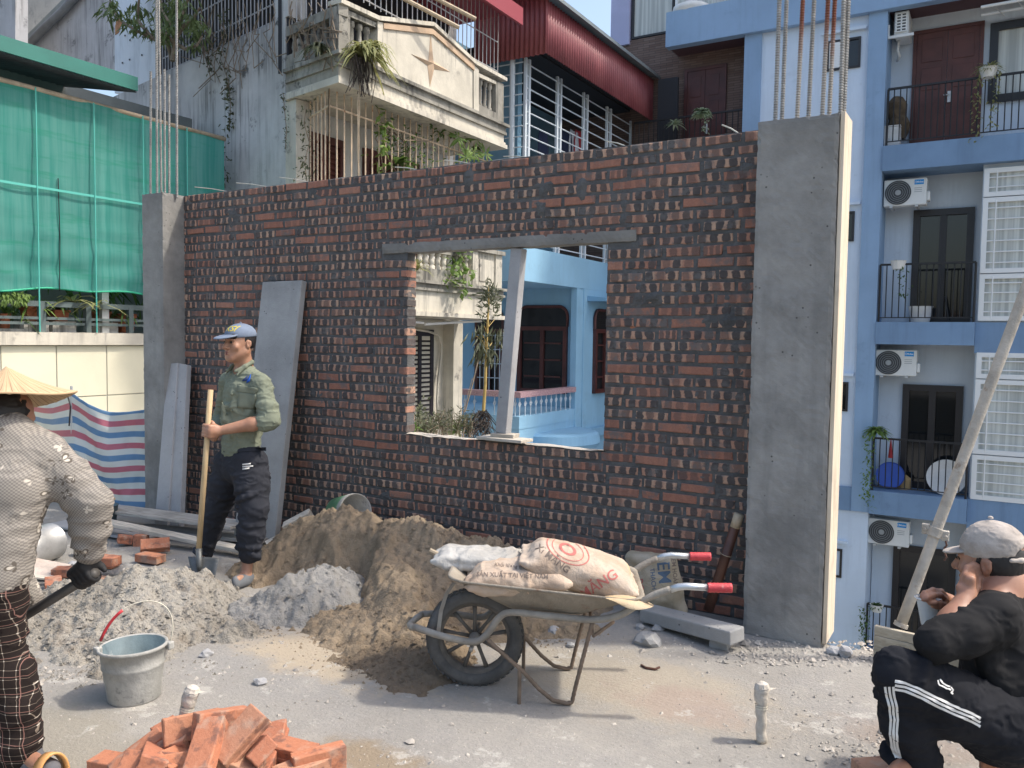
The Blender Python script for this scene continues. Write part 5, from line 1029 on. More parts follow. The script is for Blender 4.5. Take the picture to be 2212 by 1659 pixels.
# ================================================================ signed-distance modelling (soft, continuous bodies)
class SDF:
    def __init__(s): s.ops = []; s.lo = np.full(3, 1e9); s.hi = np.full(3, -1e9)
    def _add(s, fn, lo, hi, k, sub=False):
        lo = np.array(lo)-k*1.2; hi = np.array(hi)+k*1.2; s.ops.append((fn, lo, hi, k, sub))
        if not sub: s.lo = np.minimum(s.lo, lo); s.hi = np.maximum(s.hi, hi)
        return s
    def cone(s, a, b, ra, rb, k=.02, sub=False):
        a = np.array(a, float); b = np.array(b, float); ab = b-a; L2 = max(ab@ab, 1e-12)
        def fn(X):
            t = np.clip(((X-a)@ab)/L2, 0, 1); d = X-a-t[..., None]*ab; return np.sqrt((d*d).sum(-1))-(ra+(rb-ra)*t)
        r = max(ra, rb); return s._add(fn, np.minimum(a, b)-r, np.maximum(a, b)+r, k, sub)
    def chain(s, pts, rs, k=.02):
        for i in range(len(pts)-1): s.cone(pts[i], pts[i+1], rs[i], rs[i+1], k)
        return s
    def ell(s, c, r, rot=None, k=.02, sub=False):
        c = np.array(c, float); r = np.array(r, float); Rm = np.array(rot) if rot is not None else np.eye(3)
        def fn(X):
            p = (X-c)@Rm; k0 = np.sqrt(((p/r)**2).sum(-1)); k1 = np.sqrt(((p/(r*r))**2).sum(-1)); return k0*(k0-1)/np.maximum(k1, 1e-6)
        m = r.max(); return s._add(fn, c-m, c+m, k, sub)
    def econe(s, a, b, ra, rb, side, k=.02):
        """tapered capsule with elliptical section; ra, rb = (radius along side, radius across)"""
        a = np.array(a, float); b = np.array(b, float); ax = b-a; L = np.linalg.norm(ax); ax = ax/L; x = np.array(side, float); x = x-ax*(x@ax); x /= np.linalg.norm(x); y = np.cross(ax, x)
        ra = np.array(ra, float); rb = np.array(rb, float)
        def fn(X):
            p = X-a; z = p@ax; t = np.clip(z/L, 0, 1); rx = ra[0]+(rb[0]-ra[0])*t; ry = ra[1]+(rb[1]-ra[1])*t; m = np.minimum(rx, ry); e = z-t*L
            return (np.sqrt(((p@x)/rx)**2+((p@y)/ry)**2+(e/m)**2)-1)*m
        m = max(ra.max(), rb.max()); return s._add(fn, np.minimum(a, b)-m, np.maximum(a, b)+m, k)
    def rbox(s, c, half, rot=None, r=.01, k=.01, sub=False):
        c = np.array(c, float); hf = np.array(half, float)-r; Rm = np.array(rot) if rot is not None else np.eye(3)
        def fn(X): q = np.abs((X-c)@Rm)-hf; return np.sqrt((np.maximum(q, 0)**2).sum(-1))+np.minimum(q.max(-1), 0)-r
        m = np.linalg.norm(half); return s._add(fn, c-m, c+m, k, sub)
    def mesh(s, h, warp=None, grow=0.0):
        lo = s.lo-2*h; n = np.ceil((s.hi+2*h-lo)/h).astype(int)+1; D = np.full(n, .25, np.float32)
        for fn, l, u, k, sub in s.ops:
            i0 = np.clip(np.floor((l-lo)/h).astype(int)-1, 0, n-1); i1 = np.clip(np.ceil((u-lo)/h).astype(int)+2, 1, n)
            if np.any(i1 <= i0): continue
            g = np.stack(np.meshgrid(*[lo[a]+h*np.arange(i0[a], i1[a]) for a in range(3)], indexing='ij'), -1); d = fn(g)-(0 if sub else grow)
            sl = tuple(slice(i0[a], i1[a]) for a in range(3)); o = D[sl]
            if sub: hh = np.clip(.5-.5*(o+d)/k, 0, 1); D[sl] = o+(-d-o)*hh+k*hh*(1-hh)
            else: hh = np.clip(.5+.5*(d-o)/k, 0, 1); D[sl] = d+(o-d)*hh-k*hh*(1-hh)
        if warp is not None:
            g = np.stack(np.meshgrid(*[lo[a]+h*np.arange(n[a]) for a in range(3)], indexing='ij'), -1); near = np.abs(D) < .05; D[near] += warp(g[near])
        return nets(D, lo, h)
def nets(D, lo, h):
    ins = D < 0; n = np.array(D.shape)-1; c = np.zeros(n, np.int8)
    for a in (0, 1):
        for b in (0, 1):
            for d in (0, 1): c += ins[a:a+n[0], b:b+n[1], d:d+n[2]]
    act = np.argwhere((c > 0) & (c < 8)); idx = np.full(n, -1, np.int64); idx[tuple(act.T)] = np.arange(len(act))
    S = np.zeros((len(act), 3)); N = np.zeros(len(act)); cs = [(a, b, d) for a in (0, 1) for b in (0, 1) for d in (0, 1)]
    for p in cs:
        for ax in range(3):
            if p[ax] == 0:
                q = list(p); q[ax] = 1; A = act+np.array(p); B = act+np.array(q); da = D[tuple(A.T)]; db = D[tuple(B.T)]; m = (da < 0) != (db < 0)
                t = np.where(m, da/np.where(m, da-db, 1), 0); P = np.array(p, float)[None]+np.zeros((len(act), 3)); P[:, ax] += t; S[m] += P[m]; N[m] += 1
    v = lo+(act+S/N[:, None])*h; F = []
    for ax in range(3):
        u, w = [(1, 2), (2, 0), (0, 1)][ax]; sl0 = [slice(1, None)]*3; sl0[ax] = slice(0, -1); 
        A = ins; s0 = [slice(None)]*3; s1 = [slice(None)]*3; s0[ax] = slice(0, -1); s1[ax] = slice(1, None); e = np.argwhere(A[tuple(s0)] != A[tuple(s1)])
        ok = (e[:, u] > 0) & (e[:, w] > 0) & (e[:, u] < n[u]) & (e[:, w] < n[w]); e = e[ok]
        def at(du, dw): q = e.copy(); q[:, u] += du; q[:, w] += dw; return idx[tuple(q.T)]
        f = np.stack([at(-1, -1), at(0, -1), at(0, 0), at(-1, 0)], -1); flip = ~A[tuple(e.T)]; f[flip] = f[flip][:, ::-1]; F.append(f)
    F = np.concatenate(F); F = F[(F >= 0).all(1)]; return v, F
def smooth_np(v, f, it=2, lam=.5):
    for _ in range(it):
        s = np.zeros_like(v); c = np.zeros(len(v))
        for a, b in ((0, 1), (1, 2), (2, 3), (3, 0)):
            np.add.at(s, f[:, a], v[f[:, b]]); np.add.at(s, f[:, b], v[f[:, a]]); np.add.at(c, f[:, a], 1); np.add.at(c, f[:, b], 1)
        v = v+(s/np.maximum(c, 1)[:, None]-v)*lam
    return v
def normals_np(v, f):
    n = np.cross(v[f[:, 2]]-v[f[:, 0]], v[f[:, 3]]-v[f[:, 1]]); s = np.zeros_like(v)
    for a in range(4): np.add.at(s, f[:, a], n)
    return s/np.maximum(np.linalg.norm(s, axis=1), 1e-9)[:, None]
def sdf_obj(name, sd, h, mat, parent=None, sm=1, warp=None, disp=None, grow=0.0):
    v, f = sd.mesh(h, warp, grow); v = smooth_np(v, f, sm)
    if disp is not None: v = v+normals_np(v, f)*disp(v)[:, None]
    return mesh_np(name, v, f, mat, parent)
def sdf_multi(name, parts, mat, parent=None, sm=1):
    vs, fs, b = [], [], 0
    for sd, h in parts: v, f = sd.mesh(h); v = smooth_np(v, f, sm, .4); vs.append(v); fs.append(f+b); b += len(v)
    return mesh_np(name, np.concatenate(vs), np.concatenate(fs), mat, parent)
from mathutils.bvhtree import BVHTree
def bvh_of(o):
    off = wloc(o); return BVHTree.FromPolygons([V(v.co)+off for v in o.data.vertices], [tuple(p.vertices) for p in o.data.polygons])

# ================================================================ heaps of sand and mortar mix
def heap(name, ridges, x0, x1, y0, y1, step, mat, label, rough=.02, slope=.72, pits=(), seed=0.0, lumps=.0, foot=None):
    xs = np.arange(x0, x1, step); ys = np.arange(y0, y1, step); X, Y = np.meshgrid(xs, ys, indexing='ij')
    wx = X+fbm(X*3.1, Y*3.1, seed+1, 3)*.05; wy = Y+fbm(X*3.1, Y*3.1, seed+7, 3)*.05; Z = np.full(X.shape, -1.0)
    for (ax, ay, az, bx, by, bz, sl) in ridges:
        dx, dy = bx-ax, by-ay; t = np.clip(((wx-ax)*dx+(wy-ay)*dy)/max(dx*dx+dy*dy, 1e-9), 0, 1); d = np.hypot(wx-ax-t*dx, wy-ay-t*dy); z = az+(bz-az)*t-sl*np.sqrt(d*d+.0016)+sl*.04
        k = .05; hh = np.clip(.5+.5*(z-Z)/k, 0, 1); Z = Z*(1-hh)+z*hh+k*hh*(1-hh)
    for (px, py, r, dep) in pits: d = np.hypot(wx-px, wy-py)/r; Z = Z-dep*np.clip(1-d*d, 0, 1)**.7
    fade = np.clip((Z+.06)/.08, 0, 1)
    Z = Z+rough*fade*(fbm(X*7, Y*7, seed, 3)*.9+fbm(X*24, Y*24, seed+3, 3)*.55)+fade*lumps*(np.clip(vnoise(X*38, Y*38, seed+4)-.15, 0, 1)*1.2+np.clip(vnoise(X*85, Y*85, seed+5)-.2, 0, 1)*.6)
    Z = np.maximum(Z, -.03); n, m = X.shape; v = np.stack([X, Y, Z], -1).reshape(-1, 3); i = np.arange(n*m).reshape(n, m)
    f = np.stack([i[:-1, :-1], i[1:, :-1], i[1:, 1:], i[:-1, 1:]], -1).reshape(-1, 4); keep = (v[f][:, :, 2] > -.028).any(1); f = f[keep]
    u, inv = np.unique(f, return_inverse=True); o = mesh_np(name, v[u], inv.reshape(f.shape), mat); 
    return o
def grit(name, c, c2, c3, sc=30):
    t = NT(name); n1 = t.noise(2.2, 5, .6); n2 = t.noise(sc*1.6, 5, .75); n3 = t.noise(9, 5, .65); a = t.mix(t.rng(n1, .35, .65), c, c2); a = t.mix(t.ma('MULTIPLY', t.rng(n3, .5, .7), .75), a, c3)
    a = t.mix(.4, a, t.mix(n2, mul(c, .4), mul(c2, 1.5))); t.col(a, .97, 0, .2); t.bump(t.ma('ADD', n2, t.noise(130, 3, .7)), .9, .012); return t.m
M_sand = grit('damp_sand', (.25, .19, .128), (.36, .285, .20), (.15, .11, .075), 40)
M_sandd = grit('wet_dark_sand', (.17, .13, .09), (.24, .185, .13), (.12, .09, .065), 40)
M_mix = grit('mortar_gravel', (.25, .225, .185), (.40, .375, .33), (.155, .115, .08), 26)
M_cem = grit('cement_powder', (.26, .25, .232), (.345, .335, .315), (.16, .13, .10), 20)
o = heap('sand_heap', [(-4.05, 4.05, .30, -3.72, 4.15, .42, .75), (-3.72, 4.15, .42, -3.2, 4.2, .42, .72), (-3.2, 4.2, .42, -2.55, 4.18, .36, .62), (-3.1, 3.85, .30, -2.72, 3.5, .20, .75), (-2.6, 3.45, .15, -2.35, 3.3, .09, .6), (-3.2, 3.5, .1, -2.7, 3.3, .06, .3), (-2.3, 4.0, .16, -1.95, 4.05, .05, .5)],
         -4.75, -1.7, 2.75, 4.685, .0095, M_sand, '', .034, pits=((-3.42, 3.78, .26, .2), (-3.78, 3.72, .22, .14), (-3.28, 3.52, .17, .1)), seed=2.0, lumps=.02)
tag(o, 'large brown sand heap against the brick wall behind the wheelbarrow', 'sand heap')
o = heap('damp_sand_spill', [(-2.48, 3.22, .085, -2.28, 3.22, .06, .42), (-2.6, 3.12, .04, -2.35, 3.08, .035, .3)], -2.9, -2.0, 2.8, 3.6, .0085, M_sandd, '', .018, seed=9.0, lumps=.012); tag(o, 'small dark damp sand spill in front of the wheelbarrow wheel', 'sand spill')
o = heap('mortar_heap', [(-4.3, 2.88, .24, -4.08, 2.93, .28, .62), (-4.08, 2.93, .28, -3.82, 2.9, .15, .62), (-3.82, 2.9, .14, -3.45, 2.98, .04, .5), (-4.25, 2.9, .23, -4.55, 2.75, .15, .5), (-4.3, 2.65, .14, -3.75, 2.62, .12, .42), (-4.3, 2.45, .06, -3.75, 2.42, .05, .3)],
         -5.3, -2.95, 1.9, 3.6, .0085, M_mix, '', .034, seed=5.0, lumps=.017); tag(o, 'grey-brown heap of gravelly mortar mix behind the grey bucket', 'mortar heap')
o = heap('cement_powder', [(-3.5, 3.42, .20, -3.44, 3.6, .26, .95), (-3.55, 3.3, .10, -3.42, 3.24, .05, .5), (-3.85, 3.30, .03, -3.6, 3.28, .06, .45), (-3.34, 3.42, .16, -3.3, 3.5, .18, 1.1)], -4.3, -3.1, 2.95, 3.95, .0085, M_cem, '', .03, seed=12.0, lumps=.016); tag(o, 'pale grey mound of dumped cement powder between the heaps', 'cement mound')
def clods(o, n, r, seed, mat, zmin=.0):
    rnd = random.Random(seed); me = o.data; polys = [p for p in me.polygons if p.center.z > zmin]; m = MB()
    for _ in range(n):
        p = rnd.choice(polys); c = V(p.center)+V((rnd.uniform(-.004, .004), rnd.uniform(-.004, .004), 0)); q = r*rnd.lognormvariate(0, .55); k = [V((math.cos(a)*q*rnd.uniform(.6, 1.3), math.sin(a)*q*rnd.uniform(.6, 1.3), q*rnd.uniform(-.3, .35))) for a in (0, 1.57, 3.1, 4.6)]
        m.add([c+v for v in k]+[c+V((rnd.gauss(0, q*.3), rnd.gauss(0, q*.3), q*rnd.uniform(.6, 1.1)))], [(i, (i+1) % 4, 4) for i in range(4)])
    c_ = m.build('clods', mat, o); tag(c_, kind='stuff')
for nm, n_, r_, mt in (('sand_heap', 6000, .0048, M_sand), ('mortar_heap', 9000, .0045, M_mix), ('cement_powder', 900, .005, M_cem), ('damp_sand_spill', 900, .006, M_sandd)): clods(bpy.data.objects[nm], n_, r_, len(nm), mt, -.012)
# ---------------- loose grit and pebbles on the floor
def pebbles():
    m = MB(); rnd = random.Random(21)
    def stone(p, r):
        q = [V((math.cos(a)*r*rnd.uniform(.6, 1.2), math.sin(a)*r*rnd.uniform(.6, 1.2), r*rnd.uniform(-.1, .25))) for a in (0, 1.26, 2.5, 3.8, 5)]
        m.add([p+v for v in q]+[p+V((rnd.gauss(0, r*.25), rnd.gauss(0, r*.25), r*rnd.uniform(.5, .9)))], [(i, (i+1) % 5, 5) for i in range(5)])
    zones = [((20, 1440, 640, 1480), 260, .006), ((560, 1380, 960, 1450), 160, .005), ((1180, 1370, 1640, 1440), 260, .006), ((1600, 1385, 1900, 1440), 420, .008), ((1100, 1450, 2000, 1655), 420, .0045), ((560, 1480, 1100, 1655), 160, .0045), ((100, 1210, 420, 1290), 160, .009), ((60, 1480, 560, 1650), 120, .005), ((1780, 1580, 2080, 1655), 160, .006), ((420, 1150, 560, 1230), 60, .007)]
    for (a, b, c, d), n, r in zones:
        for _ in range(n): stone(atz(rnd.uniform(a, c), rnd.uniform(b, d)), r*rnd.lognormvariate(0, .5))
    o = m.build('floor_grit', paint('grit_stones', (.38, .35, .31), .95, .35, 6, 0)); tag(o, 'loose grit and small stones on the floor', None, None, 'stuff')
pebbles()
def scatter(name, mat, zones, lab, seed):
    m = MB(); rnd = random.Random(seed)
    for (x, y, sx, sy, n, r) in zones:
        for _ in range(n): p = atz(x+rnd.gauss(0, sx), y+abs(rnd.gauss(0, sy))); q = r*rnd.lognormvariate(0, .6); m.add([p+V((q, 0, -.001)), p+V((-q*.6, q*.8, -.001)), p+V((-q*.5, -q, -.001)), p+V((0, 0, q*.9))], [(0, 1, 3), (1, 2, 3), (2, 0, 3)])
    tag(m.build(name, mat), lab, None, None, 'stuff')
scatter('sand_crumbs', M_sand, ((720, 1385, 90, 30, 500, .0035), (840, 1425, 60, 22, 400, .0035), (1150, 1370, 70, 18, 300, .0035), (620, 1335, 50, 25, 250, .0035)), 'sand crumbs scattered at the foot of the sand heap', 3)
scatter('mortar_crumbs', M_mix, ((180, 1448, 90, 16, 600, .004), (400, 1425, 80, 20, 500, .004), (540, 1370, 40, 22, 300, .0035)), 'mortar crumbs scattered at the foot of the mortar heap', 4)
def chunk(px, r, mat, label, name='rubble_chunk', z=0.0, sq=.7, seed=1, grp='loose rubble chunks on the floor'):
    p = atz(*px); bm = bmesh.new(); bmesh.ops.create_icosphere(bm, subdivisions=2, radius=1)
    for v in bm.verts: n_ = mn.noise(v.co*1.3+V((seed*3.1, 0, 0))); d = 1+.45*n_; v.co = V((v.co.x*r*d*1.2, v.co.y*r*d, (v.co.z*r*d*sq)))
    me = bpy.data.meshes.new(name); bm.to_mesh(me); bm.free(); me.materials.append(mat); o = bpy.data.objects.new(name, me); COL.objects.link(o); o.location = p+V((0, 0, r*sq*.55+z)); o.rotation_euler = (0, 0, seed); return tag(o, label, 'rubble', grp)
chunk((1398, 1392), .062, M_slabc, 'largest round mortar lump on the floor below the short beam', seed=3)
chunk((1420, 1362), .03, M_slabc, 'small grey stone nearest the short concrete beam', seed=4); chunk((1382, 1358), .026, M_slabc, 'small grey stone behind the largest mortar lump', seed=5)
chunk((1395, 1378), .02, M_slabc, 'smallest stone beside the largest mortar lump', seed=15)
chunk((1800, 1412), .032, M_slabl, 'left of two rubble stones beside the foot of the wide pillar', seed=6); chunk((1826, 1416), .035, M_slabl, 'right of two rubble stones beside the foot of the wide pillar', seed=8, sq=.9)
chunk((1232, 1397), .022, M_slabc, 'single grey stone between the barrow legs and the beam', seed=9); chunk((562, 1478), .026, M_slabl, 'pale stone at the front right of the mortar heap foot', seed=10)
chunk((445, 1418), .03, M_slabl, 'pale stone at the foot of the mortar heap right of the bucket', seed=11); chunk((160, 1225), .04, M_slabl, 'round pale stone near the bent worker glove', seed=13)
chunk((1195, 1372), .03, M_slabl, 'crumpled whitish lump behind the barrow wheel', seed=14, sq=1.1)
m = MB(); p = atz(1385, 1440); m.tube([atz(1385, 1440)+V((0, 0, .008)), atz(1395, 1446)+V((0, 0, .008)), atz(1415, 1449)+V((0, 0, .008)), atz(1425, 1448)+V((0, 0, .016))], .006, 6); o = m.build('twig', M_bamboo); tag(o, 'short dark twig lying on the floor right of the barrow', 'twig')

# ================================================================ striped tarpaulin
t = NT('striped_tarpaulin'); uvn = t.n('ShaderNodeUVMap'); uvn.uv_map = 'UVMap'; s = t.n('ShaderNodeSeparateXYZ'); t.l(uvn.outputs[0], s.inputs[0]); f = t.ma('FRACT', t.ma('MULTIPLY', s.outputs[1], 4.2))
st = lambda a, b: t.ma('MULTIPLY', t.rng(f, a, a+.012), t.rng(f, b, b-.012) if False else t.ma('SUBTRACT', 1.0, t.rng(f, b-.012, b)))
c = t.mix(st(.12, .38), (.72, .75, .71), (.10, .27, .48)); c = t.mix(st(.62, .88), c, (.56, .13, .19)); c = t.mix(.12, c, t.mix(t.noise(3, 5, .6), (.3, .3, .28), (.8, .8, .76)))
t.col(c, .55); t.bump(t.noise(14, 5, .6), .35, .02); td = t.n('ShaderNodeBsdfTranslucent'); t.l(c, td.inputs[0]); mx = t.n('ShaderNodeMixShader'); mx.inputs[0].default_value = .3; t.l(t.b.outputs[0], mx.inputs[1]); t.l(td.outputs[0], mx.inputs[2]); t.l(mx.outputs[0], t.out.inputs[0]); M_tarp = t.m
def tarp():
    top = [aty(330, 880, 4.66), aty(312, 884, 4.62), aty(232, 880, 4.5), aty(150, 846, 4.40), aty(118, 858, 4.55), aty(70, 862, 4.8), aty(-40, 866, 5.2)]
    bot = [aty(335, 1112, 4.6), aty(315, 1110, 4.58), aty(240, 1100, 4.46), aty(176, 1106, 4.38), aty(112, 1098, 4.5), aty(60, 1090, 4.75), aty(-40, 1080, 5.2)]
    us = [0, .07, .4, .78, .98, 1.25, 1.8]; n, mz = 110, 60; vs, uv = [], []
    for j in range(n+1):
        u = us[-1]*j/n; k = max(i for i in range(len(us)-1) if us[i] <= u+1e-9); f = (u-us[k])/(us[k+1]-us[k]); a = top[k].lerp(top[k+1], f); b = bot[k].lerp(bot[k+1], f); b.z = max(b.z, .015)
        for i in range(mz+1):
            g = i/mz; sag = .045*math.sin(math.pi*min(1, max(0, (u-.05)/.73)))*(1-g)
            p = a.lerp(b, g); wv = .022*math.sin(u*13+g*5)+.03*mn.noise(V((u*4, g*3, 1)))+.012*mn.noise(V((u*14, g*9, 4))); p = p+V((.5*wv, -wv, -sag)); vs.append(p); uv.append((u, (1-g)*1.02+.03*mn.noise(V((u*2.5, g*2, 7)))))
    i = np.arange((n+1)*(mz+1)).reshape(n+1, mz+1); f = np.stack([i[:-1, :-1], i[1:, :-1], i[1:, 1:], i[:-1, 1:]], -1).reshape(-1, 4)
    o = mesh_np('striped_tarpaulin', np.array([tuple(p) for p in vs]), f, M_tarp, uv=np.array(uv)); tag(o, 'red, white and blue striped tarpaulin hung beside the narrow pillar', 'tarpaulin')
    s_ = o.modifiers.new('solid', 'SOLIDIFY'); s_.thickness = .002
    q = top[3]; m = MB(); m.tube([V((q.x, q.y+.02, 0)), V((q.x, q.y+.02, q.z+.05))], .012, 8); o = m.build('tarpaulin_stake', M_galv); tag(o, 'thin steel stake holding up the tarpaulin corner', 'stake')
    m = MB(); m.tube([q+V((0, -.02, .01)), q+V((.05, -.05, -.02)), q+V((.13, -.07, -.12)), q+V((.12, -.08, -.3))], .007, 6); o = m.build('dark_rope', M_ironb); tag(o, 'dark cord dangling from the tarpaulin corner', 'cord')
tarp()

# ================================================================ buckets and pails
M_bkt = paint('cement_smeared_plastic', (.36, .36, .335), .75, .2, 7, .4, 40, c2=(.46, .45, .42), dirt=(.20, .20, .195)); M_bin = paint('bucket_inside', (.12, .17, .19), .6, .25, 5, .2, 40, dirt=(.33, .34, .34))
def bucket():
    c = atz(291, 1507); H = .235; r0, r1 = .108, .133; g = thing('grey_bucket', c, 'grey cement-smeared bucket with a wire handle on the floor', 'bucket'); T = Matrix.Translation(c) @ Matrix.Rotation(R(-2), 4, 'Y')
    m = MB(); m.lathe([(0, 0), (r0*.95, 0), (r0, .008), (r0+.008, H*.35), (r0+.012, H*.4), (r0+.016, H*.62), (r0+.022, H*.65), (r0+.020, H*.68), (r1, H*.97), (r1+.006, H*.97), (r1+.007, H)], 48, T); m.build('body', M_bkt, g, smooth=True)
    m = MB(); m.lathe([(r1+.007, H), (r1-.004, H+.001), (r0-.006, .02), (0, .02)], 48, T); m.build('inside', M_bin, g, smooth=True)
    m = MB(); m.lathe([(r1+.006, H-.012), (r1+.011, H-.008), (r1+.011, H+.002), (r1+.004, H+.005), (r1-.003, H)], 48, T); m.build('rim', M_bkt, g, smooth=True)
    ax = (RGT*.93+V((-.1, .25, 0))); ax.z = 0; ax.normalize(); up = V((.12, .22, .95)).normalized(); P_ = []
    for k in range(25): a = math.pi*k/24; P_.append(c+V((0, 0, H-.01))-ax*(r1+.012)*math.cos(a)+up*.205*math.sin(a)**.8)
    m = MB(); m.tube(P_, .0028, 6); hd = m.build('handle', M_wire, g, smooth=True)
    m = MB(); m.tube(P_[1:8], .0065, 8); o = m.build('grip', plain('red_plastic_grip', (.52, .04, .05), .45), hd, smooth=True)
    for s in (-1, 1): m = MB(); m.obox(c+ax*s*(r1+.012)+V((0, 0, H-.012)), (.03, .03, .035)); m.build('lug', M_bkt, g, bevel=.006)
bucket()
def green_bucket():
    q = aty(765, 1110, 4.42); d = (RGT*.62-FWD*.75+V((0, 0, .12))).normalized(); g = thing('green_bucket', q, 'overturned green paint bucket lying on the sand heap by the wall', 'bucket')
    z = d; x = V((0, 0, 1)).cross(z).normalized(); y = z.cross(x); T = Matrix.Translation(q-d*.24+V((0, 0, .015))) @ Matrix((x, y, z)).transposed().to_4x4(); H = .26; M_gb = paint('green_label_plastic', (.10, .26, .13), .5, .2, 6, .1, dirt=(.4, .42, .38))
    m = MB(); m.lathe([(0, 0), (.105, 0), (.127, H*.8)], 36, T); m.build('body', M_gb, g, smooth=True); m = MB(); m.lathe([(.1272, H*.8), (.130, H*.85), (.128, H)], 36, T); m.build('rim', M_bkt, g, smooth=True); m = MB(); m.lathe([(.129, H), (.122, H), (.10, .012), (0, .012)], 36, T); m.build('inside', M_bkt, g, smooth=True)
green_bucket()
def drum():
    p = atz(110, 1208); a = (V((.35, -.9, 0))).normalized(); x = V((0, 0, 1)).cross(a).normalized(); T = Matrix.Translation(p+V((0, 0, .125))) @ Matrix((x, a.cross(x), a)).transposed().to_4x4(); M_al = paint('dull_aluminium', (.45, .45, .44), .45, .15, 6, .2, 40, metal=.5)
    g = thing('metal_pot', p, 'dull aluminium cooking pot lying on its side behind the bent worker', 'pot'); L = .34; m = MB(); m.lathe([(0, L), (.03, L), (.03, L-.003), (.06, L-.003), (.06, L), (.10, L), (.122, L-.02), (.126, L*.5), (.126, 0), (.13, -.004)], 40, T); m.build('shell', M_al, g, smooth=True); m = MB(); m.lathe([(.126, 0), (.12, .0), (.118, L*.9), (0, L*.9)], 32, T); m.build('inside', M_al, g, smooth=True)
    m = MB(); m.lathe([(.062, L+.0005), (.066, L+.004), (.07, L+.0005)], 32, T); m.lathe([(.018, L+.0005), (.021, L+.004), (.024, L+.0005)], 24, T); m.build('base_ring', M_al, g, smooth=True)
drum()
p = atz(222, 1150); g = thing('grey_pail', p, 'dark grey pail with a wooden tool handle in it behind the worker', 'pail'); m = MB(); m.lathe([(0, 0), (.09, 0), (.115, .22), (.12, .22), (.112, .22), (.09, .02), (0, .02)], 28, Matrix.Translation(p)); m.build('body', M_bin, g, smooth=True)
m = MB(); m.tube([p+V((-.02, 0, .05)), p+RGT*.09+V((0, 0, .28))], .015, 10); o = m.build('wooden_stick', paint('light_wood_handle', (.50, .33, .17), .7), None, smooth=True); tag(o, 'short wooden tool handle sticking out of the grey pail', 'tool')

# ================================================================ loose bricks
def make_brick(seed):
    bm = bmesh.new(); bmesh.ops.create_cube(bm, size=1); D_ = (.21, .10, .06)
    for v in bm.verts: v.co = V((v.co.x*D_[0], v.co.y*D_[1], v.co.z*D_[2]))
    for ax, cuts in ((0, [-.1+.02*k for k in range(11)]), (1, [-.045, -.03, -.01, .01, .03, .045]), (2, [-.025, -.0135, -.0105, -.0045, .0045, .0105, .0135, .025])):
        for k in cuts: co = V((0, 0, 0)); co[ax] = k; no = V((0, 0, 0)); no[ax] = 1; bmesh.ops.bisect_plane(bm, geom=bm.verts[:]+bm.edges[:]+bm.faces[:], plane_co=co, plane_no=no)
    bm.normal_update()
    for v in bm.verts:
        p = v.co.copy(); ne = sum(1 for a in range(3) if abs(abs(p[a])-D_[a]/2) < 1e-4); n1 = mn.noise(p*22+V((seed*5.3, 0, 0))); n2 = mn.noise(p*70+V((0, seed*3.1, 0))); d = .0016*n1+.0009*n2
        if ne >= 2: d -= .0018+.004*max(0, n1-.05)+.0015*abs(n2)
        if abs(abs(p.y)-.05) < 1e-4 and .004 < abs(p.z) < .0125 and seed % 2 == 0: d -= .0045
        v.co = p+v.normal*d
    me = bpy.data.meshes.new('loose_brick'); bm.to_mesh(me); bm.free(); me.materials.append(M_loose); return me
BRKS = [make_brick(k) for k in range(6)]; BRN = [0]
def lbrick(p, rot, label, grp, half=False):
    BRN[0] += 1; o = bpy.data.objects.new('loose_brick', BRKS[(BRN[0]*5) % 6]); COL.objects.link(o); o.location = p; o.rotation_euler = [R(a) for a in rot]; o.scale = (.48, .93, .93) if half else (.93, .93, .93); return tag(o, label, 'brick', grp)
GP = 'loose bricks in the front pile'; base = 460
def pb(x, y, z): return atz(x, y, z)
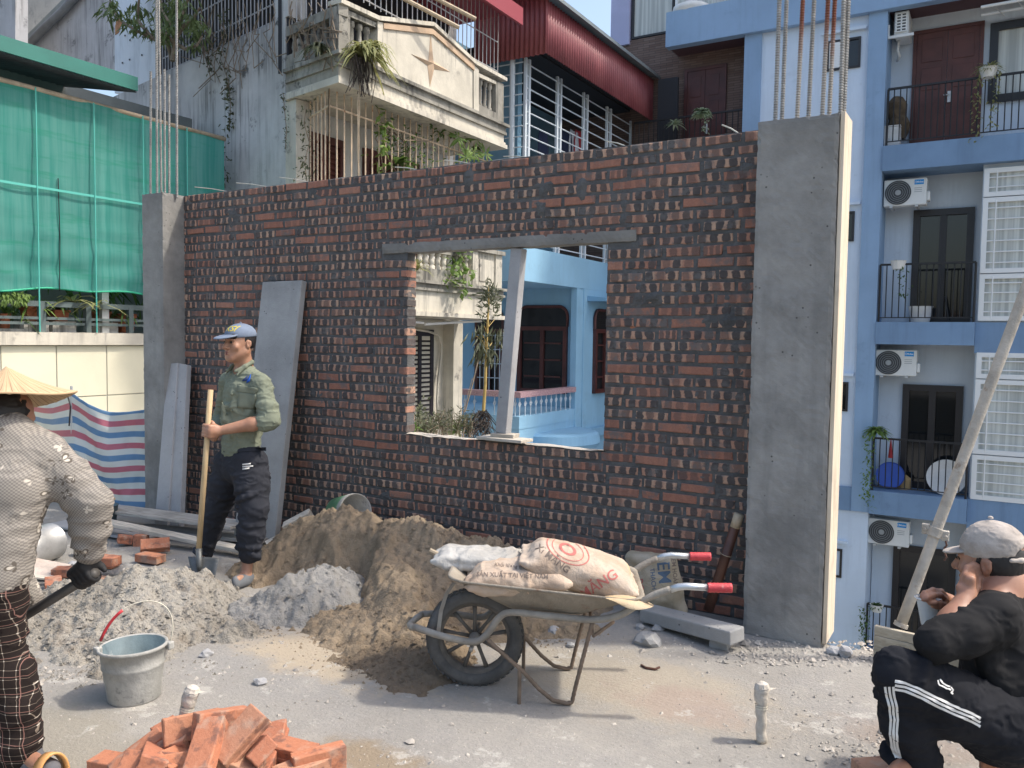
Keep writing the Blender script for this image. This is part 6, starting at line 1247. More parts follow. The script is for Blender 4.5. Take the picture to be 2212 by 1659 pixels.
FR = [ # px, height, rotation (x, y, z) and what sets it apart
 ((300, 1632), .10, (0, -28, 68), 'pale brick leaning at the far left back of the front brick pile'), ((355, 1612), .13, (10, -18, 30), 'brick with a dark end at the top left of the front pile'), ((300, 1668), .07, (0, -20, 55), 'brick at the left edge of the front pile, low down'),
 ((332, 1640), .14, (25, 12, 140), 'short brown brick resting on the left bricks of the front pile'), ((322, 1658), .12, (35, 0, 25), 'orange grooved brick at the left front of the pile'), ((388, 1640), .12, (20, 8, 100), 'small pale brick between the left and middle of the front pile'),
 ((445, 1612), .19, (8, 32, -58), 'large smooth orange brick tilted steeply in the middle of the front pile'), ((415, 1570), .19, (70, 0, 60), 'sandy-ended brick on top at the middle back of the front pile'), ((478, 1562), .21, (80, 10, 75), 'grooved brick standing at the very top of the front pile'),
 ((520, 1590), .20, (20, -40, 70), 'tall pale brick standing on end right of the pile top'), ((560, 1622), .13, (40, -25, -35), 'dark grooved brick sliding down the right of the front pile'), ((505, 1650), .11, (0, 15, 20), 'flat brick low in the middle of the front pile'),
 ((405, 1655), .12, (60, 0, 50), 'bright orange brick at the bottom centre-left of the front pile'), ((628, 1622), .075, (0, 0, 8), 'upper brick with black stripes at the right end of the front pile'), ((625, 1645), .03, (0, 0, 12), 'lower brick under the black-striped one at the right end'),
 ((688, 1645), .06, (90, 0, 62), 'brick standing on its side at the far right of the front pile'), ((652, 1662), .05, (0, 0, 75), 'brick with its end to the camera beside the far right brick'), ((520, 1668), .05, (0, 0, 40), 'low brick under the middle of the front pile'),
 ((440, 1672), .04, (0, 0, -20), 'buried brick at the front centre of the pile'), ((350, 1680), .04, (0, 0, 70), 'buried brick at the front left of the pile'), ((565, 1650), .06, (0, 8, -60), 'reddish brick lying across the right middle of the pile'), ((480, 1640), .08, (30, 0, 10), 'shadowed brick under the steeply tilted orange one'),
 ((255, 1655), .035, (0, 0, 15), 'flat brick lying furthest left in the front pile'), ((590, 1596), .05, (10, 0, -50), 'brick at the back right of the front pile'), ((480, 1585), .13, (0, 20, 110), 'brick wedged behind the very top of the front pile'), ((375, 1590), .08, (15, 0, -15), 'brick at the back left of the front pile beside the slanting stub')]
for px, z, rot, lab in FR: lbrick(pb(*px, z), rot, lab, GP)
GR = 'scattered bricks by the planks'
for px, z, rot, lab, hf in (((222, 1215), .035, (0, 0, 20), 'lowest brick of the small stack behind the gloved hand', 0), ((222, 1213), .097, (0, 0, 24), 'middle brick of the small stack behind the gloved hand', 0), ((224, 1210), .158, (0, 0, 18), 'top brick of the small stack behind the gloved hand', 0),
    ((270, 1165), .05, (0, 12, 60), 'broken brick behind the small stack on the left', 1), ((305, 1168), .04, (90, 0, 30), 'dark brick beside the planks', 1), ((335, 1178), .07, (40, 0, 55), 'bright tilted brick on the scattered heap by the planks', 0), ((325, 1205), .04, (0, 0, 10), 'brick lying below the bright tilted one', 0), ((195, 1185), .04, (0, 0, 70), 'brick at the left of the small stack', 0),
    ((150, 1235), .04, (0, 0, 35), 'brick beside the aluminium pot', 0), ((220, 1262), .04, (90, 0, 5), 'pale dusty brick on edge in front of the small stack', 0), ((200, 1250), .035, (0, 0, 60), 'pale brick lying left of the dusty one', 1), ((115, 1262), .04, (0, 0, -30), 'brick half hidden behind the bent worker', 0)):
    lbrick(atz(*px, z), rot, lab, GR, bool(hf))
lbrick(atz(1905, 1662, .035), (0, 0, 40), 'single orange brick at the bottom right beside the sitting man', 'loose single bricks')
p = atz(640, 1120, .0); m = MB(); q = aty(648, 1118, 4.38); m.obox(q+V((-.02, 0, -.03)), (.22, .1, .07), Euler((.2, -.5, .6)).to_matrix()); o = m.build('timber_scrap', M_plank2, None, bevel=.008); tag(o, 'pale torn timber scrap sticking up at the left of the sand heap', 'timber')
m = MB(); m.beam(aty(575, 1175, 4.2), aty(655, 1135, 4.42), .12, .015); o = m.build('pale_board', M_plank2, None, bevel=.003); tag(o, 'pale board stuck in the left flank of the sand heap', 'board')
for px, sz, rot, lab in (((75, 1225), (.34, .26, .008), (4, 10, 30), 'crumpled pinkish paper sack piece beside the aluminium pot'), ((65, 1245), (.3, .05, .012), (0, 8, 40), 'thin broken lath under the paper sack piece')):
    m = MB(); m.obox((0, 0, 0), sz); o = m.build('scrap', paint('scrap_paper', (.50, .42, .36), .8, .2, 6, .4) if sz[1] > .1 else M_plank2, None); o.location = atz(*px, .06); o.rotation_euler = [R(a) for a in rot]; tag(o, lab, 'scrap')
# ================================================================ wheelbarrow
BW = V((-2.03, 3.13, 0)); BTH = R(27); BAX = V((math.cos(BTH), math.sin(BTH), 0)); BLT = V((-math.sin(BTH), math.cos(BTH), 0))
kb = crop(950, 1250, 2.3283)
def BP(x, y, lat): return atp(*kb(x, y), BW+BLT*lat, BLT)            # point on the barrow's long plane at a lateral offset
def BL_(x, lat, z): return BW+BAX*x+BLT*lat+V((0, 0, z))
M_tyre = paint('dusty_tyre', (.075, .073, .07), .85, .25, 6, .5, 45, c2=(.14, .135, .125)); M_tube = paint('cement_dusted_steel', (.25, .225, .19), .7, .3, 6, .5, 60, c2=(.36, .33, .28)); M_tray = paint('cement_crusted_tray', (.26, .225, .175), .85, .25, 4, .6, 50, c2=(.36, .32, .26), dirt=(.19, .11, .07))
M_zinc = paint('galvanised_handle', (.52, .55, .57), .35, .1, 9, .05, metal=.7); M_grip = paint('red_rubber_grip', (.52, .05, .06), .55, .12, 12, .3, 120, dirt=(.55, .3, .28)); M_rbar = paint('rusty_leg_bar', (.17, .125, .09), .8, .3, 12, .4, 60)
M_rimd = paint('dirty_dark_rim', (.10, .09, .078), .8, .3, 7, .4, 50, c2=(.17, .15, .125))
wb = thing('wheelbarrow', BW, 'old cement-crusted wheelbarrow loaded with cement bags', 'wheelbarrow')
RWH = .2235; axl = BL_(0, 0, RWH)
TW = Matrix.Translation(axl) @ Matrix((BAX, V((0, 0, 1)), -BLT)).transposed().to_4x4()       # wheel disc frame, axis sideways
m = MB(); prof = [(.165, -.032), (.178, -.04), (.2, -.04), (.216, -.030), (.2235, -.012), (.2235, .012), (.216, .030), (.2, .04), (.178, .04), (.165, .032), (.165, -.032)]; m.lathe(prof, 56, TW)
wh = m.build('wheel', M_tyre, wb, smooth=True)
tr = MB()
for i in range(46):
    a = 2*math.pi*i/46
    for s in (-1, 1): q = TW @ V(((RWH-.002)*math.cos(a+.03*s), (RWH-.002)*math.sin(a+.03*s), s*.017)); tr.obox(q, (.008, .026, .012), (TW.to_3x3() @ Matrix.Rotation(a, 3, 'Z') @ Matrix.Rotation(s*.5, 3, 'X')))
o = tr.build('tread', M_tyre, wh); tag(o, kind='stuff')
m = MB(); m.lathe([(.166, -.03), (.16, -.024), (.150, -.022), (.148, 0), (.150, .022), (.16, .024), (.166, .03)], 48, TW); m.build('rim', M_rimd, wh, smooth=True)
for i in range(9):
    a = 2*math.pi*i/9+.2; m = MB(); p, q = TW @ V((.022*math.cos(a), .022*math.sin(a), 0)), TW @ V((.152*math.cos(a), .152*math.sin(a), 0)); m.tube([p, p.lerp(q, .5), q], [.010, .008, .011], 8); m.build('spoke', M_rimd, wh, smooth=True)
m = MB(); m.tube([axl-BLT*.05, axl+BLT*.05], .026, 16); m.tube([axl-BLT*.17, axl+BLT*.17], .009, 10); m.build('hub', M_tube, wh, smooth=True)
def frame(side):
    l0 = .155*side; px = [(150, 655), (300, 705), (480, 738), (560, 690), (625, 600), (700, 570), (900, 590), (1150, 612), (1300, 590), (1400, 535), (1500, 475), (1600, 440)]
    lats = [.09, .15, .16, .165, .17, .175, .18, .19, .21, .225, .235, .245]; P_ = []
    for (x, y), l in zip(px, lats): p = BP(x, y, -l); P_.append(V((0, 0, 0))+p if side < 0 else p+BLT*2*l)
    Q_ = []
    for i in range(len(P_)-1):                                         # smooth the tube
        p0, p1, p2, p3 = P_[max(0, i-1)], P_[i], P_[i+1], P_[min(len(P_)-1, i+2)]
        for k in range(4): t_ = k/4; Q_.append(.5*((2*p1)+(p2-p0)*t_+(2*p0-5*p1+4*p2-p3)*t_*t_+(3*p1-p0-3*p2+p3)*t_**3))
    Q_.append(P_[-1]); m = MB(); m.tube(Q_, .0155, 12); m.build('frame_tube', M_tube, wb, smooth=True)
    e = P_[-1]; h1 = BP(1690, 422, -.25); h2 = BP(1815, 430, -.25); h3 = BP(1948, 432, -.25)
    if side > 0: h1, h2, h3 = [h+BLT*.5 for h in (h1, h2, h3)]
    m = MB(); m.tube([e, e.lerp(h1, .5)+V((0, 0, .004)), h1, h2], .0155, 12); hd = m.build('handle', M_zinc, wb, smooth=True)
    d = (h3-h2).normalized(); m = MB(); pts = [h2-d*.003]+[h2.lerp(h3, k/12) for k in range(13)]; rs = [.0205]+[.0195+.0012*(k % 2) for k in range(12)]+[.0195]; m.tube(pts, rs, 14); m.build('grip', M_grip, hd, smooth=True)
    return P_
Pn, Pf = frame(-1), frame(1)
a, b = Pn[0], Pf[0]; fr_ = BP(118, 640, 0); m = MB(); m.tube([a, a.lerp(fr_, .6)-BLT*.02, fr_, b.lerp(fr_, .6)+BLT*.02, b], .0155, 12); m.build('front_loop', M_tube, wb, smooth=True)
# tray: rounded rectangular rim narrowing to a smaller floor
rimL, rimR = BP(360, 380, 0), BP(1400, 505, 0); zr = .49
def xl(p): return (p-BW).dot(BAX)
x0, x1 = xl(BP(355, 395, -.1)), xl(BP(1440, 520, -.2)); zA_r, zB_r = BP(380, 395, -.24).z, BP(1300, 500, -.26).z
b0, b1 = xl(BP(650, 570, -.15)), xl(BP(1140, 610, -.15)); zfl = BP(1000, 600, -.17).z+.02
def rring(xa, xb, wa, wb_, z0, z1, rc, n=10):
    P_ = []
    for (cx, cy, a0) in ((xb-rc, wb_-rc, 0), (xa+rc, wa-rc, math.pi/2), (xa+rc, -wa+rc, math.pi), (xb-rc, -wb_+rc, 1.5*math.pi)):
        for k in range(n): a = a0+math.pi/2*k/(n-1); x = cx+rc*math.cos(a); P_.append(BL_(x, cy+rc*math.sin(a), z0+(z1-z0)*(x-xa)/(xb-xa)))
    return P_
rings = [rring(x0-.012, x1+.012, .235, .275, zA_r-.004, zB_r-.004, .1), rring(x0-.010, x1+.010, .233, .273, zA_r+.006, zB_r+.006, .1), rring(x0+.004, x1-.004, .222, .262, zA_r, zB_r, .1)]
for f in (.25, .5, .75, .93, 1.0): rings.append(rring(x0+(b0-x0)*f**1.1, x1+(b1-x1)*f**1.1, .222+(.13-.222)*f, .262+(.17-.262)*f, zA_r+(zfl-zA_r)*f, zB_r+(zfl-zB_r)*f, .1-.03*f))
m = MB(); n_ = len(rings[0])
m.add([p for r_ in rings for p in r_], [(i*n_+j, i*n_+(j+1) % n_, (i+1)*n_+(j+1) % n_, (i+1)*n_+j) for i in range(len(rings)-1) for j in range(n_)]+[tuple((len(rings)-1)*n_+j for j in range(n_))])
o = m.build('tray', M_tray, wb, smooth=True, fix=True); s_ = o.modifiers.new('solid', 'SOLIDIFY'); s_.thickness = .004
# legs of bent bar with a ground runner
for sd in (-1, 1):
    L_ = (lambda x, y: BP(x, y, -.19)) if sd < 0 else (lambda x, y: BP(x, y, -.19)+BLT*.38)
    P_ = [L_(1155, 630), L_(1110, 800), L_(1062, 985), L_(1040, 1080), L_(1010, 1092), L_(930, 1070), L_(850, 1005), L_(760, 905), L_(640, 800), L_(560, 725)]
    for p in P_: p.z = max(p.z, .011)
    m = MB(); rs = []; pts = []
    for i in range(len(P_)-1):
        k_ = max(2, int((P_[i+1]-P_[i]).length/.012))
        for k in range(k_): pts.append(P_[i].lerp(P_[i+1], k/k_)); rs.append(.0085+.0015*((len(pts)) % 2))
    pts.append(P_[-1]); rs.append(.009); m.tube(pts, rs, 7); m.build('leg', M_rbar, wb, smooth=True)
    m = MB(); q = L_(742, 892); m.tube([q, V((q.x, q.y, .0))], .009, 7); m.build('strut', M_rbar, wb)
m = MB(); m.tube([BP(1160, 705, -.19), BP(1275, 625, -.05)], .008, 7); m.build('brace', M_rbar, wb); m = MB(); m.tube([BP(1155, 690, -.19), BP(1155, 690, -.19)+BLT*.38], .008, 7); m.build('brace', M_rbar, wb)
P_ = [BP(365, 400, -.06), BP(320, 470, -.055), BP(292, 560, -.05), BP(275, 690, -.05)]; m = MB()
m.grid([[p-BAX*.006, p+BAX*.012] for p in P_]); o = m.build('mudguard_strap', M_tube, wb); s_ = o.modifiers.new('solid', 'SOLIDIFY'); s_.thickness = .005
# ---------------- cement bags
def bagmat(name, c, c2, dust):
    t = NT(name); n1 = t.noise(6, 5, .6); a = t.mix(t.rng(n1, .35, .65), c, c2); a = t.mix(t.ma('MULTIPLY', t.rng(t.noise(3, 4, .6), .45, .65), .5), a, dust); t.col(a, .8); t.bump(t.ma('ADD', t.noise(22, 5, .6, None, 1.2), t.ma('MULTIPLY', t.noise(90, 3, .6), .3)), .55, .012); return t.m
M_bag = bagmat('brown_paper_bag', (.42, .31, .225), (.50, .395, .30), (.50, .43, .36)); M_bagw = bagmat('white_torn_bag', (.36, .35, .325), (.48, .47, .445), (.30, .25, .19)); M_bagk = bagmat('kraft_paper', (.50, .36, .19), (.60, .46, .28), (.44, .36, .27))
M_inkr = plain('red_ink', (.46, .14, .12), .8); M_inkk = plain('dark_ink', (.17, .135, .11), .8); M_inkb = plain('blue_ink', (.10, .15, .22), .8)
axx = np.array(BAX); lt_ = np.array(BLT); up_ = np.array((0, 0, 1.0))
def rotm(x, y): x = V(x).normalized(); y = V(y); y = (y-x*y.dot(x)).normalized(); z = x.cross(y); return np.array(Matrix((x, y, z)).transposed())
def folds(sd, a, b, n_, r, amp, rng):                                # ridge creases between two points
    a, b = V(a), V(b)
    for k in range(n_): p = a.lerp(b, rng.random())+V((rng.uniform(-1, 1), rng.uniform(-1, 1), rng.uniform(-.5, .5)))*amp; q = p+(b-a).normalized().lerp(V((rng.gauss(0, 1), rng.gauss(0, 1), rng.gauss(0, 1))), .4).normalized()*amp*1.8; sd.cone(p, q, r, r*.4, .02)
def bag(name, px_c, lat, r, tilt, mat, label, k=.05, extra=None, wr=.006, seed=1.0, corners=True):
    c = np.array(BP(*px_c, lat)); Rm = rotm(V(axx)*math.cos(tilt)+V((0, 0, -math.sin(tilt))), BLT); sd = SDF(); sd.rbox(c, r, Rm, min(r)*.92, .02); sd.ell(c+Rm[:, 2]*r[2]*.25, (r[0]*.82, r[1]*.82, r[2]*1.0), Rm, .06)
    if corners:
        for sx in (-1, 1):
            for sy in (-1, 1): q = c+Rm[:, 0]*sx*r[0]*.98+Rm[:, 1]*sy*r[1]*.97; sd.cone(c+(q-c)*.7, q, r[2]*.5, .012, .04)
            sd.econe(c+Rm[:, 0]*sx*r[0]*1.03-Rm[:, 1]*r[1]*.9, c+Rm[:, 0]*sx*r[0]*1.03+Rm[:, 1]*r[1]*.9, (.03, .008), (.03, .008), Rm[:, 0], .03)
    if extra: extra(sd, c, Rm)
    def disp(v): u = (v-c)@Rm; return wr*(fbm(u[:, 0]*9+seed, u[:, 1]*16, u[:, 2]*16, 3)+.9*np.maximum(0, vnoise(u[:, 0]*34+4*vnoise(u[:, 1]*7, u[:, 0]*5, seed), u[:, 1]*6, u[:, 2]*9+seed)))
    o = sdf_obj(name, sd, .007, mat, None, 1, None, disp); tag(o, label, 'cement bag'); return o, c, Rm
b1, c1, R1 = bag('cement_bag', (1075, 325), -.02, (.235, .17, .072), R(14), M_bag, 'plump brown cement bag with a red round logo on top of the wheelbarrow', seed=1.7)
b2, c2_, R2 = bag('cement_bag', (735, 365), -.06, (.20, .16, .046), R(-3), M_bag, 'flatter folded brown cement bag at the front of the wheelbarrow', wr=.009, seed=5.1)
b3, c3, R3 = bag('white_bag', (520, 265), .10, (.185, .12, .028), R(2), M_bagw, 'torn white bag bunched at the front tip of the wheelbarrow', wr=.010, seed=9.3)
b3['category'] = 'bag'
# printing laid on the bag surfaces
def print_on(bag_, mb, name, mat, parent, direction):
    bv = bvh_of(bag_); d = V(direction).normalized(); out = []
    for p in mb.v:
        h_ = bv.ray_cast(V(p)-d*.5, d); out.append(tuple((h_[0]+h_[1]*.0016) if h_[0] is not None else V(p)))
    bad = [i for i, p in enumerate(mb.v) if bv.ray_cast(V(p)-d*.5, d)[0] is None]; bs = set(bad); mb.f = [f for f in mb.f if not any(i in bs for i in f)]; mb.v = out; mb.build(name, mat, parent)
def subdiv(mb, n=1):
    me = bpy.data.meshes.new('t'); me.from_pydata(mb.v, [], mb.f); bm = bmesh.new(); bm.from_mesh(me); bmesh.ops.triangulate(bm, faces=bm.faces)
    for _ in range(n): bmesh.ops.subdivide_edges(bm, edges=[e for e in bm.edges if e.calc_length() > .012], cuts=1); bmesh.ops.triangulate(bm, faces=bm.faces)
    o = MB(); o.v = [tuple(v.co) for v in bm.verts]; o.f = [tuple(v.index for v in f.verts) for f in bm.faces]; bm.free(); bpy.data.meshes.remove(me); return o
def txt_bag(bag_, s, size, px, ang, mat, lat=-.15, bold=False):
    q = atd(*kb(*px), (BP(*px, lat)-CPOS).dot(FWD)); x = (RGT*math.cos(ang)+UPV*math.sin(ang)); y = (-RGT*math.sin(ang)+UPV*math.cos(ang)); M_ = Matrix((x, y, -FWD)).transposed().to_4x4(); M_.translation = q
    print_on(bag_, subdiv(text_mb(s, size, M_, bold)), 'printing', mat, bag_, (q-CPOS))
def ring_bag(bag_, px, r, w, mat, sq=.55, lat=-.05, rot=-.5):
    q = atd(*kb(*px), (BP(*px, lat)-CPOS).dot(FWD)); m = MB(); n_ = 48; vs = []
    for k in range(n_+1):
        a = 2*math.pi*k/n_
        for rr in (r, r-w): u, v_ = rr*math.cos(a), rr*math.sin(a)*sq; vs.append(q+RGT*(u*math.cos(rot)-v_*math.sin(rot))+UPV*(u*math.sin(rot)+v_*math.cos(rot)))
    m.add(vs, [(2*k, 2*k+1, 2*k+3, 2*k+2) for k in range(n_)]); print_on(bag_, m, 'printed_ring', mat, bag_, (q-CPOS))
txt_bag(b1, 'XI MĂNG', .062, (1150, 440), R(33), M_inkr, -.17, True); txt_bag(b1, 'XI MĂNG', .042, (930, 265), R(-38), M_inkk, -.1, True)
ring_bag(b1, (1015, 212), .105, .006, M_inkr); ring_bag(b1, (1015, 212), .078, .004, M_inkr); ring_bag(b1, (1015, 212), .042, .014, M_inkr)
txt_bag(b2, 'SẢN XUẤT TẠI VIỆT NAM', .027, (700, 362), R(-2), M_inkk, -.17, True); txt_bag(b2, 'Khối lượng tịnh', .022, (690, 308), R(-6), M_inkk, -.12); txt_bag(b2, 'XI MĂNG', .045, (860, 275), R(-22), M_inkr, -.1, True)
# torn kraft paper flap hanging over the tray's back rim
def flap(name, pts, mat, label, th=.002):
    m = MB(); m.grid(pts); o = m.build(name, mat, None, smooth=True); s_ = o.modifiers.new('solid', 'SOLIDIFY'); s_.thickness = th; u_ = o.modifiers.new('sub', 'SUBSURF'); u_.levels = u_.render_levels = 2; return tag(o, label, 'paper')
flap('paper_flap', [[BP(1240, 480, -.12), BP(1350, 455, -.12), BP(1400, 480, -.1), BP(1440, 500, -.08)], [BP(1200, 482, -.24), BP(1330, 470, -.25), BP(1440, 500, -.24), BP(1525, 535, -.24)], [BP(1230, 495, -.285), BP(1310, 500, -.295), BP(1400, 535, -.295), BP(1490, 545, -.28)], [BP(1275, 500, -.29), BP(1340, 548, -.30), BP(1400, 560, -.30), BP(1450, 555, -.29)]], M_bagk, 'torn kraft paper flap curling over the back rim of the tray')
flap('paper_flap', [[BP(1340, 270, .1), BP(1360, 300, .1), BP(1375, 330, .1)], [BP(1335, 330, .08), BP(1355, 360, .05), BP(1372, 380, .08)], [BP(1345, 400, .1), BP(1360, 415, .1), BP(1372, 405, .1)]], M_bagk, 'small upright paper tongue behind the plump cement bag')
flap('bag_liner', [[BP(1190, 470, -.1), BP(1270, 400, 0), BP(1320, 320, .02)], [BP(1230, 480, -.18), BP(1320, 410, -.1), BP(1345, 350, -.02)], [BP(1270, 485, -.2), BP(1345, 430, -.14), BP(1420, 480, -.08)]], M_bagw, 'grey crumpled bag liner at the back of the tray')
m = MB(); m.tube([BP(232, 218, .12), BP(420, 310, .1)], .012, 8); o = m.build('tool_stick', M_bamtip); tag(o, 'short wooden stick poking out over the barrow front', 'stick')
# empty cement bag standing behind the barrow
def standing_bag():
    c = aty(*kb(1515, 420), 4.50); c.z = .185; c = np.array(c); sd = SDF(); rx = np.array((1, 0, 0.)); Rm = rotm((1, -.15, .10), (-.1, -.25, 1)); sd.rbox(c, (.165, .19, .045), Rm, .035, .02); sd.ell(c+np.array(V((0, -.02, -.05))), (.14, .14, .06), Rm, .05)
    cc = np.array(c); o = sdf_obj('empty_cement_bag', sd, .009, bagmat('grey_kraft_bag', (.36, .30, .21), (.47, .40, .30), (.42, .38, .33)), None, 1, None, lambda v: .010*fbm(v[:, 0]*9, v[:, 1]*9, v[:, 2]*9, 3)); tag(o, 'slumped old cement bag standing against the wall behind the barrow', 'cement bag')
    for s, sz, px, mt in (('EM', .10, (1560, 345), M_inkb), ('THẠCH', .036, (1500, 380), M_inkb), ('PCB', .06, (1425, 430), M_inkr), ('CEM HOÀNG', .034, (1622, 345), M_inkk)):
        q = atd(*kb(*px), (V(c)-CPOS).dot(FWD)); a = R(-84); x = (RGT*math.cos(a)+UPV*math.sin(a)); y = (-RGT*math.sin(a)+UPV*math.cos(a)); M_ = Matrix((x, y, -FWD)).transposed().to_4x4(); M_.translation = q; print_on(o, subdiv(text_mb(s, sz, M_, True)), 'printing', mt, o, (q-CPOS))
standing_bag()
# ================================================================ people
def skinmat(name, c, c2):
    t = NT(name); n = t.noise(9, 4, .6); t.col(t.mix(t.rng(n, .35, .65), c, c2), .5); t.b.inputs['Subsurface Weight'].default_value = .08; t.b.inputs['Subsurface Radius'].default_value = (.01, .004, .002); t.bump(t.noise(160, 3, .6), .12, .002); return t.m
M_skin = skinmat('tanned_skin', (.36, .185, .115), (.42, .23, .15)); M_skin2 = skinmat('weathered_skin', (.31, .15, .095), (.38, .20, .13))
def cloth(name, c, var=.12, sc=5, weave=260, bump=.25):
    t = NT(name); n1 = t.noise(sc, 5, .6); n2 = t.noise(weave, 2, .5); a = t.mix(t.rng(n1, .3, .7), mul(c, 1-var), mul(c, 1+var)); a = t.mix(.2, a, t.mix(n2, mul(c, .6), mul(c, 1.4))); t.col(a, .9, 0, .2); t.bump(t.ma('ADD', t.ma('MULTIPLY', n1, .6), t.ma('MULTIPLY', n2, .3)), bump, .006); return t.m
M_shirt = cloth('sage_green_shirt', (.195, .215, .16)); M_trou = cloth('charcoal_trousers', (.032, .034, .042), .2); M_cap = cloth('faded_blue_cap', (.17, .21, .28), .15, 14); M_capb = cloth('faded_grey_cap', (.40, .355, .315), .24, 12); M_black = cloth('black_cotton', (.014, .014, .015), .3); M_track = cloth('black_track_fabric', (.013, .014, .018), .25); M_hair = plain('black_hair', (.012, .010, .010), .55); M_shoe = cloth('grey_slip_on', (.15, .16, .17), .2, 12)
M_strp = plain('white_stripe', (.70, .69, .66), .8); M_glove = plain('black_glove', (.012, .012, .013), .75); M_yel = plain('yellow_print', (.60, .48, .04), .7)
UPZ = np.array((0, 0, 1.0)); npv = lambda v: np.array(tuple(v), float)
RH = V((RGT.x, RGT.y, 0)).normalized(); FH = V((FWD.x, FWD.y, 0)).normalized()
def nrm(v): v = np.array(v, float); return v/np.linalg.norm(v)
def head_sdf(sd, c, f, u, s=1.0, ears=True):
    f = nrm(f); u = nrm(np.array(u)-f*np.dot(u, f)); l = np.cross(u, f); Rm = np.stack([l, f, u], 1); P = lambda a, b, d: c+s*(l*a+f*b+u*d)
    sd.ell(P(0, -.008, .028), (.075*s, .096*s, .092*s), Rm, .03); sd.ell(P(0, .028, -.03), (.060*s, .062*s, .082*s), Rm, .03); sd.cone(P(0, .03, -.065), P(0, .068, -.094), .045*s, .022*s, .03)
    for e in (-1, 1):
        sd.cone(P(e*.05, -.005, -.05), P(e*.02, .065, -.092), .024*s, .018*s, .03); sd.ell(P(e*.047, .062, -.022), (.022*s, .020*s, .022*s), Rm, .02)
        if ears: sd.ell(P(e*.078, -.014, -.004), (.009*s, .017*s, .029*s), Rm, .006); sd.cone(P(e*.081, -.027, .012), P(e*.083, -.025, -.010), .006*s, .006*s, .006); sd.ell(P(e*.090, -.009, -.002), (.008*s, .009*s, .015*s), Rm, .005, sub=True)
        sd.cone(P(e*.012, .088, .028), P(e*.042, .075, .024), .011*s, .009*s, .012)
    for e in (-1, 1): sd.ell(P(e*.030, .096, .008), (.018*s, .014*s, .012*s), Rm, .010, sub=True)
    sd.cone(P(0, .086, .014), P(0, .111, -.024), .0095*s, .0135*s, .010); sd.cone(P(-.014, .095, -.029), P(.014, .095, -.029), .0095*s, .0095*s, .007)
    sd.cone(P(-.016, .088, -.054), P(.016, .088, -.054), .0085*s, .0085*s, .007); sd.cone(P(-.014, .087, -.068), P(.014, .087, -.068), .0088*s, .0088*s, .007); sd.cone(P(-.02, .096, -.061), P(.02, .096, -.061), .002*s, .002*s, .004, sub=True)
    sd.cone(P(0, -.015, -.06), P(0, -.035, -.15), .056*s, .058*s, .03)
    return P, Rm
def face_bits(P, Rm, parent, s=1.0):
    for e in (-1, 1):
        m = MB(); m.lathe([(0, -.01*s), (.0085*s, -.006*s), (.0105*s, 0), (.0085*s, .006*s), (0, .0105*s)], 12, Matrix.Translation(V(P(e*.030, .078, .008))) @ Matrix(Rm.tolist()).to_4x4()); m.build('eye', plain('eye_dark', (.02, .015, .012), .2) if 'eye_dark' not in MATS else MATS['eye_dark'], parent, smooth=True)
        m = MB(); m.tube([V(P(e*.016, .094, .009)), V(P(e*.03, .0945, .010)), V(P(e*.044, .086, .007))], [.0016*s, .0026*s, .0016*s], 6); m.build('eyelid_line', M_hair, parent, smooth=True)
        m = MB(); m.tube([V(P(e*.014, .099, .031)), V(P(e*.03, .095, .036)), V(P(e*.046, .083, .031))], [.003*s, .004*s, .002*s], 6); m.build('eyebrow', M_hair, parent, smooth=True)
def mouth(P, parent, s=1.0):
    for (z, r, y) in ((-.0545, .0062, .0925), (-.0675, .0068, .0915)): m = MB(); m.tube([V(P(-.021, y-.010, z-.002)), V(P(-.009, y, z)), V(P(0, y+.001, z-.001)), V(P(.009, y, z)), V(P(.021, y-.010, z-.002))], [.002*s, r*.9*s, r*s, r*.9*s, .002*s], 8); m.build('lip', MATS.get('lip_red') or plain('lip_red', (.26, .085, .07), .45), parent, smooth=True)
    m = MB(); m.tube([V(P(-.02, .086, -.061)), V(P(0, .0965, -.061)), V(P(.02, .086, -.061))], .0016*s, 6); m.build('mouth_line', M_hair, parent)
def fist(sd, c, ax, palm, r, s=1.0, flip=1, thumb=True, k=.006):
    """hand closed round a bar: c on the bar axis, ax bar direction (towards the thumb), palm = unit vector from bar to palm"""
    ax = nrm(ax); p = nrm(np.array(palm)-ax*np.dot(palm, ax)); t = np.cross(ax, p)*flip; fr = .0092*s; rr = r+fr*.85
    Rm = np.stack([ax, t, p], 1); sd.rbox(c+p*(rr+.012*s)-t*.012*s, (.043*s, .030*s, .017*s), Rm, .012*s, .015)
    for i, zo in enumerate((.031, .0105, -.010, -.030)):
        base = c+ax*zo*s; R_ = rr*(1.0, 1.02, 1.0, .97)[i]; q = []
        for a in np.linspace(.55, 4.1 if i < 3 else 3.8, 7): q.append(base+(p*math.cos(a)+t*math.sin(a))*R_+ax*.004*math.sin(a))
        q = [base+p*(rr+.014*s)+t*.016*s]+q; rs = [fr*1.15, fr*1.12, fr*1.08, fr*1.0, fr*1.02, fr*.97, fr*.92, fr*.85]; sd.chain(q, rs[:len(q)], k)
    if thumb:
        q = [c+ax*.025*s+p*(rr+.012*s)-t*.03*s]+[c+ax*(.048+.004*j)*s+(p*math.cos(-a)+t*math.sin(-a))*rr*1.05 for j, a in enumerate((.9, 1.6, 2.3))]; sd.chain(q, [.014*s, .012*s, .0105*s, .009*s], .008)
    return c+p*(rr+.012*s)-t*.04*s
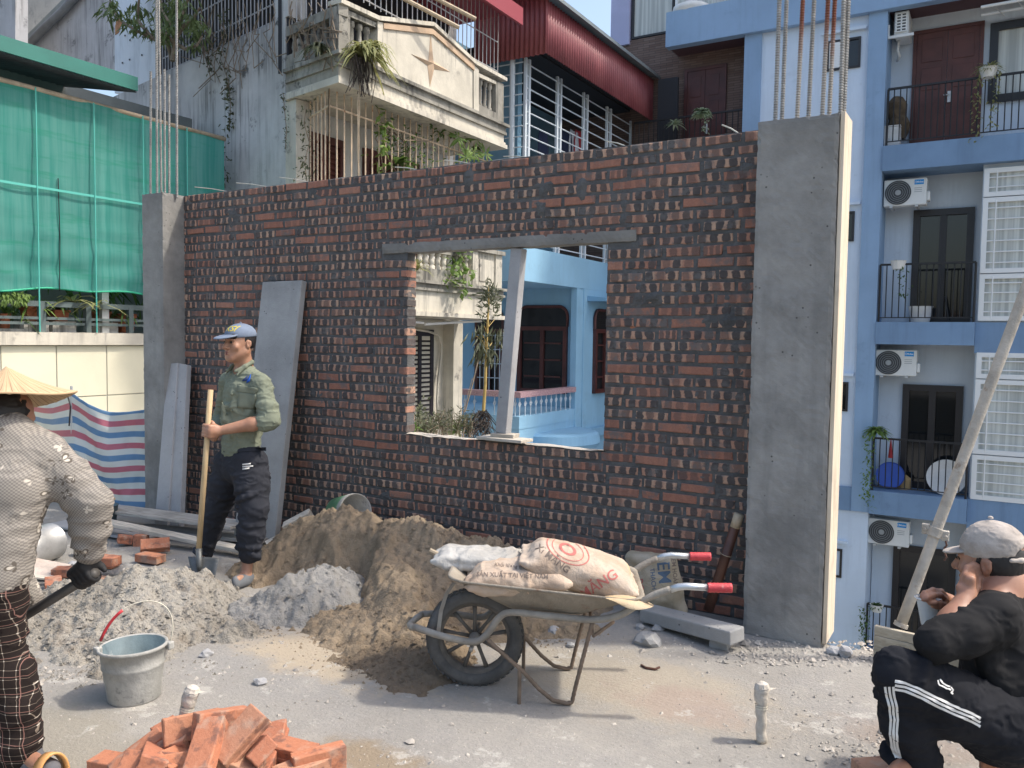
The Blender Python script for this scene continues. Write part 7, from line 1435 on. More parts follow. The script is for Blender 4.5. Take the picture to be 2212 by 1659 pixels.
def wrinkle(amp, fr=11, seed=0.0, aniso=(1, 1, 1.6)):
    def d(v):
        x, y, z = v[:, 0]*fr*aniso[0], v[:, 1]*fr*aniso[1], v[:, 2]*fr*aniso[2]; w = fbm(x+seed, y, z, 3); r = 1-np.abs(vnoise(x*1.3+seed+2*w, y*1.3, z*1.7)); return amp*(.7*w+1.1*(r**4-.3))
    return d
def chainfolds(sd, p, q, r, n, rng, fr=.010, depth=.006):
    """soft cloth ridges wound part-way round a limb"""
    p, q = npv(p), npv(q); ax = nrm(q-p); x = nrm(np.cross(ax, (.3, .5, .81))); y = np.cross(ax, x)
    for k in range(n):
        f = (k+rng.random())/n; c = p+(q-p)*f; a0 = rng.uniform(0, 6.28); sp = rng.uniform(1.2, 2.6); tl = rng.uniform(-.05, .05); pts = [c+(x*math.cos(a0+sp*j/5)+y*math.sin(a0+sp*j/5))*(r-fr+depth)+ax*tl*(j/5-.5) for j in range(6)]; sd.chain(pts, [fr*.5, fr, fr*1.1, fr*1.1, fr, fr*.5], .018)

# ---------------------------------------------------------------- standing man with shovel
def standing_man():
    rng = random.Random(4); A = lambda x, y, d: npv(atd(x, y, d)); g = thing('person', atz(528, 1262), 'man in a sage green shirt and blue cap standing with a shovel', 'person')
    Fm = nrm(-npv(RH)*.72-npv(FH)*.69); Lm = np.cross(UPZ, Fm)
    hc = A(517, 742, 5.30); Fhd = nrm(-npv(RH)*.60-npv(FH)*.80+UPZ*.0); body = SDF(); hs = SDF(); P, Rm = head_sdf(hs, hc, Fhd, UPZ, 1.0)
    nk = A(527, 800, 5.34); shL, shR = A(565, 830, 5.23), A(494, 826, 5.46); hpL, hpR = A(541, 1000, 5.27), A(500, 1000, 5.42); ch = A(525, 860, 5.34); wa = A(519, 950, 5.34)
    elL = A(584, 908, 5.17); wrL = A(485, 935, 5.10); knL = A(549, 1095, 5.22); anL = A(536, 1208, 5.27); knR = A(470, 1092, 5.48); anR = A(441, 1192, 5.60)
    body.econe(wa, ch, (.12, .08), (.15, .09), Lm, .04); body.cone(ch, nk, .09, .055, .05); body.cone(nk, shL, .05, .045, .03); body.cone(nk, shR, .05, .045, .03)
    hd0, hd1 = A(455, 842, 5.08), A(429, 1192, 5.12); hax = nrm(hd0-hd1); hg = hd1+(hd0-hd1)*((930-1192)/(842-1192))
    wrist = fist(body, hg, hax, nrm(npv(RH)*.75-npv(FH)*.6), .0165, 1.02, flip=-1)
    body.cone(shL, elL, .05, .042, .02); body.cone(elL, elL+(wrist-elL)*.35, .042, .043, .02); body.cone(elL+(wrist-elL)*.35, wrist, .043, .027, .02); body.cone(wrist, hg+nrm(npv(RH)*.75-npv(FH)*.6)*.035, .027, .024, .02)
    elR = A(478, 905, 5.62); body.cone(shR, elR, .048, .04, .02); wr2 = A(462, 945, 5.3); body.cone(elR, wr2, .038, .028, .02)
    body.cone(hpL, knL, .075, .05, .03); body.cone(knL, anL, .048, .033, .02); body.cone(hpR, knR, .075, .05, .03); body.cone(knR, anR, .048, .033, .02); body.econe(hpL, hpR, (.09, .09), (.09, .09), Lm, .05); body.cone(wa, (hpL+hpR)/2, .08, .08, .04)
    ftL = A(512, 1252, 5.16); body.cone(anL, A(531, 1240, 5.26), .033, .036, .02); body.cone(A(531, 1246, 5.26), ftL, .034, .024, .02); ftR = A(428, 1205, 5.5); body.cone(anR, A(440, 1205, 5.6), .033, .034, .02); body.cone(A(440, 1205, 5.6), ftR, .03, .022, .02)
    sdf_multi('body', [(body, .006), (hs, .0038)], M_skin, g); face_bits(P, Rm, g); mouth(P, g)
    h = SDF(); h.ell(P(0, -.018, .02), (.081, .090, .088), Rm, .02); h.rbox(P(0, .115, -.02), (.12, .10, .16), Rm, .01, .01, sub=True); h.rbox(P(0, 0, -.095), (.12, .14, .06), Rm, .01, .015, sub=True); h.cone(P(-.045, .07, .045), P(.045, .07, .045), .020, .020, .02)
    for e in (-1, 1): h.ell(P(e*.085, -.010, -.006), (.02, .022, .032), Rm, .008, sub=True)
    sdf_obj('hair', h, .006, M_hair, g, 1)
    # cap
    c = SDF(); tl = Rm @ np.array(Matrix.Rotation(R(-4), 3, 'X')); c.ell(P(0, -.010, .052), (.086, .107, .078), tl, .02); c.rbox(P(0, 0, -.035), (.2, .2, .075), tl, .005, .006, sub=True)
    cp = sdf_obj('cap', c, .005, M_cap, g, 2); b = SDF(); tb = Rm @ np.array(Matrix.Rotation(R(-13), 3, 'X')); b.ell(P(0, .095, .045), (.080, .080, .011), tb, .01); b.ell(P(0, .07, .019), (.098, .105, .024), tb, .01, sub=True); sdf_obj('brim', b, .004, M_cap, cp, 1)
    q = V(P(-.012, .16, .088)); d = V(-Rm[:, 1]); x = V(Rm[:, 0]); y = V(Rm[:, 2]); M_ = Matrix((x, y, -d)).transposed().to_4x4(); M_.translation = V(P(.02, .2, .092)); print_on(cp, subdiv(text_mb('KSI', .048, M_, True), 2), 'lettering', M_yel, cp, d); m = MB(); m.ell = None
    m = MB(); m.lathe([(.008, 0), (.006, .006), (0, .008)], 10, Matrix.Translation(V(P(0, -.01, .131)))); m.build('button', M_cap, cp)
    # shirt
    s = SDF(); s.econe(A(520, 958, 5.34), A(522, 905, 5.34), (.150, .108), (.155, .108), Lm, .03); s.econe(A(522, 905, 5.34), A(527, 845, 5.34), (.152, .106), (.160, .106), Lm, .04); s.econe(A(527, 845, 5.34), A(527, 818, 5.35), (.160, .104), (.11, .078), Lm, .04)
    s.cone(nk-UPZ*.008, shL, .058, .054, .035); s.cone(nk-UPZ*.008, shR, .058, .054, .035); s.chain([shL, elL+(shL-elL)*.3, elL], [.060, .060, .056], .03); s.cone(elL, elL+(wrist-elL)*.14, .056, .053, .02); s.chain([shR, elR], [.058, .052], .03); s.cone(elR, elR+(wr2-elR)*.5, .056, .045, .02)
    for k in range(3): cc = elL+(shL-elL)*(.1-.07*k)+(wrist-elL)*(.05*k); s.cone(cc-.001, cc+.001, .060, .060, .012)
    chainfolds(s, shL, elL, .060, 8, rng, .010, .007); chainfolds(s, A(520, 958, 5.34), A(525, 870, 5.34), .125, 7, rng, .012, .004)
    for (a, b_) in (((560, 835), (505, 905)), ((556, 850), (530, 930)), ((568, 870), (545, 950)), ((480, 870), (500, 940)), ((500, 850), (520, 900))): s.chain([A(*a, 5.21), A((a[0]+b_[0])/2-4, (a[1]+b_[1])/2+4, 5.215), A(*b_, 5.225)], [.008, .013, .008], .03)
    s.econe(A(520, 968, 5.34), A(520, 958, 5.34), (.154, .112), (.152, .110), Lm, .01); s.ell(P(0, .022, -.14), (.044, .052, .06), Rm, .015, sub=True); s.cone(P(0, .06, -.165), P(0, .12, -.27), .028, .008, .015, sub=True)
    sh = sdf_obj('shirt', s, .006, M_shirt, g, 1, None, wrinkle(.0055, 13, 1.3))
    for e in (-1, 1):
        cl = SDF(); cl.chain([P(e*.01, -.09, -.115), P(e*.055, -.055, -.12), P(e*.066, .005, -.145), P(e*.045, .06, -.175)], [.012, .013, .013, .010], .012); cl.cone(P(e*.066, .005, -.15), P(e*.06, .062, -.20), .010, .005, .012); sdf_obj('collar', cl, .005, M_shirt, sh, 1)
    # pocket flap, logo, cuff tab, hem band
    bv = bvh_of(sh)
    def patch(pts, name, mat, par, off=.003, n=6):
        m = MB(); gq = []
        for i in range(n+1):
            row = []
            for j in range(n+1):
                a = V(pts[0]).lerp(V(pts[1]), j/n); b_ = V(pts[3]).lerp(V(pts[2]), j/n); p = a.lerp(b_, i/n); r_ = V((p.x, p.y, 0)); w = atd(p.x, p.y, 3.5); d = (w-CPOS).normalized(); hh = bv.ray_cast(CPOS, d); row.append((hh[0]+hh[1]*off) if hh[0] is not None else atd(p.x, p.y, 5.2))
            gq.append(row)
        m.grid(gq); o = m.build(name, mat, par, smooth=True); sm = o.modifiers.new('s', 'SOLIDIFY'); sm.thickness = .002; return o
    Q_ = lambda *a: [V((x, y, 0)) for x, y in a]
    patch(Q_((514, 832), (558, 838), (554, 851), (512, 846)), 'pocket_flap', M_shirt, sh, .006); patch(Q_((516, 846), (554, 851), (550, 885), (512, 880)), 'pocket', M_shirt, sh, .004)
    patch(Q_((524, 822), (537, 811), (533, 823), (525, 824)), 'printed_logo', plain('navy_print', (.02, .04, .13), .8), sh, .003, 2); patch(Q_((535, 819), (543, 808), (541, 824), (533, 828)), 'printed_logo', plain('blue_print', (.02, .10, .42), .8), sh, .003, 2)
    for y in (850, 885, 920, 950): p = patch(Q_((500, y), (503, y), (503, y+3), (500, y+3)), 'button', M_yel if False else M_shirt, sh, .006, 1)
    # trousers
    t = SDF(); t.econe(A(520, 972, 5.34), A(521, 1010, 5.34), (.142, .105), (.165, .118), Lm, .03); t.chain([hpL, (hpL+knL)/2, knL], [.112, .104, .086], .03); t.chain([knL, (knL+anL)/2, A(539, 1192, 5.26)], [.086, .083, .068], .03); t.cone(A(539, 1188, 5.26), A(537, 1200, 5.265), .066, .052, .015)
    t.chain([hpR, (hpR+knR)/2, knR], [.110, .098, .08], .03); t.chain([knR, anR], [.08, .06], .03)
    chainfolds(t, hpL, knL, .108, 8, rng, .014, .006); chainfolds(t, knL, A(537, 1200, 5.265), .082, 11, rng, .013, .007); chainfolds(t, hpR, knR, .1, 6, rng, .014, .005); chainfolds(t, knR, anR, .072, 6, rng, .012, .006)
    tr = sdf_obj('trousers', t, .0065, M_trou, g, 1, None, wrinkle(.006, 8, 4.4)); bv = bvh_of(tr)
    patch(Q_((502, 968), (575, 966), (575, 974), (502, 978)), 'waistband', M_trou, tr, .004)
    for (y, w) in ((1003, 18), (1008, 23), (1013, 15)): patch(Q_((524, y-1), (524+w, y-3), (524+w, y), (524, y+2)), 'printed_line', M_strp, tr, .002, 2)
    s2 = SDF(); s2.econe(A(538, 1249, 5.27), A(508, 1259, 5.14), (.045, .034), (.040, .022), Lm if False else npv(RH)*.3+npv(FH)*.9, .02); s2.ell(A(537, 1232, 5.27), (.034, .034, .03), None, .015, sub=True); sdf_obj('shoe', s2, .005, M_shoe, g, 1)
    s3 = SDF(); s3.cone(A(441, 1210, 5.6), A(428, 1214, 5.48), .038, .028, .02); sdf_obj('shoe', s3, .006, M_shoe, g, 1)
    # shovel
    M_han = woodmat('pale_wood_handle', (.42, .30, .16), (.60, .45, .27), (30, 30, 3)); M_bl = paint('dull_shovel_steel', (.10, .105, .105), .5, .3, 6, .2, 40, metal=.4, dirt=(.25, .23, .2))
    sv = thing('shovel', hd1, 'wooden-handled shovel held upright by the standing man', 'shovel'); m = MB(); a, b_ = V(hd0), V(hd1); m.tube([a, a.lerp(b_, .5), b_], [.0165, .0168, .0165], 14); m.build('handle', M_han, sv, smooth=True)
    e = atd(432, 1262, 5.08); m = MB(); m.tube([b_+(a-b_)*.02, b_.lerp(e, .45), b_.lerp(e, .6)], [.020, .017, .010], 12); m.build('socket', M_bl, sv, smooth=True)
    tl_, tr_, br_, bl_, tp = atd(406, 1203, 5.14), atd(474, 1206, 5.10), atd(464, 1250, 5.04), atd(416, 1245, 5.07), atd(444, 1262, 5.03); m = MB(); P_ = []
    for i in range(7):
        f = i/6; l_ = tl_.lerp(bl_, f); r_ = tr_.lerp(br_, f); row = []
        for j in range(7): u = j/6; p = l_.lerp(r_, u)+(V(FWD)*.02)*(1-(2*u-1)**2)+V((0, 0, -.03))*(f**3)*(1-(2*u-1)**2); row.append(p)
        P_.append(row)
    m.grid(P_); o = m.build('blade', M_bl, sv, smooth=True); s_ = o.modifiers.new('solid', 'SOLIDIFY'); s_.thickness = .003
standing_man()

# ---------------------------------------------------------------- bent worker with conical hat
t = NT('patterned_blouse'); mp = t.vec((1, 1, 1), rot=(0, 0, 0)); n2 = t.noise(420, 2, .5)
def proj2(t, sx):
    d1 = t.n('ShaderNodeVectorMath', operation='DOT_PRODUCT'); t.l(t.tc.outputs['Object'], d1.inputs[0]); d1.inputs[1].default_value = tuple(RH*sx); s_ = t.n('ShaderNodeSeparateXYZ'); t.l(t.tc.outputs['Object'], s_.inputs[0]); return d1.outputs['Value'], s_.outputs[2]
u, w = proj2(t, 1.0); cb = t.n('ShaderNodeCombineXYZ'); t.l(u, cb.inputs[0]); t.l(w, cb.inputs[1])
vo = t.n('ShaderNodeTexVoronoi'); vo.inputs['Scale'].default_value = 17; vo.inputs['Randomness'].default_value = .5; t.l(t.tc.outputs['Object'], vo.inputs['Vector']); dv_ = t.n('ShaderNodeVectorMath', operation='SUBTRACT'); t.l(t.tc.outputs['Object'], dv_.inputs[0]); t.l(vo.outputs['Position'], dv_.inputs[1])
s_ = t.n('ShaderNodeSeparateXYZ'); t.l(dv_.outputs[0], s_.inputs[0]); du = t.n('ShaderNodeVectorMath', operation='DOT_PRODUCT'); t.l(dv_.outputs[0], du.inputs[0]); du.inputs[1].default_value = tuple(RH); ln_ = t.n('ShaderNodeVectorMath', operation='LENGTH'); t.l(dv_.outputs[0], ln_.inputs[0]); ang = t.ma('ARCTAN2', s_.outputs[2], du.outputs['Value']); rr = ln_.outputs['Value']
rot_ = t.n('ShaderNodeSeparateColor'); t.l(vo.outputs['Color'], rot_.inputs[0]); lob = t.ma('ABSOLUTE', t.ma('COSINE', t.ma('ADD', t.ma('MULTIPLY', ang, 2.0), t.ma('MULTIPLY', rot_.outputs[0], .9)))); edge = t.ma('MULTIPLY', t.ma('ADD', .006, t.ma('MULTIPLY', lob, .012)), t.rng(rot_.outputs[2], .4, .45, .08, 1))
q = t.ma('DIVIDE', rr, edge); fl = t.ma('SUBTRACT', 1.0, t.rng(q, .85, 1.1)); rim = t.ma('MULTIPLY', t.rng(q, .95, 1.1), t.ma('SUBTRACT', 1.0, t.rng(q, 1.35, 1.55)))
ck = t.n('ShaderNodeTexChecker'); ck.inputs['Scale'].default_value = 170; t.l(cb.outputs[0], ck.inputs[0]); base = t.mix(t.ma('MULTIPLY', ck.outputs[1], .8), (.29, .265, .235), (.155, .145, .132)); base = t.mix(t.ma('MULTIPLY', rim, t.rng(rot_.outputs[1], .45, .55)), base, (.11, .095, .08)); a = t.mix(fl, base, (.52, .475, .41)); a = t.mix(t.ma('SUBTRACT', 1.0, t.rng(rr, .004, .006)), a, (.25, .2, .17)); t.col(a, .9, 0, .2); t.bump(n2, .2, .003); M_blouse = t.m
t = NT('plaid_trousers'); u, w = proj2(t, 1.0); wob = t.ma('MULTIPLY', t.noise(7, 3, .5), .016)
def lines(x, per, wd, off=0.0): f = t.ma('ABSOLUTE', t.ma('SUBTRACT', t.ma('FRACT', t.ma('ADD', t.ma('DIVIDE', x, per), off)), .5)); return t.ma('SUBTRACT', 1.0, t.rng(f, wd*.6, wd*1.5))
uu, ww = t.ma('ADD', u, wob), t.ma('ADD', t.ma('ADD', w, wob), t.ma('MULTIPLY', u, .25)); a = t.mix(t.ma('MAXIMUM', lines(uu, .030, .020), lines(ww, .032, .018)), (.018, .013, .012), (.22, .18, .145)); a = t.mix(t.ma('MAXIMUM', lines(uu, .060, .016, .12), lines(ww, .064, .014, .1)), a, (.24, .13, .11)); a = t.mix(t.ma('MULTIPLY', lines(uu, .030, .045), lines(ww, .032, .04)), a, (.6, .56, .5)); t.col(a, .9, 0, .2); M_plaid = t.m
t = NT('palm_leaf_hat'); at_ = t.n('ShaderNodeUVMap'); at_.uv_map = 'UVMap'; s_ = t.n('ShaderNodeSeparateXYZ'); t.l(at_.outputs[0], s_.inputs[0]); n_ = t.noise(1, 4, .6, t.vec((1, 1, 1))); st_ = t.n('ShaderNodeTexNoise'); st_.inputs['Scale'].default_value = 1; cb = t.n('ShaderNodeCombineXYZ'); t.l(t.ma('MULTIPLY', s_.outputs[0], 120), cb.inputs[0]); t.l(t.ma('MULTIPLY', s_.outputs[1], 3), cb.inputs[1]); t.l(cb.outputs[0], st_.inputs['Vector'])
seam = t.ma('ABSOLUTE', t.ma('SUBTRACT', t.ma('FRACT', t.ma('MULTIPLY', s_.outputs[0], 64)), .5)); a = t.mix(st_.outputs[0], (.42, .27, .14), (.64, .47, .29)); a = t.mix(t.ma('MULTIPLY', t.ma('SUBTRACT', 1.0, t.rng(seam, .03, .09)), .75), a, (.18, .09, .04)); t.col(a, .7); t.bump(st_.outputs[0], .4, .004); M_hat = t.m
def bent_worker():
    rng = random.Random(9); D0 = 3.04; A = lambda x, y, d=D0: npv(atd(x, y, d)); g = thing('person', atz(40, 1655), 'worker in a patterned blouse and conical hat bending over a shovel', 'person')
    f = nrm(npv(RH)*.55+npv(FH)*.84); hc = A(12, 905, 3.02); Fhd = nrm(f-UPZ*.35); body = SDF(); P, Rm = head_sdf(body, hc, Fhd, UPZ+f*.3, .98)
    nk = A(8, 945, 2.98); shR = A(95, 985, 2.98); shL = A(-95, 985, 3.05); el = A(196, 1085, 3.02); wr = A(194, 1188, 3.08); pel = A(-20, 1235, 2.92); chs = A(15, 1020, 2.95)
    hgp = A(187, 1246, 3.10); h0, h1 = A(165, 1262, 3.11), A(30, 1345, 3.22)
    body.cone(nk, chs, .055, .085, .04); body.cone(chs, pel, .085, .085, .04); body.cone(chs, shR, .06, .048, .04); body.cone(chs, shL, .06, .048, .04); body.cone(shR, el, .05, .042, .03); body.cone(el, wr, .042, .03, .03); body.cone(wr, hgp, .03, .03, .02)
    hipR, hipL = A(-15, 1265, 2.88), A(-90, 1265, 3.0); knR, knL = A(15, 1450, 2.96), A(-75, 1450, 3.2); anR, anL = A(45, 1630, 3.02), A(-60, 1600, 3.25); body.cone(pel, hipR, .08, .07, .04); body.cone(hipR, knR, .065, .05, .03); body.cone(knR, anR, .048, .035, .03); body.cone(pel, hipL, .08, .07, .04); body.cone(hipL, knL, .09, .06, .04); body.cone(knL, anL, .055, .035, .03)
    body.cone(anR, A(95, 1658, 2.95), .035, .03, .03); elL = A(-40, 1120, 3.2); wrL = A(60, 1290, 3.25); body.cone(shL, elL, .05, .04, .03); body.cone(elL, wrL, .04, .03, .03)
    sdf_obj('body', body, .009, M_skin2, g, 1)
    hr = SDF(); hr.ell(P(0, -.02, .02), (.083, .092, .095), Rm, .02); hr.cone(P(0, -.06, -.02), P(0, -.075, -.09), .06, .045, .04); hr.cone(P(.05, -.02, -.03), P(.06, .0, -.10), .03, .02, .03); hr.cone(P(-.05, -.02, -.03), P(-.06, .0, -.10), .03, .02, .03); sdf_obj('hair', hr, .007, M_hair, g, 1, None, wrinkle(.004, 20, 3))
    mk = SDF(); mk.ell(P(0, .06, -.05), (.062, .052, .06), Rm, .02); sdf_obj('face_scarf', mk, .007, M_glove, g, 1)
    b = SDF(); sd_ = np.cross(UPZ, f); b.econe(A(2, 962, 2.98), A(10, 1060, 2.94), (.155, .108), (.165, .13), sd_, .05); b.econe(A(5, 1060, 2.94), A(-18, 1235, 2.90), (.165, .13), (.14, .125), sd_, .05); b.cone(nk, shR, .07, .078, .05); b.cone(nk, shL, .07, .078, .05)
    b.chain([shR, (shR+el)/2+npv(UPZ)*.008, el, (el+wr)/2, wr], [.078, .071, .066, .062, .052], .04); b.chain([shL, elL, wrL], [.08, .07, .055], .04); b.cone(nk-UPZ*.0, nk+nrm(hc-nk)*.03, .066, .062, .02)
    b.cone(wr-(wr-el)*.03, wr+(wr-el)*.03, .056, .055, .008)
    chainfolds(b, shR, el, .071, 5, rng, .013, .003); chainfolds(b, el, wr, .060, 6, rng, .012, .004)
    sdf_obj('blouse', b, .008, M_blouse, g, 1, None, wrinkle(.006, 7, 2.2))
    t = SDF(); t.econe(A(-30, 1240, 2.92), A(-32, 1290, 2.92), (.13, .12), (.135, .125), sd_, .04); t.chain([hipR, A(-15, 1370, 2.93), knR], [.098, .092, .083], .04); t.chain([knR, A(33, 1520, 2.98), A(35, 1590, 3.0), A(40, 1640, 3.02)], [.083, .080, .078, .074], .04); t.chain([hipL, knL, anL], [.12, .09, .075], .04)
    chainfolds(t, hipR, knR, .092, 5, rng, .014, .004); chainfolds(t, knR, A(40, 1640, 3.02), .078, 6, rng, .012, .005); sdf_obj('trousers', t, .008, M_plaid, g, 1, None, wrinkle(.006, 7, 6.1))
    gl = SDF(); fist(gl, npv(V(hgp)), nrm(h0-h1), nrm(UPZ*.85-npv(FH)*.3), .019, 1.12, flip=1); gl.cone(wr-UPZ*.012, hgp+UPZ*.035, .036, .034, .02); sdf_obj('glove', gl, .005, M_glove, g, 1)
    so_ = SDF(); so_.cone(A(62, 1628, 3.02), A(70, 1652, 3.0), .045, .045, .02); so_.cone(A(70, 1652, 3.0), A(108, 1662, 2.94), .042, .036, .02); sdf_obj('sock', so_, .007, cloth('grey_sock', (.12, .12, .13)), g, 1)
    sa = SDF(); sa.econe(A(64, 1675, 3.02), A(112, 1680, 2.92), (.05, .018), (.048, .018), npv(FH), .01); sdf_obj('sandal_sole', sa, .006, paint('cream_sandal', (.66, .52, .36), .6), g, 1)
    m = MB(); c0 = V(A(108, 1660, 2.94)); dv2 = (V(A(112, 1672, 2.92))-V(A(64, 1668, 3.02))).normalized(); x = V((0, 0, 1)); y = dv2.cross(x).normalized(); P_ = []
    for off in (-.028, 0, .028): P_.append([c0+dv2*off+y*.05*math.cos(a)+V((0, 0, -.035))+x*.085*math.sin(a) for a in np.linspace(-.1, math.pi+.1, 15)])
    m.grid(P_); o = m.build('sandal_strap', paint('orange_sandal', (.66, .34, .12), .5, .1), g, smooth=True); s2 = o.modifiers.new('s', 'SOLIDIFY'); s2.thickness = .008
    # conical hat
    hcn = V(P(0, -.005, .07)); ax = (V((0, 0, 1))*.93+V(-RH)*.16+V(FH)*.1).normalized(); x = ax.cross(V((0, 1, 0))).normalized(); y = ax.cross(x); n, rows = 128, 14; vs, uv = [], []
    for i in range(rows+1):
        f_ = i/rows; r = .218*f_; z = .128*(1-f_)-.012*math.sin(f_*math.pi)
        for j in range(n+1): a = 2*math.pi*j/n; k_ = 1+.0045*math.cos(a*32)*f_; vs.append(tuple(hcn+ax*(z+.01*math.sin(a*3+1)*f_**3)*1.0+(x*math.cos(a)+y*math.sin(a))*r*k_+ax*.0025*math.cos(a*32)*f_)); uv.append((j/n, f_))
    i_ = np.arange((rows+1)*(n+1)).reshape(rows+1, n+1); fc = np.stack([i_[:-1, :-1], i_[1:, :-1], i_[1:, 1:], i_[:-1, 1:]], -1).reshape(-1, 4); o = mesh_np('conical_hat', np.array(vs), fc, M_hat, g, uv=np.array(uv)); s2 = o.modifiers.new('s', 'SOLIDIFY'); s2.thickness = .004
    m = MB(); m.tube([hcn+(x*math.cos(a)+y*math.sin(a))*.218+ax*.01*math.sin(a*3+1) for a in np.linspace(0, 2*math.pi, 65)], .004, 6, cap=False); m.build('hat_rim', M_hat, o)
    sv = thing('shovel', V(h1), 'dark-handled shovel held low by the bent worker', 'shovel'); m = MB(); a, b_ = V(h0)+(V(h0)-V(h1))*.3, V(h1)+(V(h1)-V(h0))*1.8; m.tube([a, b_], .0185, 14); m.build('handle', paint('dark_worn_handle', (.06, .055, .05), .55, .3, 5, .15), sv, smooth=True)
    e = b_+(b_-a).normalized()*.2; m = MB(); s_ = (b_-a).normalized().cross(V((0, 0, 1))).normalized(); m.grid([[b_-s_*.1, b_, b_+s_*.1], [e-s_*.1, e-V((0, 0, .01)), e+s_*.1]]); o = m.build('blade', M_tube, sv); s2 = o.modifiers.new('s', 'SOLIDIFY'); s2.thickness = .003
bent_worker()

# ---------------------------------------------------------------- sitting man drinking
def sitting_man():
    rng = random.Random(14); D0 = 2.8; A = lambda x, y, d=D0: npv(atd(x, y, d)); kz = crop(1900, 1200, 2.4583); Z = lambda x, y, d=D0: A(*kz(x, y), d)
    g = thing('person', atz(2150, 1659), 'man in black T-shirt and striped track trousers sitting with a plastic cup', 'person')
    f = nrm(-npv(RH)*.66+npv(FH)*.75); u = nrm(UPZ*.97+f*.2); hc = Z(1272, 418, 2.80); body = SDF(); hs = SDF(); P, Rm = head_sdf(hs, hc, nrm(f-UPZ*.12), u, 1.02); sd_ = np.cross(UPZ, f)
    nk = Z(1345, 560, 2.78); shL = Z(1295, 765, 2.66); shR = Z(1330, 650, 3.02); ch = Z(1400, 850, 2.82); pel = Z(1430, 1330, 2.80)
    elL = Z(945, 910, 2.60); wrL = Z(1128, 632, 2.70); haL = Z(1155, 548, 2.73)
    body.cone(P(0, -.03, -.12), nk, .058, .066, .04); body.cone(nk, ch, .07, .13, .06); body.cone(ch, pel, .14, .13, .06); body.cone(nk, shL, .06, .06, .04); body.cone(nk, shR, .06, .06, .04)
    fam = Z(1050, 785, 2.66); body.cone(shL, elL, .05, .036, .03); body.cone(elL, fam, .036, .043, .03); body.cone(fam, wrL, .043, .028, .03); body.rbox((wrL+haL)/2+(haL-wrL)*.25, (.018, .038, .045), None, .015, .02)
    # near hand: fingers folded towards the mouth
    hx = nrm(haL-wrL); hy = nrm(np.cross(hx, npv(FH)))
    for i, o_ in enumerate((-.028, -.009, .010, .028)):
        b0 = haL+hy*o_+hx*.005; body.chain([wrL+hx*.03+hy*o_*.7, b0, b0+hx*.036-npv(RH)*.004, b0+hx*.052+npv(RH)*.016, b0+hx*.045+npv(RH)*.034], [.014, .0105, .0098, .0092, .008], .006)
    body.chain([wrL+hx*.02+hy*.02-npv(RH)*.01, wrL+hx*.05-npv(RH)*.025, wrL+hx*.085-npv(RH)*.028, wrL+hx*.11-npv(RH)*.02], [.015, .0125, .011, .009], .008)
    # far hand round the cup
    cc0, cc1 = Z(900, 803, 2.86), Z(898, 637, 2.86); cax = nrm(cc1-cc0); elR = Z(1000, 900, 3.10); wrR = Z(1075, 700, 3.0); palm = Z(1022, 668, 2.95)
    body.cone(shR, elR, .055, .045, .03); body.cone(elR, wrR, .044, .03, .03); body.cone(wrR, palm, .030, .028, .02); body.cone(palm, Z(1000, 655, 2.93), .027, .024, .02)
    for (pts, rr) in (([(1035, 640, 2.92), (1000, 600, 2.89), (950, 592, 2.85), (900, 612, 2.82), (882, 628, 2.815)], .0098), ([(1030, 655, 2.90), (1000, 625, 2.855), (955, 622, 2.815), (912, 640, 2.80), (893, 650, 2.80)], .0095), ([(1025, 680, 2.88), (995, 672, 2.835), (965, 668, 2.80), (930, 672, 2.795)], .0092), ([(1022, 705, 2.88), (1000, 700, 2.84), (978, 692, 2.81), (950, 690, 2.805)], .0085), ([(1045, 640, 2.95), (1005, 612, 2.95), (965, 610, 2.94), (935, 618, 2.93)], .0105)):
        body.chain([Z(p[0]-22, *p[1:]) for p in pts], [rr*1.15]+[rr]*(len(pts)-2)+[rr*.85], .007)
    hipL, hipR = Z(1340, 1390, 2.68), Z(1340, 1330, 2.98); knL, knR = Z(708, 1085, 2.62), Z(830, 1150, 3.0); anL, anR = Z(770, 1640, 2.70), Z(840, 1560, 3.05)
    body.cone(hipL, knL, .075, .048, .04); body.cone(knL, anL, .046, .035, .04); body.cone(hipR, knR, .085, .06, .04); body.cone(knR, anR, .055, .035, .04); body.cone(anL, Z(690, 1720, 2.55), .035, .03, .03)
    body.chain([P(-.045, -.075, -.088), P(0, -.085, -.09), P(.045, -.075, -.088)], [.010, .012, .010], .012); body.chain([P(-.045, -.075, -.112), P(0, -.088, -.115), P(.045, -.075, -.112)], [.010, .012, .010], .012)
    sdf_multi('body', [(body, .0055), (hs, .004)], M_skin2, g); face_bits(P, Rm, g)
    h = SDF(); h.ell(P(0, -.02, .010), (.0815, .091, .095), Rm, .02); h.rbox(P(0, .13, -.02), (.14, .105, .2), Rm, .01, .01, sub=True); h.rbox(P(0, .04, -.125), (.14, .16, .055), Rm, .01, .02, sub=True)
    for e in (-1, 1): h.ell(P(e*.088, -.010, -.006), (.022, .020, .032), Rm, .008, sub=True)
    sdf_obj('hair', h, .005, M_hair, g, 1, None, lambda v: .0012*vnoise(v[:, 0]*160, v[:, 1]*160, v[:, 2]*60))
    c = SDF(); tl = Rm @ np.array(Matrix.Rotation(R(-6), 3, 'X')); c.ell(P(0, -.012, .05), (.085, .102, .088), tl, .02); c.rbox(P(0, 0, -.055), (.2, .2, .075), tl, .005, .006, sub=True); c.ell(P(0, -.108, .034), (.042, .045, .022), tl, .008, sub=True); cp = sdf_obj('cap', c, .0045, M_capb, g, 2, None, wrinkle(.0022, 22, 1))
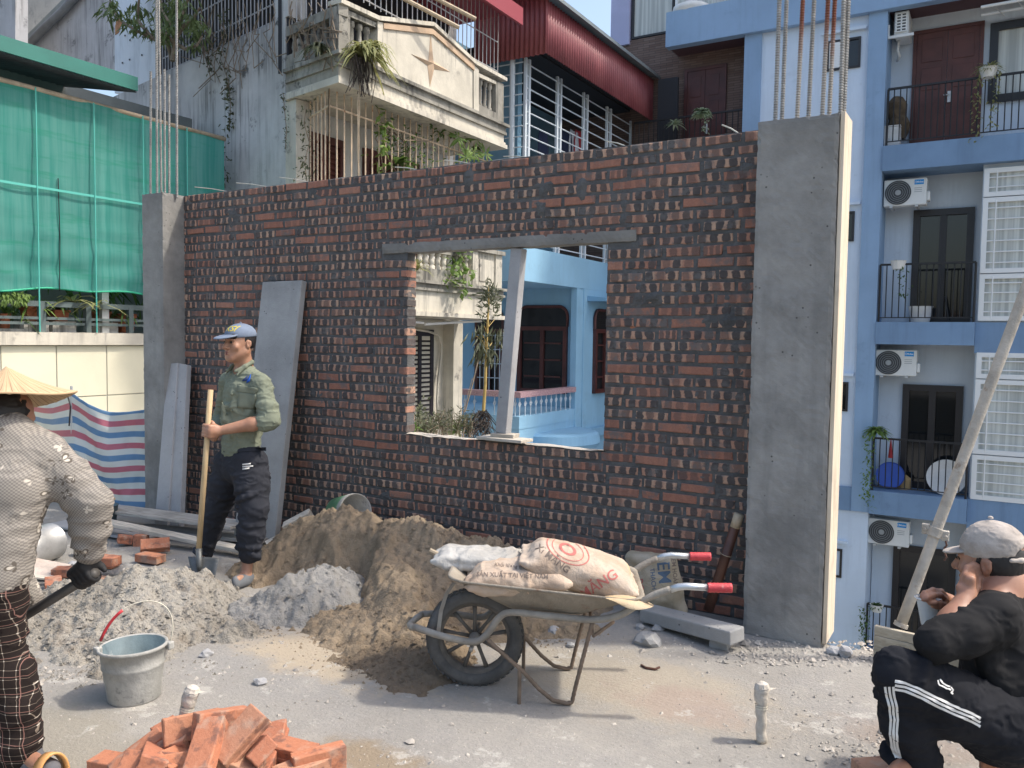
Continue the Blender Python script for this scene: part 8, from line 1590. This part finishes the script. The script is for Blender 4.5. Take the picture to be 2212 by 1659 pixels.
    b = SDF(); b.ell(P(0, .085, .032), (.072, .062, .010), tl, .012); b.ell(P(0, .065, .004), (.10, .10, .024), tl, .01, sub=True); sdf_obj('brim', b, .004, M_capb, cp, 1)
    stp = SDF(); stp.chain([P(.055, -.082, .018), P(.03, -.102, .016), P(0, -.109, .015), P(-.03, -.102, .016), P(-.055, -.082, .018)], [.008]*5, .01); sdf_obj('strap', stp, .004, M_capb, cp, 1)
    m = MB(); m.lathe([(.009, 0), (.007, .006), (0, .009)], 12, Matrix.Translation(V(P(0, -.012, .143)))); m.build('button', M_capb, cp)
    # T-shirt
    s = SDF(); s.econe(nk-UPZ*.06, Z(1400, 820, 2.82), (.13, .08), (.185, .12), sd_, .05); s.econe(Z(1400, 820, 2.82), Z(1425, 1080, 2.80), (.185, .125), (.18, .14), sd_, .06); s.econe(Z(1420, 1080, 2.80), Z(1420, 1320, 2.80), (.185, .15), (.19, .165), sd_, .06); s.cone(nk-UPZ*.02, shL, .055, .068, .04); s.cone(nk-UPZ*.015, shR, .060, .07, .04)
    s.chain([shL, Z(1115, 862, 2.62), elL], [.074, .064, .058], .04); s.cone(elL, elL+(fam-elL)*.45, .058, .052, .03); s.chain([shR, elR], [.085, .07], .05); s.chain([P(-.055, -.03, -.145), P(-.02, -.085, -.13), P(.02, -.085, -.13), P(.055, -.03, -.145)], [.015, .016, .016, .015], .02)
    chainfolds(s, shL, elL, .065, 5, rng, .010, .003); chainfolds(s, Z(1390, 800), Z(1430, 1300), .165, 6, rng, .018, .002)
    for (p, q) in (((1200, 820), (1300, 1000)), ((1180, 900), (1320, 1150)), ((1230, 760), (1380, 880)), ((1260, 1180), (1440, 1330)), ((1280, 1090), (1450, 1230))): s.chain([Z(*p, 2.66), Z((p[0]+q[0])/2, (p[1]+q[1])/2+14, 2.66), Z(*q, 2.67)], [.008, .016, .010], .05)
    sdf_obj('t_shirt', s, .007, M_black, g, 2, None, wrinkle(.0045, 9, 8))
    # track trousers with three stripes
    t = SDF(); t.econe(pel+UPZ*.02, Z(1330, 1370, 2.80), (.18, .15), (.19, .15), sd_, .05); t.chain([hipL, Z(990, 1248, 2.65), Z(830, 1155, 2.63), knL], [.122, .100, .084, .066], .05); t.chain([knL, Z(765, 1390, 2.66), Z(830, 1590, 2.69), Z(855, 1660, 2.7)], [.066, .071, .064, .060], .04); t.chain([hipR, knR], [.11, .07], .05); t.chain([knR, anR], [.07, .06], .05)
    chainfolds(t, hipL, knL, .09, 5, rng, .012, .003); chainfolds(t, knL, anL, .068, 5, rng, .011, .004); tr = sdf_obj('track_trousers', t, .007, M_track, g, 1, None, wrinkle(.006, 12, 3)); bv = bvh_of(tr)
    def ribbon(path, wpx, name):
        m = MB(); rows = []
        pts = [V(kz(*p)) for p in path]; dense = []
        for i in range(len(pts)-1):
            for k in range(8): dense.append(pts[i].lerp(pts[i+1], k/8))
        dense.append(pts[-1])
        for i, p in enumerate(dense):
            tg = (dense[min(i+1, len(dense)-1)]-dense[max(i-1, 0)]).normalized(); n_ = V((-tg.y, tg.x)); row = []
            for s_ in (-.5, 0, .5): q = p+n_*wpx*s_; d = ray(q.x, q.y).normalized(); hh = bv.ray_cast(CPOS, d); row.append((hh[0]+hh[1]*.0022) if hh[0] is not None else None)
            rows.append(row)
        rows = [r_ for r_ in rows if all(x is not None for x in r_)]
        if len(rows) > 2: m.grid(rows); m.build(name, M_strp, tr, smooth=True)
    for k, o_ in enumerate((-24, 0, 24)):
        ribbon([(1212, 1385+o_), (1160, 1355+o_), (1050, 1310+o_), (950, 1262+o_), (850, 1210+o_), (760, 1172+o_), (700, 1162+o_)], 5.2, 'side_stripe')
        ribbon([(655+o_*1.0+12, 1170), (672+o_*.95, 1215), (690+o_*.9, 1290), (698+o_*.85, 1370), (692+o_*.8, 1450), (700+o_*.7, 1530), (722+o_*.6, 1600)], 5.2, 'side_stripe')
    for path in ([(955, 1130), (965, 1160), (1000, 1178), (1035, 1190)], [(968, 1125), (985, 1150), (1015, 1168), (1030, 1172)], [(1035, 1175), (1048, 1190), (1035, 1205), (1045, 1215)]): ribbon(path, 3.2, 'printed_mark')
    # cup
    cp_ = thing('plastic_cup', V(cc0), 'clear plastic cup of water held by the sitting man', 'cup'); t2 = NT('clear_plastic'); t2.col((.92, .95, .96), .08); tp = t2.n('ShaderNodeBsdfTransparent'); tp.inputs[0].default_value = (.90, .93, .94, 1); mx = t2.n('ShaderNodeMixShader'); mx.inputs[0].default_value = .40; t2.l(tp.outputs[0], mx.inputs[1]); t2.l(t2.b.outputs[0], mx.inputs[2]); t2.l(mx.outputs[0], t2.out.inputs[0])
    H = np.linalg.norm(cc1-cc0); zz = V(cax); xx = zz.cross(V((0, 1, 0))).normalized(); T = Matrix.Translation(V(cc0)) @ Matrix((xx, zz.cross(xx), zz)).transposed().to_4x4(); m = MB(); m.lathe([(0, 0), (.021, 0), (.023, .004), (.036, H*.9), (.041, H), (.043, H+.002), (.041, H+.003)], 36, T); m.build('wall', t2.m, cp_, smooth=True)
    m = MB(); m.lathe([(.0415, H-.001), (.0435, H+.001), (.0415, H+.003)], 36, T); m.build('rim', M_logow, cp_, smooth=True); m = MB(); m.lathe([(.0215, .004), (.034, H*.80), (0, H*.80)], 30, T); t3 = NT('iced_water'); t3.col((.62, .68, .70), .1); tp = t3.n('ShaderNodeBsdfTransparent'); mx = t3.n('ShaderNodeMixShader'); mx.inputs[0].default_value = .45; t3.l(tp.outputs[0], mx.inputs[1]); t3.l(t3.b.outputs[0], mx.inputs[2]); t3.l(mx.outputs[0], t3.out.inputs[0]); m.build('water', t3.m, cp_, smooth=True)
    # low stack of bricks he sits on
    b0 = atd(2180, 1659, 2.9); 
    for i, (dx, dy, z) in enumerate(((0, 0, .032), (.02, .11, .032), (.01, .02, .094), (0, .12, .094), (.0, .06, .156))): lbrick(V((b0.x+dx, b0.y+dy, z)), (0, 0, 10*i-15), 'brick in the low seat stack under the sitting man, '+('lowest near', 'lowest far', 'second layer near', 'second layer far', 'topmost')[i], 'bricks under the sitting man')
sitting_man()
# ================================================================ plants on the houses
rnd = random.Random(31); M_leafm = leafmat('mango_leaf', (.09, .13, .05), (.20, .26, .10))
def strap_plant(name, c, n, L, w, mat, label, up=1.0, droop=.9, roots=0):
    g = thing(name, c, label, 'plant'); lf = MB(); tuft(lf, V(c), n, L, w, up, rnd, droop); lf.build('leaves', mat, g)
    if roots:
        r_ = MB()
        for k in range(roots): a = V(c)+V((rnd.uniform(-.03, .06), rnd.gauss(0, .08), rnd.uniform(-.1, 0))); r_.tube([a, a+V((rnd.gauss(0, .03), rnd.gauss(0, .05), -.2)), a+V((rnd.gauss(0, .04), rnd.gauss(0, .08), -rnd.uniform(.3, .55)))], .007, 4)
        r_.build('roots', M_root, g)
    return g
c = atx(*k2(900, 420), XB+.12); g = strap_plant('strap_leaf_plant', c, 150, .62, .045, M_leafp, 'big spiky pale green strap-leaved plant on the balcony corner', 1.25, .9, 34)
lf = MB(); tuft(lf, c+V((.02, .18, .12)), 60, .55, .04, 1.1, rnd, 1.0); lf.build('leaves', M_leafp, g)
for (x, y0, y1) in ((870, 650, 1400), (880, 640, 1380), (862, 690, 1250)):
    m = MB(); p = [atx(*k2(x+rnd.gauss(0, 5), y0+(y1-y0)*k/5), XB+.1) for k in range(6)]; m.tube(p, .006, 4); m.build('aerial_root', M_bamtip, g)
def vines(name, label, px, plane, n, L, w, mat, spread=.05, k=k2, hang=.6, stem=.006, group=None):
    pts = [plane(*k(*p)) for p in px]; return vine(name, pts, n, L, w, mat, None, stem, spread, label, 'vine', group or 'vines on the weathered house', hang)
fx = lambda x, y: atx(x, y, XB-.22); fp = lambda x, y: atp(x, y, HC0-fn*-.06, fn)
vines('climbing_vine', 'leafy vine climbing the middle bars below the star balcony', [(1060, 1330), (1045, 1200), (1065, 1080), (1050, 950), (1010, 830)], fx, 60, .13, .07, M_leafl, .05)
vines('climbing_vine', 'fine-leaved vine on the left corner bars below the balcony', [(470, 1400), (455, 1250), (490, 1100), (450, 950), (470, 800)], lambda x, y: atx(x, y, XB-.5), 110, .07, .03, M_leafg, .06)
vines('trailing_vine', 'vine trailing under the right half of the balcony slab', [(1400, 960), (1520, 1000), (1650, 1040), (1740, 1090)], fx, 50, .12, .07, M_leaf, .06)
vines('trailing_vine', 'thin vine along the grey wall edge below the balcony corner', [(290, 730), (300, 850), (315, 1000), (305, 1150)], fp, 60, .05, .025, M_leafg, .02)
vines('ivy', 'ivy strand hanging down the grey wall from its barred opening', [(1720, 60), (1730, 300), (1700, 450), (1760, 620), (1780, 800), (1770, 1000)], fp, 190, .09, .045, M_leafg, .05, k1)
vines('ivy', 'second ivy strand left of the first on the grey wall', [(1620, 330), (1600, 450), (1625, 550)], fp, 60, .08, .04, M_leafg, .05, k1)
vines('ivy', 'ivy covering the post between the netting and the grey wall', [(1775, 1060), (1760, 1200), (1780, 1320), (1750, 1480)], lambda x, y: fp(x, y)+fn*.15, 150, .07, .035, M_leafg, .07, k1)
lf = [fp(*k1(1900+rnd.uniform(-350, 280), 330+rnd.uniform(-60, 60))) for _ in range(1)]
for i in range(26):
    x = rnd.uniform(1560, 2150); y0 = rnd.uniform(0, 260); pts = [fp(*k1(x+rnd.gauss(0, 18)*j, y0+rnd.uniform(70, 130)*j))+fn*(.02+.03*rnd.random()) for j in range(5)]
    if i == 0: hr = thing('hanging_roots', pts[0], 'tangle of dry hanging roots over the grey wall bars', 'roots')
    m = MB(); m.tube(pts, .008, 4); m.build('root', M_twig, hr)
for i in range(20):
    x = rnd.uniform(320, 690); y0 = rnd.uniform(0, 200); pts = [atp(*k2(x+rnd.gauss(0, 22)*j, y0+rnd.uniform(40, 110)*j), CN+fn*.05, fn) for j in range(5)]
    if i == 0: hr = thing('hanging_roots', pts[0], 'dry twisted stems draped over the end of the upper balcony', 'roots')
    m = MB(); m.tube(pts, .009, 4); m.build('root', M_twig, hr)
c = atp(*k2(560, 380), CN+fn*.12, fn); strap_plant('balcony_fern', c, 70, .4, .03, M_leafg, 'grey-green tuft growing out of the side parapet of the upper balcony', 1.0, 1.0)
c = atx(*k2(1785, 1060), XB-.05); g = strap_plant('climbing_shrub', c, 0, .1, .1, M_leafl, 'bright leafy shrub at the right end below the star balcony'); lf = MB()
for (x, y) in ((1790, 1040), (1780, 1080), (1760, 1180), (1850, 1190), (1700, 1215), (1640, 1060)):
    q = atx(*k2(x, y), XB-.05)
    for k in range(16): a = rnd.uniform(0, 6.28); lf.leaf(q, (math.cos(a)*.4, math.cos(a), math.sin(a)*.7+.1), (1, 0, .5), rnd.uniform(.14, .28), .06)
lf.build('leaves', M_leafl, g)
c = atx(*k2(1240, 1180), XB-.35); g = strap_plant('balcony_shrub', c, 0, .1, .1, M_leaf, 'airy green shrub behind the bars above the brick wall top'); lf = MB(); tw = MB()
for k in range(260): q = c+V((rnd.gauss(0, .15), rnd.gauss(0, .35), rnd.gauss(0, .22))); lf.leaf(q, (rnd.gauss(0, 1), rnd.gauss(0, 1), rnd.gauss(.2, .8)), (rnd.gauss(0, 1), 0, 1), .09, .04)
tuft(lf, atx(*k2(1170, 1270), XB-.3), 14, .5, .1, 1.0, rnd, .5)
for k in range(9): tw.tube([c+V((0, rnd.gauss(0, .1), -.5)), c+V((rnd.gauss(0, .1), rnd.gauss(0, .3), .1)), c+V((rnd.gauss(0, .15), rnd.gauss(0, .45), .35))], .008, 4)
lf.build('leaves', M_leaf, g); tw.build('twigs', M_twig, g)
# mango-like branches at the top left
def branch_tree():
    Yt = 8.7; T = lambda x, y, d=0: aty(*k1(x, y), Yt+d); g = thing('mango_tree', T(1340, 420), 'leafy mango branches in front of the barred wall at the top left', 'tree'); tw = MB(); lf = MB()
    br = [[(1330, 470), (1290, 330), (1180, 300), (1060, 240), (960, 180), (900, 120), (860, 50), (840, -40)], [(1180, 300), (1120, 230), (1060, 150), (1070, 20), (1080, -60)], [(1330, 470), (1350, 300), (1310, 180), (1250, 80), (1230, -60)], [(1350, 330), (1430, 380), (1520, 350), (1560, 280)], [(1350, 300), (1420, 200), (1500, 130), (1540, 60)], [(1340, 350), (1390, 150), (1440, 20), (1470, -60)], [(1340, 330), (1270, 250), (1210, 240)]]
    for b in br: tw.tube([T(*p, rnd.gauss(0, .05)) for p in b], [.035*(1-.75*i/len(b)) for i in range(len(b))], 6)
    clusters = [(850, 40), (830, 90), (895, 70), (870, 110), (1060, 60), (1040, 110), (1090, 70), (1050, 190), (1000, 170), (1140, 240), (1250, 140), (1300, 130), (1240, 60), (1330, 60), (1400, 40), (1440, 90), (1420, 170), (1470, 150), (1510, 170), (1530, 200), (1540, 260), (1500, 250), (1330, 190), (1290, 200), (1380, 110), (1230, 250), (1280, 280), (1480, 350), (1180, 230), (1350, 10), (1260, 0), (1460, 30)]
    for (x, y) in clusters:
        c = T(x, y, rnd.gauss(0, .25))
        for k in range(18): a = rnd.uniform(0, 6.28); lf.leaf(c+V((rnd.gauss(0, .05), rnd.gauss(0, .08), rnd.gauss(0, .05))), (math.cos(a), math.sin(a), -rnd.uniform(.2, 1.6)), (0, 0, 1), rnd.uniform(.13, .24), .045)
    tw.build('trunk', M_twig, g); lf.build('crown', M_leafm, g)
branch_tree()
# ---------------- greenery seen through the window hole
W_ = lambda x, y, X=XB-.1: atx(*kw(x, y), X)
vines('climbing_vine', 'leafy vine hanging over the lower balcony balusters', [(620, 200), (640, 300), (560, 400), (520, 480)], lambda x, y: atx(x, y, XB+.08), 80, .16, .10, M_leafl, .10, kw)
vines('climbing_vine', 'short vine strand over the lower balcony post', [(690, 330), (640, 430), (610, 500)], lambda x, y: atx(x, y, XB+.08), 34, .14, .09, M_leafl, .08, kw)
c = atx(*kw(325, 370), XB+.08); strap_plant('strap_leaf_plant', c, 34, .4, .03, M_leafp, 'small spiky plant at the left end of the lower balusters', 1.2, .6)
def slim_tree():
    X = -6.9; S = lambda x, y, d=0: atx(*kw(x, y), X+d); g = thing('slim_tree', S(775, 1320), 'slim yellow-stemmed tree growing behind the window hole', 'tree'); m = MB(); pts = [S(775, 1330), S(788, 1150), S(792, 950), S(803, 750), S(810, 600), S(808, 480)]; m.tube(pts, [.028, .024, .02, .018, .014, .008], 8)
    for k in range(14):
        p = pts[0]+V((0, 0, 0)); a = V(pts[2]).lerp(V(pts[3]), k/14); m.tube([a, a+V((rnd.gauss(0, .06), rnd.gauss(0, .16), .14))], .006, 4)
    m.build('trunk', paint('yellow_stem', (.46, .32, .10), .7, .2, 6, .2), g); lf = MB()
    for (x, y, n, L) in ((812, 500, 40, .13), (800, 560, 40, .14), (850, 540, 26, .12), (780, 620, 20, .12), (860, 600, 30, .13), (770, 680, 14, .12), (850, 660, 20, .12), (830, 520, 20, .12)):
        c = S(x, y)
        for k in range(n): lf.leaf(c+V((rnd.gauss(0, .04), rnd.gauss(0, .06), rnd.gauss(0, .06))), (rnd.gauss(0, .7), rnd.gauss(0, .7), rnd.gauss(.6, .5)), (1, 0, 0), L*rnd.uniform(.6, 1.2), .03)
    for (x, y) in ((740, 780), (760, 850), (850, 800), (830, 880), (790, 900), (750, 910), (870, 770), (820, 930), (770, 760)):
        c = S(x, y)
        for k in range(13): lf.leaf(c+V((rnd.gauss(0, .05), rnd.gauss(0, .07), rnd.gauss(0, .05))), (rnd.gauss(0, .4), rnd.gauss(0, .4), -1), (1, 0, 0), rnd.uniform(.16, .3), .04)
    lf.build('crown', M_leafg, g)
    r_ = MB(); c = S(765, 1340)
    for k in range(70): a = c+V((rnd.gauss(0, .05), rnd.gauss(0, .06), rnd.uniform(-.05, .06))); r_.tube([a, a+V((rnd.gauss(0, .06), rnd.gauss(0, .14), -.14)), a+V((rnd.gauss(0, .1), rnd.gauss(0, .3), -rnd.uniform(.25, .45)))], .006, 4)
    r_.build('root_tuft', M_root, g)
    m = MB(); m.tube([S(745, 960), S(700, 1150), S(650, 1330)], .012, 5); m.tube([S(640, 1330), S(700, 1100)], .006, 4); m.build('support_stick', M_twig, g)
slim_tree()
def weeds():
    X = -6.75; S = lambda x, y: atx(*kw(x, y), X-rnd.uniform(0, .5)); g = thing('weedy_bush', S(520, 1480), 'dry grey-green weeds growing just behind the window sill', 'bush'); lf = MB(); tw = MB(); br = MB()
    for k in range(90):
        x = rnd.uniform(300, 700); h = 70+90*math.exp(-((x-560)/130)**2)+rnd.uniform(0, 50); a = S(x, 1500); b = S(x+rnd.gauss(0, 40), 1490-h*rnd.uniform(.6, 1.1)); tw.tube([a, a.lerp(b, .5)+V((0, rnd.gauss(0, .03), .02)), b], .004, 4)
        for j in range(9): q = a.lerp(b, rnd.uniform(.3, 1)); lf.leaf(q, (rnd.gauss(0, .6), rnd.gauss(0, 1), rnd.gauss(.3, .5)), (1, 0, .4), rnd.uniform(.05, .11), .018)
    for (x, y, n) in ((340, 1330, 40), (310, 1400, 40), (350, 1400, 40), (420, 1420, 20)):
        for k in range(n): q = S(x+rnd.gauss(0, 30), y+rnd.gauss(0, 40)); lf.leaf(q, (rnd.gauss(0, .6), rnd.gauss(0, 1), rnd.gauss(0, .7)), (1, 0, .4), rnd.uniform(.05, .10), .04)
    c = S(600, 1470); tuft(br, c, 70, .42, .035, 1.1, rnd, .5); tuft(br, S(300, 1450), 20, .2, .05, 1.0, rnd, .4)
    lf.build('leaves', M_leafg, g); tw.build('twigs', M_twig, g); br.build('grass_blades', M_leafl, g)
weeds()
